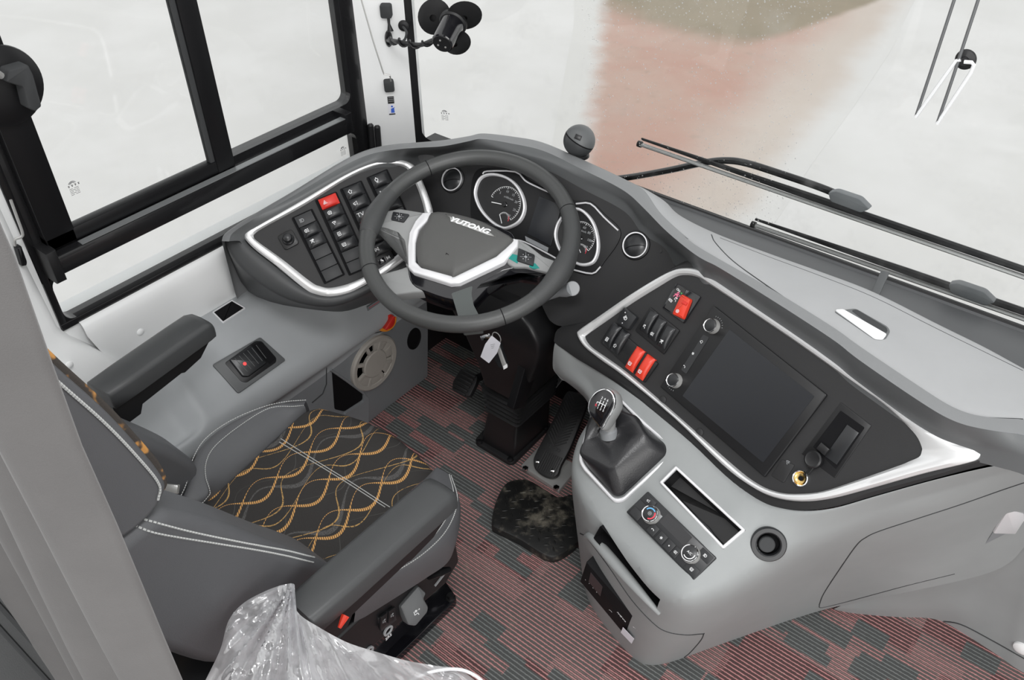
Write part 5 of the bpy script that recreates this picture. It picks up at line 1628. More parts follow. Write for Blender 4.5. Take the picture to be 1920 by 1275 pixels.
for k in range(11):
    t = k / 10
    l = (915 - 7 * t, 764 - 30 * t); r = (969 + 6 * t, 799 - 50 * t)
    o_ = .009 if k % 2 == 0 else -.005
    a, c = on_y(*l, 1.225), on_y(*r, 1.225); z = (a.z + c.z) / 2
    poly = round_poly(ccw([(a.x - o_, 1.225 - o_), (c.x + o_, 1.225 - o_), (c.x + o_, 1.375 + o_), (a.x - o_, 1.375 + o_)]), .012, 3)
    rr.append([V((p[0], p[1], z)) for p in poly])
b.loft(rr); b.build('bellows', M['bellows'], sc, ang=20)
b = Mesh()
up = [ring4((906, 733), (976, 747), 1.215, .165), ring4((895, 700), (985, 715), 1.205, .175), ring4((872, 655), (1000, 672), 1.19, .19), ring4((850, 622), (1012, 632), 1.175, .20), ring4((838, 600), (1010, 604), 1.165, .19), ring4((835, 575), (995, 578), 1.165, .17), ring4((838, 540), (960, 545), 1.17, .13)]
b.loft(up); b.build('column_shroud', M['black'], sc, ang=45)
# tilt bracket and lever on the right side of the column
b = Mesh(); p0 = on_x(1000, 640, -.93)
b.prism(Frame((-.935, 0, 0), (1, 0, 0), (0, 1, 0)), round_poly(ccw([(on_x(*q, -.935).y, on_x(*q, -.935).z) for q in ((1022, 592), (1045, 600), (1010, 690), (985, 765), (962, 770), (985, 690))]), .006), -.02, .0, .002); b.build('tilt_bracket', M['shade'], sc)
b = Mesh(); b.prism(Frame((-.93, 0, 0), (1, 0, 0), (0, 1, 0)), round_poly([(on_x(*q, -.93).y, on_x(*q, -.93).z) for q in ((988, 640), (999, 628), (1003, 640), (990, 650))], .003), 0, .003); b.build('lever_plate', M['steel'], sc)
b = Mesh(); b.tube([on_x(1018, 640, -.92), on_x(1042, 655, -.90)], .008, 14); b.build('adjuster', M['gap'], sc)
# ignition key with fob and paper tag hanging from the column
key = thing('ignition_key', 'ignition key with black flip fob and white paper tag hanging below the wheel', 'key', on_y(925, 640, 1.135))
KY = 1.14
b = Mesh(); kp = on_y(918, 632, KY + .01); b.box(Frame(on_y(912, 632, KY), (0, -1, .3), on_y(930, 628, KY) - on_y(900, 636, KY)), -.017, .012, -.006, .006, -.001, .001, .0005); b.build('key_bow', M['chrome'], key)
b = Mesh(); c = on_y(931, 633, KY); b.tube([c + V((math.cos(t) * .012, 0, math.sin(t) * .014)) for t in [k * math.pi / 10 for k in range(20)]], .0011, 6, closed=True); b.build('key_ring', M['steel'], key)
KF = Frame(on_y(937, 665, KY), (.25, -1, .35), on_y(951, 686, KY) - on_y(930, 640, KY))
b = Mesh(); b.prism(KF, round_poly(ccw(KF.poly([(922, 645), (937, 636), (944, 660), (953, 684), (946, 690), (936, 688), (926, 668)])), .004), -.005, .005, .002); fb = b.build('fob', M['switch'], key)
b = Mesh(); b.prism(KF, ccw(KF.poly([(936, 642), (942, 656), (950, 678), (954, 685), (946, 690), (941, 676), (934, 655)])), .004, .007, .001); b.build('fob_edge', M['steel'], fb)
b = Mesh(); b.prism(KF, ccw(KF.poly([(946, 684), (953, 680), (954, 687), (947, 691)])), .0065, .0085, .0005); b.build('fob_tip', M['ink'], fb)
TG = Frame(on_y(918, 656, KY - .012), (.1, -1, .25), (1, 0, 0))
b = Mesh(); b.prism(TG, round_poly(ccw(TG.poly([(922, 629), (939, 643), (932, 662), (917, 681), (901, 669), (910, 645)])), .002), 0, .0006); tg_ = b.build('paper_tag', M['paper'], key)
b = Mesh()
q = TG.moved(*TG.uv(926, 650), .0008, .5)
for k in range(3): b.ribbon([q.pt(-.007, .005 - k * .004), q.pt(.006 - k * .003, .006 - k * .004)], .0008, q.n)
b.build('pen_marks', M['dim'], tg_)

# ------------------------------------------------------------------ PEDALS AND FOOT PLATES
pb = thing('brake_pedal', 'black ribbed brake pedal left of the steering column', 'pedal', on_z(868, 740, .0))
c0 = on_z(872, 716, .13)
BP = Frame(c0, (-.05, -.62, .78), (1, 0, 0))
bp = round_poly(ccw(BP.poly([(864, 690), (895, 704), (893, 718), (880, 744), (868, 742), (847, 731), (848, 716)])), .008)
b = Mesh(); b.prism(BP, bp, -.014, 0, .003); pd = b.build('pad', M['rubber'], pb)
P = [V(p) for p in bp]
for k in range(6):
    y0 = min(p[1] for p in P) + (k + .5) / 6 * (max(p[1] for p in P) - min(p[1] for p in P))
    x0, x1 = min(p[0] for p in P) + .012, max(p[0] for p in P) - .012
    b = Mesh(); b.box(BP, x0, x1, y0 - .003, y0 + .003, -.001, .004, .0015); b.build('rib', M['rubber'], pd)
b = Mesh(); b.tube([BP.pt(0, 0, -.014), BP.pt(.01, .05, -.06), V((-1.12, 1.46, .25)), V((-1.12, 1.52, .40))], .011, 10); b.build('pedal_arm', M['black'], pb)
pc = thing('clutch_pedal', 'dark clutch pedal in the shadow right of the steering column', 'pedal', on_z(1030, 760, 0))
CPF = Frame(on_z(1042, 690, .17), (.25, -.75, .6), (1, .2, 0))
b = Mesh(); b.prism(CPF, round_poly(ccw(CPF.poly([(1030, 690), (1056, 712), (1042, 730), (1010, 770), (1005, 752)])), .004), -.01, 0, .003); b.build('pad', M['shade'], pc)
b = Mesh(); b.tube([CPF.o, V((-.88, 1.50, .28)), V((-.88, 1.55, .42))], .010, 10); b.build('pedal_arm', M['black'], pc)
# accelerator
ac = thing('accelerator_pedal', 'long black accelerator pedal with chevron tread on a steel plate', 'pedal', on_z(1020, 890, 0))
b = Mesh()
pq = [on_z(977, 878, .0), on_z(1048, 926, .0), on_z(1085, 880, .0), on_z(1014, 838, .0)]
b.prism(Frame((0, 0, 0), (0, 0, 1)), round_poly(ccw([(p.x, p.y) for p in pq]), .004), 0.0, .012, .002); pt_ = b.build('base_plate', M['steel'], ac)
for q in ((985, 879), (1043, 915)):
    f = Frame(on_z(*q, .012), (0, 0, 1)); b = Mesh(); b.lathe(f, [(.0085, 0), (.0085, .004), (.006, .006), (0, .006)], 6); b.build('bolt', M['chrome'], ac)
APF = Frame(on_z(1022, 870, .04), (.08, -.52, .85), (1, 0, 0))
aq = [(1003, 852), (1000, 866), (1004, 880), (1018, 892), (1034, 896), (1046, 889), (1052, 872), (1068, 842), (1085, 800), (1100, 760), (1099, 745), (1072, 733), (1060, 738), (1045, 770), (1022, 815)]
ap = [tuple(p) for p in smooth_path([V(p) for p in ccw(APF.poly(aq))], 3, True)]
b = Mesh(); b.prism(APF, ap, -.014, 0, .003); apd = b.build('pad', M['rubber'], ac)
b = Mesh()
A = V(APF.uv(1036, 842)); B = V(APF.uv(1083, 748)); ax_ = (B - A).normalized(); sd_ = V((ax_[1], -ax_[0])); Lc = (B - A).length
for k in range(15):
    c = A + ax_ * (Lc * (.06 + .92 * k / 15))
    for s in (-1, 1):
        e = c + sd_ * s * .027 - ax_ * -.022
        b.ribbon([APF.pt(c[0], c[1], .0), APF.pt(e[0], e[1], .0)], .0032, APF.n, .0022)
b.build('chevron_tread', M['rubber'], apd)
b = Mesh()
A2 = V(APF.uv(1018, 884)); B2 = V(APF.uv(1040, 838))
for k in range(9):
    off = sd_ * (-.024 + .006 * k)
    p0, p1 = A2 + off + sd_ * .006, A2 + off + sd_ * .006 + ax_ * .052
    b.ribbon([APF.pt(p0[0], p0[1]), APF.pt(p1[0], p1[1])], .0026, APF.n, .002)
b.build('heel_ribs', M['rubber'], apd)
g = Frame(APF.at(1038, 840, .0), APF.n, APF.at(1052, 846) - APF.at(1026, 832)); lettering('WILLIAMS', g, .009, M['gap'], apd, stretch=.9) if False else lettering('VEECO', g, .013, M['gap'], apd, extrude=.001)
for q in ((1008, 866), (1036, 883)):
    b = Mesh(); b.lathe(Frame(APF.at(*q, 0), APF.n), [(.0048, 0), (.0048, .003), (0, .0045)], 14); b.build('rivet', M['chrome'], ac)
b = Mesh(); bx = on_z(1052, 880, .012)
b.prism(Frame((bx.x, 0, 0), (1, 0, 0), (0, 1, 0)), round_poly(ccw([(bx.y - .03, .012), (bx.y + .03, .012), (bx.y + .012, .05), (bx.y - .012, .05)]), .006), -.002, .002); b.build('hinge_bracket', M['steel'], ac)
# heel plate with raised tread
hp = thing('heel_plate', 'dusty black heel plate with raised tread below the accelerator', 'foot plate', on_z(1005, 970, 0))
hq = [(952, 902), (935, 925), (925, 955), (922, 982), (930, 990), (975, 1012), (1020, 1040), (1047, 1042), (1085, 1015), (1092, 985), (1090, 945), (1075, 925), (1046, 930), (1010, 908), (985, 897)]
FL = Frame((0, 0, 0), (0, 0, 1))
b = Mesh(); hpp = [tuple(p) for p in smooth_path([V(p) for p in ccw(FL.poly(hq, .022))], 3, True)]
b.prism(FL, hpp, 0, .022, .006); b.build('plate', M['tread'], hp)
b = Mesh()
rr_ = random.Random(5)
xs_ = [p[0] for p in hpp]; ys_ = [p[1] for p in hpp]
def inside(pt, poly):
    c = False
    for i in range(len(poly)):
        a, d = poly[i - 1], poly[i]
        if (a[1] > pt[1]) != (d[1] > pt[1]) and pt[0] < (d[0] - a[0]) * (pt[1] - a[1]) / (d[1] - a[1] + 1e-12) + a[0]: c = not c
    return c
inn = inset(hpp, .016)
k = 0
y = min(ys_)
while y < max(ys_):
    x = min(xs_) + (.011 if k % 2 else 0)
    j = 0
    while x < max(xs_):
        if inside((x, y), inn):
            for q_ in range(3):
                a = (math.pi / 4 if (j + k) % 2 else -math.pi / 4)
                pass
            d = V((math.cos(a), math.sin(a))) * .0085
            b.tube([V((x - d[0], y - d[1], .0215)), V((x, y, .0226)), V((x + d[0], y + d[1], .0215))], [.0006, .0026, .0006], 8, flat=.6)
        x += .022; j += 1
    y += .0185; k += 1
b.build('raised_tread', M['tread'], hp)['kind'] = 'stuff'
# ------------------------------------------------------------------ LEFT SIDE CONSOLE (ledge, kick panel)
side = thing('side_console', 'grey ledge and kick panel along the side wall left of the seat', 'side console', (-1.47, .95, 0))
prof = [(-1.615, .462), (-1.60, .464), (-1.562, .458), (-1.530, .450), (-1.500, .438), (-1.470, .415), (-1.440, .385), (-1.418, .358), (-1.405, .332), (-1.400, .308), (-1.405, .292), (-1.418, .285), (-1.420, .262)]
def sstep(a, c, t):
    t = min(1, max(0, (t - a) / (c - a)))
    return t * t * (3 - 2 * t)
prof_d = [tuple(q) for q in smooth_path([V(q) for q in prof], 2)]
rows = []
for k in range(58):
    y = .30 + k * .02
    row = []
    for x, z in prof_d:
        top = sstep(-1.405, -1.44, x)                       # only the upper faces carry the moulded dish
        edge_y = 1.005 + .20 * (x + 1.52) + .03 * math.sin((x + 1.5) * 30)
        dish = sstep(-1.545, -1.515, x) * sstep(.64, .69, y) * (1 - sstep(edge_y, edge_y + .05, y))
        drop = (1 - sstep(.615, .665, y)) * sstep(-1.56, -1.50, x)
        swell = sstep(.93, 1.04, y) * (1 - abs((x + 1.50) / .12)) if abs(x + 1.50) < .12 else 0
        row.append(V((x, y, z - top * (.016 * dish + .055 * drop) + .016 * max(0, swell) * top)))
    rows.append(row)
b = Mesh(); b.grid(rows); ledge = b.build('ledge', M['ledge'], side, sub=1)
hit_ledge = surface_of(ledge)
b = Mesh()
KX = -1.42
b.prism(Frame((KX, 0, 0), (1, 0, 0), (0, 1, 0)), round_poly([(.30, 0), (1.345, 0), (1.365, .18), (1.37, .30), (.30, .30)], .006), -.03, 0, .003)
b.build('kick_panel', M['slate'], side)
KP = Frame((KX, 0, 0), (1, 0, 0), (0, 1, 0))
b = Mesh(); b.tube([KP.at(*q, .0006) for q in ((615, 668), (640, 655), (700, 625), (735, 617))], .0015, 6); b.build('panel_seam', M['gap'], side)
# dark recessed side panel further back, under the ledge
b = Mesh(); b.tube([KP.at(*q, .0006) for q in ((612, 675), (612, 720), (605, 738), (585, 755))], .0015, 6); b.build('panel_seam', M['gap'], side)
# speaker
sp = thing('speaker', 'round beige speaker grille on the grey kick panel', 'speaker', KP.at(700, 680))
f = KP.moved(*KP.uv(700, 680), 0)
Rs = .083
b = Mesh(); b.lathe(f, [(Rs, 0), (Rs * .985, .006), (Rs * .93, .0095), (Rs * .80, .0085), (Rs * .76, .003)], 44, close=False); b.build('outer_ring', M['beige'], sp)
b = Mesh(); b.lathe(f, [(Rs * .80, .001), (Rs * .45, .001), (0, .001)], 40); b.build('back', M['deep'], sp)
b = Mesh(); b.lathe(f, [(Rs * .50, .001), (Rs * .50, .008), (Rs * .46, .0105), (Rs * .40, .0105), (0, .0112)], 40); b.build('centre_disc', M['beige'], sp)
for k in range(8):
    a = k * math.pi / 4 + .3
    g = f.moved(0, 0, 0, a); b = Mesh(); b.box(g, Rs * .47, Rs * .80, -.005, .005, .001, .0085, .001); b.build('rib', M['beige'], sp)
for k in range(5):
    a0 = math.radians(200 + k * 50)
    b = Mesh(); b.prism(f, [(r * Rs * math.cos(a), r * Rs * math.sin(a)) for r, a in [(.50, a0 + j * .16) for j in range(6)] + [(.80, a0 + .8 - j * .16) for j in range(6)]], .001, .0065, .001); b.build('blind_panel', M['beige'], sp)
# pocket
b = Mesh(); b.prism(KP, round_poly(ccw(KP.poly([(622, 696), (679, 737), (679, 749), (645, 771), (627, 767)])), .006), -.001, .0012); b.build('pocket_opening', M['deep'], side)
b = Mesh(); b.prism(KP, round_poly(ccw(KP.poly([(680, 738), (688, 744), (687, 806), (640, 800), (644, 773), (679, 752)])), .004), -.01, .008); b.build('pocket_wall', M['slate'], side)
b = Mesh(); b.tube([KP.at(*q, .004) for q in ((620, 693), (650, 714), (680, 736), (687, 744), (687, 760))], .0035, 10); b.build('pocket_edge', M['slate'], side)
# cup hole and rotary battery switch
f = KP.moved(*KP.uv(776, 635), 0)
b = Mesh(); b.lathe(f, [(.030, -.002), (.029, .003), (.026, .003), (.024, .0005), (0, .0005)], 32, sx=.9, sy=1.2); b.build('socket_hole', M['deep'], side)
bs = thing('battery_switch', 'red rotary switch with orange collar behind the steering wheel rim', 'rotary switch', KP.at(722, 600))
f = Frame(KP.at(722, 600, .004), (1, -.25, .25), (0, 1, 0))
b = Mesh(); b.lathe(f, [(.031, -.004), (.031, .006), (.028, .010), (.022, .010)], 32); b.build('collar', M['amber'], bs)
b = Mesh(); b.lathe(f, [(.022, .008), (.021, .016), (.018, .018), (0, .018)], 28); b.build('dial', M['red'], bs)
b = Mesh(); b.box(f.moved(0, 0, 0, .6), -.021, .021, -.005, .005, .017, .030, .003); b.build('grip', M['red'], bs)
# instruction label high on the kick panel
b = Mesh()
g = Frame(KP.at(716, 570, .0008), KP.n, (0, 1, 0))
b.box(g, -.05, .05, -.02, .02, 0, .0006); lb = b.build('instruction_label', M['slate'], side)
b = Mesh()
for k in range(4): b.ribbon([g.pt(-.045, .014 - k * .009, .0008), g.pt(.04 - .01 * (k % 2), .014 - k * .009, .0008)], .0012, g.n)
b.build('print', M['redink'], lb)
# handbrake switch in its dark plate
hb = thing('parking_brake_lever', 'dark grey parking brake switch plate set in the side ledge', 'parking brake', hit_ledge(468, 683)[0])
qs = [(398, 684), (488, 632), (536, 675), (447, 738)]
hs3 = [hit_ledge(*q)[0] for q in qs]
n3 = (hs3[2] - hs3[0]).cross(hs3[3] - hs3[1]).normalized()
if n3.dot(EYE - hs3[0]) < 0: n3 = -n3
HP = Frame(sum(hs3, V()) / 4 + n3 * .004, n3, (0, 1, 0))
b = Mesh(); b.prism(HP, round_poly(ccw(HP.poly(qs)), .006), -.012, .0015, .001); b.build('plate', M['rim'], hb)
b = Mesh(); b.prism(HP, round_poly(ccw(HP.poly([(421, 681), (478, 640), (490, 640), (518, 672), (517, 680), (462, 718), (452, 716)])), .005), .001, .003, .001); b.build('recess_frame', M['black'], hb)
b = Mesh(); b.prism(HP, round_poly(ccw(HP.poly([(466, 649), (489, 642), (516, 672), (505, 684)])), .004), .0028, .0036); b.build('recess', M['deep'], hb)
sw = ccw(HP.poly([(430, 674), (472, 646), (501, 680), (467, 706), (455, 706)], .008))
b = Mesh(); b.prism(HP, round_poly(sw, .004), .002, .010, .004); tb = b.build('switch_lever', M['switch'], hb)
b = Mesh()
for k in range(6):
    a, c = V((440 + k * 8, 672 - k * 5)), V((466 + k * 7.0, 700 - k * 5))
    b.ribbon([HP.at(a[0], a[1], .0102), HP.at(c[0] - 2, c[1] - 3, .0102)], .0012, HP.n, .0006)
b.build('rib', M['dim'], tb) if False else b.build('grip_lines', M['rim'], tb)
b = Mesh(); b.lathe(Frame(HP.at(459, 682, .0102), HP.n), [(.0042, 0), (.0036, .0008), (0, .001)], 20); b.build('lamp', M['redlamp'], tb)
# coin slot in the ledge
slq = [(398, 586), (435, 563), (461, 578), (418, 606)]
hs4 = [hit_ledge(*q)[0] for q in slq]
n4 = (hs4[2] - hs4[0]).cross(hs4[3] - hs4[1]).normalized()
if n4.dot(EYE - hs4[0]) < 0: n4 = -n4
SL = Frame(sum(hs4, V()) / 4 + n4 * .001, n4, (0, 1, 0))
so_ = round_poly(ccw(SL.poly(slq)), .002)
b = Mesh(); b.ring(SL, so_, inset(so_, .003), -.004, .0025, .0008); b.build('slot_surround', M['whitetrim'], side)
b = Mesh(); b.prism(SL, inset(so_, .003), -.002, .0006); b.build('slot', M['deep'], side)
# ------------------------------------------------------------------ DRIVER SEAT
seat = thing('driver_seat', 'grey vinyl driver seat with dark cushion patterned in orange ropes and two armrests', 'seat', (-1.04, .60, 0))
def lerp(a, c, t): return a + (c - a) * t
ZC = .430
# cushion centre, fabric
fl_ = [V(on_z(x, y, ZC)) for x, y in ((572, 772), (552, 789), (520, 818), (480, 855), (450, 882), (425, 905), (408, 920), (395, 932))]
XR = -.872
rows = []
NX = 17
def front_y(s):                       # rounded front edge, s = 0 left .. 1 right
    return .795 + .030 * math.sin(math.pi * (s * .9 + .05)) + .012 * s
left_line = smooth_path([fl_[0] + V((.006, .02, -.008))] + fl_ + [V((-1.19, .36, .425))], 4)
LL = resample(left_line, 22)
for i, pL in enumerate(LL):
    t = i / (len(LL) - 1)
    row = []
    for j in range(NX):
        s = j / (NX - 1)
        yf = front_y(s)
        y = lerp(yf, .36, t)
        x = lerp(pL.x, XR, s)
        z = ZC + .007 * math.sin(math.pi * s) - .004 * math.sin(math.pi * t) - (.010 * max(0, 1 - t / .10) ** 2)
        row.append(V((x, y, z)))
    rows.append(row)
fr_rows = []
for dy, dz in ((.020, -.055), (.021, -.030), (.014, -.012)):
    fr_rows.append([p + V((0, dy, dz)) for p in rows[0]])
b = Mesh(); b.grid(fr_rows + rows); cush = b.build('cushion', M['fabric'], seat, sub=1)
hit_cush = surface_of(cush)
for off in (0, 7):
    b = Mesh(); b.tube(on_surf(hit_cush, [(524 + off * .4, 829 - off * .9), (600, 874 - off * .75), (660, 911 - off * .8), (722, 951 - off * .8), (760, 974 - off)], .0002), .0008, 5); b.build('seam_stitch', M['stitch'], cush)
# bolsters
def bolster(base, inn, outr, low, name):
    n = 26
    A, B_, C_, D_ = [resample(smooth_path(k, 5), n) for k in (base, inn, outr, low)]
    rr = []
    for a, b1, c, d in zip(A, B_, C_, D_):
        rr.append([a + V((0, 0, -.03)), a, a.lerp(b1, .33) + V((0, 0, .006)), a.lerp(b1, .75) + V((0, 0, .006)), b1 + V((0, 0, .001)), b1.lerp(c, .5) + V((0, 0, .004)), c, c.lerp(d, .15) + (c - b1).normalized() * .006, c.lerp(d, .5) + (c - b1).normalized() * .010, d])
    m_ = Mesh(); m_.grid(rr); o = m_.build(name, M['vinyl'], seat, sub=1)
    return o, B_, C_
def stitch_line(P, par, r=.0011, lift=.0025):
    """dashed thread along a line"""
    Q = resample(P, 80)
    m_ = Mesh()
    for i in range(0, 79):
        a, c = Q[i] + V((0, 0, lift)), Q[i].lerp(Q[i + 1], .72) + V((0, 0, lift))
        m_.tube([a, a.lerp(c, .5) + V((0, 0, .0006)), c], [r * .7, r, r * .7], 5)
    o = m_.build('stitching', M['stitch'], par)
    return o
Lb = [V(on_z(x, y, ZC)) for x, y in ((574, 768), (562, 780), (520, 818), (480, 855), (450, 882), (425, 905), (408, 920), (395, 932), (372, 952))]
Li = [V(on_z(x, y, z)) for x, y, z in ((570, 762, .432), (548, 764, .445), (505, 767, .455), (450, 800, .465), (402, 840, .47), (386, 873, .468), (388, 905, .46), (396, 926, .45), (375, 950, .44))]
Lo = [V(on_z(x, y, z)) for x, y, z in ((574, 752, .430), (535, 755, .45), (490, 766, .462), (432, 791, .47), (384, 826, .475), (360, 868, .475), (350, 910, .47), (330, 950, .465), (318, 975, .46))]
Ld = [p + V((-.022 if i else -.005, .004, -.13)) for i, p in enumerate(Lo)]
lb, B_, C_ = bolster(Lb, Li, Lo, Ld, 'left_bolster')
stitch_line(B_, lb); stitch_line(C_, lb)
Rb = [V((XR, y, ZC)) for y in (.818, .76, .68, .60, .52, .46)]
Ri = [V(p) for p in ((-.862, .824, .432), (-.828, .775, .452), (-.812, .70, .462), (-.806, .61, .465), (-.806, .53, .462), (-.810, .47, .455))]
Ro = [V(on_z(x, y, z)) for x, y, z in ((846, 893, .425), (858, 940, .435), (838, 995, .44), (790, 1043, .44), (722, 1085, .44), (655, 1125, .44))]
Rd = [V(on_z(x, y, z)) for x, y, z in ((850, 925, .36), (856, 985, .345), (845, 1048, .325), (800, 1083, .32), (735, 1125, .32), (660, 1172, .32))]
rb, B_, C_ = bolster(Rb, Ri, Ro, Rd, 'right_bolster')
stitch_line(C_, rb)
stitch_line([c.lerp(b1, .16) for b1, c in zip(B_, C_)], rb)

# backrest
BX = Frame((0, 0, 0), (1, 0, 0), (0, 1, 0))            # profile plane: u = forward, v = up
def xprism(prof, x0, x1, name, mat, par=seat, bev=.018, sm=4):
    p = ccw([tuple(q) for q in smooth_path([V(q) for q in prof], sm, True)]) if sm else ccw(prof)
    m_ = Mesh(); m_.prism(BX, p, x0, x1)
    o = m_.build(name, M[mat], par, bev=bev)
    return o
upper = [(.262, .872), (.292, .890), (.298, .915), (.285, .98), (.265, 1.057), (.232, 1.158), (.20, 1.28), (.185, 1.42), (.115, 1.43), (.10, 1.25), (.12, 1.05), (.16, .92), (.215, .872)]
back = xprism(upper, -1.285, -.80, 'backrest', 'vinyl', bev=.02)
xprism([(p[0] + .0015, p[1]) for p in [(.298, .885), (.304, .92), (.290, .985), (.270, 1.06), (.237, 1.162), (.205, 1.285), (.19, 1.41), (.165, 1.40), (.18, 1.28), (.212, 1.155), (.245, 1.05), (.262, .98), (.27, .90)]], -1.265, -.812, 'backrest_facing', 'gold', back, bev=.006)
P = [V((-.7985, y, z)) for y, z in ((.280, .893), (.288, .915), (.276, .975), (.256, 1.05), (.223, 1.152), (.191, 1.275))]
Q = resample(smooth_path(P, 5), 90); m_ = Mesh()
for i in range(89): m_.tube([Q[i], Q[i].lerp(Q[i + 1], .7)], .0019, 5)
m_.build('stitching', M['stitch'], back)
wing = [(.225, .868), (.275, .868), (.305, .838), (.36, .757), (.42, .655), (.470, .575), (.500, .520), (.512, .478), (.500, .440), (.44, .415), (.372, .445), (.30, .495), (.257, .536), (.20, .66), (.165, .78), (.18, .85)]
w_ = xprism(wing, -.900, -.798, 'backrest_wing', 'vinyl', bev=.022, sm=4)
xprism([(y if y < .22 else .22 + (y - .22) * .45, z) for y, z in wing], -1.20, -.885, 'lumbar_cushion', 'fabric', bev=.02, sm=4)
xprism(wing, -1.290, -1.19, 'backrest_wing', 'vinyl', bev=.022, sm=4)
hit_wing = surface_of(w_)
for L in ([(262, 972), (300, 982), (367, 999), (480, 1022), (540, 1033), (590, 1046)], [(252, 985), (283, 997), (333, 1007), (420, 1021), (513, 1037), (588, 1055)]):
    Q = on_surf(hit_wing, L, .0006, 6)
    if len(Q) > 3:
        Q = resample(Q, 70); m_ = Mesh()
        for i in range(69): m_.tube([Q[i], Q[i].lerp(Q[i + 1], .72)], .0015, 5)
        m_.build('stitching', M['stitch'], w_)
# armrests: padded top, dark tray beneath
def armrest(quad, z, h, name, cut=True, side=1):
    A, B1, C1, D1 = [V(on_z(x, y, zz)) for (x, y), zz in zip(quad, z)]   # rear-left, rear-right, front-right, front-left
    ctr = (A + B1 + C1 + D1) / 4
    ax = ((C1 + D1) - (A + B1)).normalized()
    lat = ax.cross(V((0, 0, 1))).normalized()
    nn = lat.cross(ax).normalized()
    f = Frame(ctr, nn, ax)
    L = ((C1 + D1) / 2 - (A + B1) / 2).length
    W = ((B1 - A).dot(lat) + (C1 - D1).dot(lat)) / 2
    m_ = Mesh()
    rings = []
    st = [(-.5, .86, .0, .9), (-.49, .95, .0, 1), (-.25, 1.0, 0, 1), (.0, 1.0, 0, 1), (.25, 1.0, 0, 1), (.42, 1.0, -.001, .98), (.475, .95, -.006, .85), (.497, .78, -.015, .6), (.50, .6, -.022, .4)]
    for t, k, dz, hh in st:
        w = W * k / 2
        r_ = min(.010, w * .5)
        sec = [(-w, -h * hh), (-w, -r_), (-w + r_ * .3, -r_ * .3), (-w + r_, 0), (0, .002), (w - r_, 0), (w - r_ * .3, -r_ * .3), (w, -r_), (w, -h * hh)]
        rings.append([f.o + ax * (L * t) + lat * a + nn * (b_ + dz) for a, b_ in sec])
    m_.loft(rings)
    o = m_.build(name, M['armvinyl'], seat, ang=60)
    m_ = Mesh()
    g = Frame(f.o - nn * h, nn, ax)
    pr = [(-L * .5, -W * .36), (L * .44, -W * .36), (L * .44, W * .36), (-L * .5, W * .36)]
    prof2 = [(-L * .5, -.052), (-L * .32, -.052), (-L * .28, -.034), (L * .10, -.030), (L * .13, -.034), (L * .30, -.028), (L * .46, .004), (-L * .5, .004)]
    fs = Frame(f.o - nn * h - lat * W * .40, lat, ax)
    s_ = 1 if fs.v.dot(nn) > 0 else -1
    m_.prism(fs, ccw([(u, v * s_) for u, v in prof2]), 0, W * .80)
    m_.build('armrest_tray', M['black'], o)
    return o, f, L, W, ax, lat, nn
ra = armrest([(528, 1112), (590, 1172), (858, 915), (812, 885)], (.60, .60, .60, .60), .040, 'armrest')
b = Mesh(); p0 = on_z(640, 1168, .545); b.tube([p0 + V((.004, -.008, .0)), p0 + V((0, .010, .008))], [.003, .007], 8); b.build('release_tip', M['red2'], ra[0])
la = armrest([(158, 716), (204, 738), (409, 597), (350, 580)], (.635, .635, .635, .635), .040, 'armrest')
b = Mesh(); b.lathe(Frame(V((-.80, .40, .565)), (1, 0, 0)), [(.045, -.02), (.045, .045), (.04, .05), (0, .05)], 28); b.build('armrest_pivot', M['black'], seat)
# base with its side controls
b = Mesh()
def side_poly(x, pts): return [(on_x(a, c, x).y, on_x(a, c, x).z) for a, c in pts]
SX = -.800
b.prism(Frame((-1.25, 0, 0), (1, 0, 0), (0, 1, 0)), ccw([(.36, .235), (.755, .185), (.80, .215), (.79, .33), (.36, .33)]), 0, 1.25 + SX)
b.build('side_cover', M['black'], seat, bev=.008)
b = Mesh(); b.box(FL, -1.24, -.83, .16, .38, 0, .46, .01); b.build('rear_dark_block', M['shade'], seat)  # added black box, standing in for shade and seat frame behind
b = Mesh(); b.prism(FL, round_poly(ccw([(on_z(*q, .02).x, on_z(*q, .02).y) for q in ((858, 1122), (832, 1085), (560, 1275), (520, 1330), (640, 1330), (705, 1270))]), .012), 0.0, .02, .002); b.prism(FL, rect(-1.24, -.87, .36, .76), 0, .25)
b.build('mounting_plate', M['gloss'], seat)
b = Mesh(); b.lathe(Frame(on_z(845, 1122, .02), (0, 0, 1)), [(.012, 0), (.012, .004), (.008, .005), (.008, .014), (0, .014)], 6); b.build('bolt', M['shade'], seat)
SF = Frame((SX, 0, 0), (1, 0, 0), (0, 1, 0))
# rocker pair, lumbar wheel marks, lever
b = Mesh(); b.prism(SF, round_poly(ccw(SF.poly([(706, 1158), (736, 1136), (742, 1160), (712, 1182)])), .003), 0, .004, .001); rk = b.build('switch_frame', M['switch'], seat)
for q in ((717, 1163), (732, 1152)):
    g = Frame(SF.at(*q, .004), SF.n, SF.at(732, 1140) - SF.at(710, 1157))
    b = Mesh(); b.prism(g, round_poly(rect(-.0085, .0085, -.0165, .0165), .002), 0, .004, .0015); bb = b.build('seat_rocker', M['black'], rk)
    b = Mesh(); icon(b, g.moved(0, 0, .0041), 'seat', .013); b.build('symbol', M['dim'], bb)
for q, r_ in (((726, 1181), .012), ((690, 1220), .012)):
    f = SF.moved(*SF.uv(*q), .001); b = Mesh(); b.lathe(f, [(r_, 0), (r_, .003), (r_ * .72, .004), (r_ * .6, .001)], 28, close=False); b.build('lumbar_ring', M['dim'], seat)
g = SF.moved(*SF.uv(727, 1193), .002); lettering('SRS', g, .011, M['ink'], seat)
lvf = Frame(SF.at(772, 1140, .012), (1, -.15, .45), (0, 1, 0))
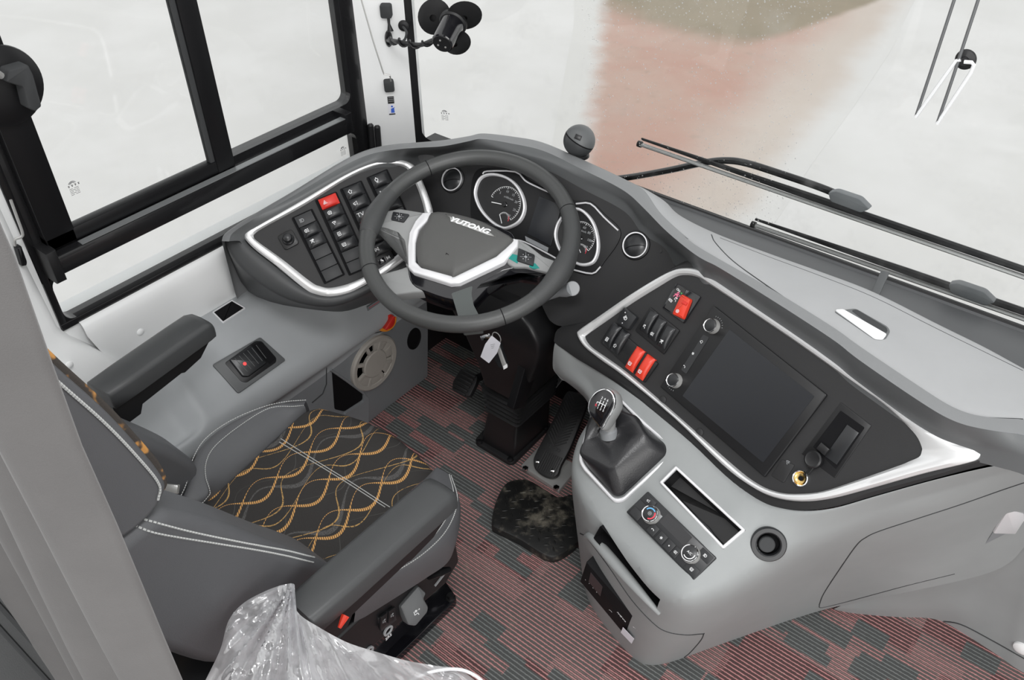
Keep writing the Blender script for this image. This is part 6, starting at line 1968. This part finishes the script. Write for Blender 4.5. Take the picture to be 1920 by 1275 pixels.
b = Mesh(); b.prism(lvf, round_poly(ccw(lvf.poly([(747, 1135), (781, 1096), (796, 1110), (791, 1120), (800, 1136), (798, 1146), (776, 1172), (762, 1170)])), .004), -.012, .008, .004); lev = b.build('height_lever', M['rim'], seat)
g = Frame(lvf.at(780, 1150, .0082), lvf.n, lvf.at(795, 1140) - lvf.at(768, 1160)); b = Mesh(); icon(b, g, 'seat', .015); icon(b, g.moved(.008, .004), 'arrow', .007); b.build('symbol', M['ink'], lev)
b = Mesh(); b.tube([SF.at(805, 1080, .004), SF.at(826, 1072, .03), SF.at(842, 1068, .03)], [.008, .009, .006], 10); b.build('slide_handle', M['shade'], seat)
b = Mesh(); b.box(Frame(SF.at(826, 1083, .004), (1, 0, 0), (0, 1, .3)), -.02, .02, -.002, .002, 0, .003); b.build('slide_mark', M['dim'], seat)
# buckle tucked between cushion and backrest
f = Frame(on_z(324, 916, .50), (.5, -.5, .7), (1, .6, 0))
b = Mesh(); b.box(f, -.012, .012, -.008, .008, 0, .012, .002); bk_ = b.build('belt_buckle', M['steel'], seat)
b = Mesh(); b.box(f, -.018, .010, -.022, -.008, -.01, .012, .002); b.build('belt_stalk', M['black'], bk_)
# ------------------------------------------------------------------ CURTAIN, PARTITION, POLYTHENE
cy0 = .10
edge = [on_y(*q, cy0) for q in ((23, 475), (80, 638), (157, 850), (233, 1017), (287, 1150), (340, 1275))]
xe = sum(p.x for p in edge) / len(edge)
b = Mesh()
rows = []
rc = random.Random(11)
NXc = 90
for iz in range(30):
    z = .40 + (2.15 - .40) * iz / 29
    # edge follows the hanging hem
    P = sorted(edge, key=lambda p: p.z)
    xr = xe
    for a, c in zip(P[:-1], P[1:]):
        if a.z <= z <= c.z: xr = lerp(a.x, c.x, (z - a.z) / (c.z - a.z))
    if z < P[0].z: xr = P[0].x
    if z > P[-1].z: xr = P[-1].x
    row = []
    for j in range(NXc):
        s = j / (NXc - 1)
        x = xr - s * .44
        amp = .0105 + .003 * math.sin(3 * z)
        y = cy0 - amp * (1 - math.cos(2 * math.pi * (s ** .92) * 6.3 + .5 * math.sin(2.2 * z) * min(1, s * 8))) - .006 * min(1, s * 10) * (1 + math.sin(13 * s + 5 * z))
        row.append(V((x, y - .02 * s, z)))
    rows.append(row)
b.grid(rows)
cur = tag(b.build('curtain', M['curtain'], loc=(xe - .2, cy0, .40), solid=.002), 'grey cloth curtain hanging in soft folds behind the driver seat', 'curtain')
# low padded partition beside the curtain
PXc = -.60
PF = Frame((PXc, 0, 0), (1, 0, 0), (0, 1, 0))
par = thing('partition_panel', 'dark grey padded partition with two grooves below the curtain', 'partition', (PXc, .0, 0))
pp = [PF.uv(*q) for q in ((-20, 1052), (60, 1140), (172, 1262), (186, 1290))]
poly = pp + [(pp[-1][0], .0), (-.20, .0), (-.20, pp[0][1] + .3)]
b = Mesh(); b.prism(PF, ccw(poly), -.03, 0, .006); b.build('panel', M['darkvinyl'], par)
for o_ in (24, 62, 104):
    b = Mesh(); b.tube([PF.at(x, y + o_, .0) for x, y in ((-20, 1052), (60, 1140), (172, 1262))], .0022, 6); b.build('groove', M['gap'], par)
b = Mesh(); b.tube([PF.at(x, y + 12, .0) for x, y in ((-20, 1052), (60, 1140), (172, 1262))], .006, 8); b.build('padded_edge', M['vinyl'], par)

# crumpled clear polythene over the rear of the right armrest
def noise3(p, k):
    from mathutils import noise as nz
    return nz.noise(V(p) * k)
topo = [(372, 1300), (392, 1262), (414, 1215), (428, 1165), (455, 1132), (498, 1108), (533, 1096), (552, 1096), (548, 1118), (560, 1150), (598, 1176), (650, 1204), (705, 1222), (760, 1238), (815, 1248), (862, 1256), (905, 1290), (925, 1320)]
TT = smooth_path([V(q) for q in topo], 9)
NB = 60
rows = []
peak = V((548, 1094))
for i, t in enumerate(TT):
    row = []
    for j in range(NB):
        s = j / (NB - 1)
        bx_ = 330 + (i / (len(TT) - 1)) * 640
        px = lerp(t[0], bx_, s ** 1.3); py = lerp(t[1], 1420, s)
        base = 1.395 - .13 * s
        q = at_distance(px, py, base)
        a = math.atan2(py - peak[1], px - peak[0]); rr_ = math.hypot(px - peak[0], py - peak[1])
        n = .75 * noise3((a * 4.5, rr_ * .003, 1), 1.6) + .42 * noise3((a * 11, rr_ * .006, 5), 1.5) + .20 * noise3((px * .016, py * .016, 4), 1.5) + .14 * noise3((px * .04, py * .04, 9), 1.4) + .07 * noise3((px * .09, py * .09, 2), 1.3)
        k = .045 * min(1, s * 6 + .15)
        q = q + ray(px, py).normalized() * (n * k)
        row.append(q)
    rows.append(row)
b = Mesh(); b.grid(rows)
bag = b.build('plastic_sheet', M['film'], loc=(-.62, .34, .45), ang=80)
bag_edge = Mesh(); bag_edge.tube(smooth_path([at_distance(x, y, 1.385) for x, y in ((742, 1290), (790, 1266), (830, 1256), (865, 1256), (893, 1268), (910, 1285), (915, 1300))], 5), .0026, 8); bag_edge.build('sheet_edge', M['whitetrim'], bag)
tag(bag, 'crumpled clear polythene sheet draped over the rear of the right armrest', 'plastic sheet')

# ------------------------------------------------------------------ CAB FAN with its bent arm on the pillar
FY = 1.43
fan = thing('cab_fan', 'small black cab fan with three round rubber blades on the front pillar', 'fan', on_y(840, 60, FY))
c_front = on_y(850, 42, FY); dF = (c_front - EYE).length
c_back = at_distance(829, 82, dF - .05)
b = Mesh()
r0 = .0195 * 1.05
ax = (c_front - c_back).normalized()
f = Frame(c_back, ax, (1, 0, 0))
Lf = (c_front - c_back).length
b.lathe(f, [(.0215, 0), (.0235, .002), (.0245, .010), (.0275, Lf)], 36); b.build('motor_housing', M['gloss'], fan)
b = Mesh(); b.lathe(f, [(.0205, -.0015), (.0215, .001)], 36); cp_ = b.build('rear_cap', M['black'], fan)
for a in (.9, 2.9, 4.6):
    b = Mesh(); b.lathe(f.moved(.010 * math.cos(a), .010 * math.sin(a), -.0015), [(.0022, 0), (.0022, -.001), (0, -.0012)], 10); b.build('screw', M['steel'], cp_)
b = Mesh(); b.lathe(Frame(c_front, ax, (1, 0, 0)), [(.0285, -.008), (.0315, -.004), (.0315, .004), (.026, .010), (0, .012)], 36); b.build('blade_hub', M['rubber'], fan)
for (px, py, rx, ry) in ((815, 31, 31, 34), (871, 28, 33, 26), (857, 79, 26, 23)):
    c = on_y(px, py, FY + .012)
    d = c - c_front
    u = (d - ax * d.dot(ax))
    k = 1.62 / FPX
    bf = Frame(c, ax + u.normalized().cross(ax) * .30, u)
    # measure blade size in its own plane
    du = max(abs(bf.uv(px + rx, py)[0]), abs(bf.uv(px, py + ry)[0])); dv = max(abs(bf.uv(px + rx, py)[1]), abs(bf.uv(px, py + ry)[1]))
    poly = [bf.uv(px + rx * math.cos(t * math.pi / 14), py + ry * math.sin(t * math.pi / 14)) for t in range(28)]
    cc = V((sum(p[0] for p in poly) / 28, sum(p[1] for p in poly) / 28))
    m_ = Mesh()
    R_ = []
    for k_, w in ((1.0, 0.0), (.8, .003), (.5, .0055), (.2, .0065)): R_.append([bf.pt(*(cc + (V(p) - cc) * k_), -w) for p in poly])
    R2 = []
    for k_, w in ((.2, .0085), (.5, .0075), (.8, .005), (1.0, .0018)): R2.append([bf.pt(*(cc + (V(p) - cc) * k_), -w) for p in poly])
    m_.loft(R_ + R2); m_.build('blade', M['rubber'], fan, ang=70)
pm = hit_pillar(729, 72); pm2 = hit_pillar(757, 48)
arm = [pm[0] + pm[1] * .012, on_y(745, 78, 1.40), on_y(765, 82, 1.395), on_y(790, 84, 1.392), c_back + V((-.028, .004, .0)), c_back + V((-.012, .004, -.002))]
b = Mesh(); b.tube(smooth_path(arm, 5), .0052, 10); b.build('arm', M['black'], fan)
A5 = smooth_path(arm, 12)
tw = []
for i, p in enumerate(A5):
    a = i * .55
    tw.append(p + V((0, math.cos(a), math.sin(a))) * .0075)
b = Mesh(); b.tube(tw, .0028, 8); b.build('cable', M['shade'], fan)
b = Mesh(); b.tube(smooth_path([pm2[0] + pm2[1] * .008, on_y(762, 60, 1.42), on_y(760, 72, 1.41), on_y(755, 78, 1.40)], 5), .003, 8); b.build('cable_tail', M['gap'], fan)
b = Mesh(); b.lathe(Frame(pm[0], pm[1], (0, 0, 1)), [(.0125, 0), (.012, .006), (.008, .012), (0, .014)], 24, sx=1.6, sy=.75); b.build('arm_base', M['shade'], fan)
b = Mesh(); b.lathe(Frame(pm2[0], pm2[1], (0, 0, 1)), [(.0135, 0), (.013, .003), (.006, .0055), (.005, .007), (0, .007)], 24); b.build('cable_grommet', M['rubber'], fan)
# sun blind guide: two black blocks and a thin steel rod on the pillar
bl_ = thing('blind_guide', 'thin steel rod held by two black blocks on the white front pillar', 'blind guide', hit_pillar(730, 160)[0])
for q, s in (((729, 158), 1.0), ((725, 18), 1.08)):
    h = hit_pillar(*q)
    f = Frame(h[0] - h[1] * .002, (h[1].x, h[1].y, 0), (-.6, .8, 0) if False else (1, .9, 0))
    b = Mesh(); b.prism(f, round_poly(rect(-.0125 * s, .0125 * s, -.015 * s, .015 * s), .006), 0, .019, .003); b.build('guide_block', M['gap'], bl_)
h = hit_pillar(729, 150)
P = [on_y(672, -20, 1.36), on_y(700, 78, 1.365), on_y(718, 134, 1.37), on_y(720, 139, 1.372), on_y(731, 141, 1.38), on_y(733, 152, 1.395)]
b = Mesh(); b.tube(P, .0018, 8); b.build('rod', M['steel'], bl_)
q_ = hit_pillar(731, 42); b = Mesh(); b.tube([q_[0] + q_[1] * .012 + V((0, 0, .02)), q_[0] + q_[1] * .012, q_[0] + q_[1] * .014 + V((0.003, 0, -.016))], [.004, .003, .008], 10); b.build('rubber_tip', M['rubber'], bl_)
# sticker
h = hit_pillar(735, 198)
f = Frame(h[0] + h[1] * .0005, h[1], (1, .9, 0))
stq = ccw(f.poly([(726, 183), (742, 179), (744, 213), (729, 216)]))
b = Mesh(); b.prism(f, stq, 0, .0004); stk = b.build('sticker', M['paper']); 
tag(stk, 'small safety sticker with black text and blue worker figure on the white pillar', 'sticker')
stk['_o'] = tuple(stk.location)
us = [p[0] for p in stq]; vs = [p[1] for p in stq]; u0, u1, v0, v1 = min(us), max(us), min(vs), max(vs)
b = Mesh(); b.prism(f, rect(u0 + .001, u1 - .001, v0 + (v1 - v0) * .60, v1 - .001), .0004, .0007); b.prism(f, rect(u0 + .001, u1 - .001, v0 + .0008, v0 + .004), .0004, .0007); b.build('text_block', M['blackink'], stk)
b = Mesh()
for k in range(3): b.ribbon([f.pt(u0 + .003, v1 - .004 - k * .005, .0007), f.pt(u1 - .004, v1 - .004 - k * .005, .0007)], .0012, f.n)
b.build('text_lines', M['dim'], stk)
um, vm, hh = (u0 + u1) / 2, v0 + (v1 - v0) * .32, (v1 - v0)
b = Mesh(); b.prism(f, [(um - .0045, vm - hh * .20), (um + .0045, vm - hh * .20), (um + .004, vm + hh * .02), (um + .006, vm + hh * .1), (um + .003, vm + hh * .06), (um - .004, vm + hh * .02)], .0004, .0008)
b.lathe(f.moved(um - .001, vm + hh * .13, .0004), [(.0026, 0), (.0026, .0004), (0, .0005)], 14); b.build('worker_figure', M['blueink'], stk)
# rubber buffers at the pillar foot
for k, qs in enumerate((((694, 234), (697, 270)), ((707, 237), (709, 268)))):
    h0, h1 = hit_pillar(*qs[0]), hit_pillar(*qs[1])
    if h0 and h1:
        b = Mesh(); a_, c_ = h0[0] + h0[1] * .003, h1[0] + h1[1] * .003; c_ = c_ + (c_ - a_) * .8
        b.tube([a_ + (a_ - c_).normalized() * .004, a_, c_], [.005, .0082, .0082], 14)
        o = b.build('rubber_buffer', M['rubber']); tag(o, 'black rubber buffer strip at the pillar foot, ' + ('nearer the side window' if k == 0 else 'nearer the windscreen'), 'buffer', 'rubber buffers at the pillar foot')
# ---- camera ball on the dashboard rim
cc_ = on_z(1086, 264, .850)
cb_ = thing('dash_camera', 'dark grey ball shaped camera standing on the dashboard rim', 'camera', cc_ + V((0, 0, -.034)))
R = .0345
f = Frame(cc_, (.38, .42, 1.0), (1, 0, 0))
b = Mesh(); b.lathe(f, [(R * math.cos(t), R * math.sin(t)) for t in [-math.pi / 2 + .02 + k * (math.pi / 2 + .1) / 14 for k in range(15)]], 36); b.build('lower_shell', M['podside'], cb_, ang=80)
b = Mesh(); b.lathe(f, [(R * 1.01 * math.cos(t), R * 1.01 * math.sin(t)) for t in [.12 + k * (math.pi / 2 - .14) / 12 for k in range(13)]], 36); sh_ = b.build('upper_shell', M['rim'], cb_, ang=80)
b = Mesh(); b.lathe(f, [(R * 1.0, .0035), (R * 1.004, .0022), (R, .001)], 36, close=False); b.build('joint', M['deep'], cb_)
g = Frame(cc_ + (on_z(1080, 250, .9) - cc_).normalized() * R * .96, (on_z(1080, 250, .9) - cc_)); b = Mesh(); b.box(g, -.007, .007, -.004, .006, 0, .004, .001); b.build('lens_window', M['shade'], cb_)
b = Mesh(); b.lathe(Frame(cc_ + V((0, 0, -.036)), (0, 0, 1)), [(.024, 0), (.023, .006), (.018, .010)], 28); b.build('foot', M['black'], cb_)

# ---- wipers outside
def wiper(name_lab, tip, end, conn, arm_pts, y0):
    w = thing('wiper', name_lab, 'wiper', on_y(*conn, y0))
    A, C = on_y(*tip, y0), on_y(*end, y0)
    m_ = Mesh(); m_.tube([A.lerp(C, t) for t in (0, .25, .5, .75, 1)], .0060, 8, flat=.7); m_.build('blade', M['steel'], w)
    m_ = Mesh(); m_.tube([A.lerp(C, t) + V((0, .008, .010)) for t in (0.0, .2, .35, .5, .75, 1)], [.003, .006, .008, .008, .007, .006], 8); m_.build('blade_spine', M['shade'], w)
    m_ = Mesh(); m_.lathe(Frame(A, A - C), [(.0075, -.006), (.0075, .004), (0, .005)], 12); m_.build('blade_end', M['black'], w)
    Q = on_y(*conn, y0 - .004); d = (C - A).normalized()
    f_ = Frame(Q, (0, -1, .1), d)
    m_ = Mesh(); m_.prism(f_, round_poly([(-.035, -.012), (.03, -.014), (.045, 0), (.02, .014), (-.03, .014), (-.045, .005)], .005), -.012, .006, .003); m_.build('connector', M['slate'], w)
    if arm_pts:
        m_ = Mesh(); m_.tube(smooth_path([on_y(px, py, y0 + .022) for px, py in arm_pts], 5), .0095, 10, flat=.8); m_.build('arm', M['shade'], w)
    return w
wiper('upper wiper blade, crossing the wet windscreen high above the dashboard', (1199, 270), (2300, 651), (1592, 377), [(1150, 336), (1195, 330), (1260, 318), (1320, 305), (1360, 301), (1400, 306), (1470, 328), (1540, 352), (1592, 374)], 1.65)
wiper('lower wiper blade, lying close above the pale soft dashboard top', (1412, 421), (2400, 765), (1822, 550), None, 1.645)
# ---- wire holder on a suction cup
hw = thing('wire_holder', 'wire hook holder with black suction cup on the right of the windscreen', 'holder', on_y(1808, 112, 1.615))
f = Frame(on_y(1810, 112, 1.616), (0, -1, 0), (1, 0, 0))
b = Mesh(); b.lathe(f, [(.0175, -.002), (.0165, .002), (.008, .006), (.007, .012), (0, .013)], 28); b.build('suction_cup', M['rubber'], hw)
for P, P2 in (([(1801, 112), (1793, 114), (1768, 148), (1717, 219)], [(1717, 219), (1745, 135), (1793, -12)]), ([(1808, 116), (1822, 117), (1826, 122), (1820, 137), (1757, 232)], [(1757, 232), (1785, 150), (1838, -12)])):
    b = Mesh(); b.tube([on_y(x, y, 1.602 - .0 * i) for i, (x, y) in enumerate(P)], .0034, 8); b.build('white_wire', M['ink'], hw)
    b = Mesh(); b.tube([on_y(x, y, 1.602) for x, y in P2], .0028, 8); b.build('steel_wire', M['wire'], hw)
# ---- suction mount on the sliding pane
sm = thing('suction_mount', 'large black round suction mount with clamp on the rear side window', 'suction mount', on_x(4, 162, -1.585))
f = Frame(on_x(4, 162, -1.585), (1, 0, 0), (0, 1, 0))
rr_ = abs(f.uv(82, 150)[0] - f.uv(4, 162)[0])
b = Mesh(); b.lathe(f, [(.066, -.004), (.070, .0), (.069, .004), (.060, .008), (.030, .012), (0, .013)], 48); b.build('disc', M['shade'], sm)
g = Frame(on_x(38, 150, -1.56), (1, 0, 0), (0, 1, 0))
b = Mesh(); b.prism(g, round_poly(ccw(g.poly([(8, 128), (46, 118), (56, 138), (72, 196), (60, 206), (46, 200), (36, 160), (4, 150)])), .004), -.02, .014, .004); b.build('clamp', M['gap'], sm)
b = Mesh(); b.tube([on_x(2, 142, -1.55), on_x(-30, 120, -1.53)], .006, 10); b.build('clamp_screw', M['steel'], sm)
# ---- black catch and bent rod on the rear pillar
cr = thing('curtain_catch', 'black catch with bent steel rod on the white rear pillar', 'catch', on_x(34, 480, -1.60))
g = Frame(on_x(34, 480, -1.603), (1, 0, 0), (0, 1, 0))
b = Mesh(); b.prism(g, round_poly(ccw(g.poly([(27, 462), (36, 458), (47, 488), (46, 495), (36, 497)])), .003), -.004, .010, .003); b.build('catch', M['shade'], cr)
b = Mesh(); b.tube(smooth_path([on_x(20, 375, -1.585), on_x(32, 408, -1.585), on_x(42, 436, -1.585), on_x(40, 444, -1.587), on_x(28, 449, -1.592), on_x(28, 460, -1.60)], 4), .0028, 8); b.build('rod', M['steel'], cr)
for o in bpy.data.objects:
    if '_o' in o.keys(): del o['_o']
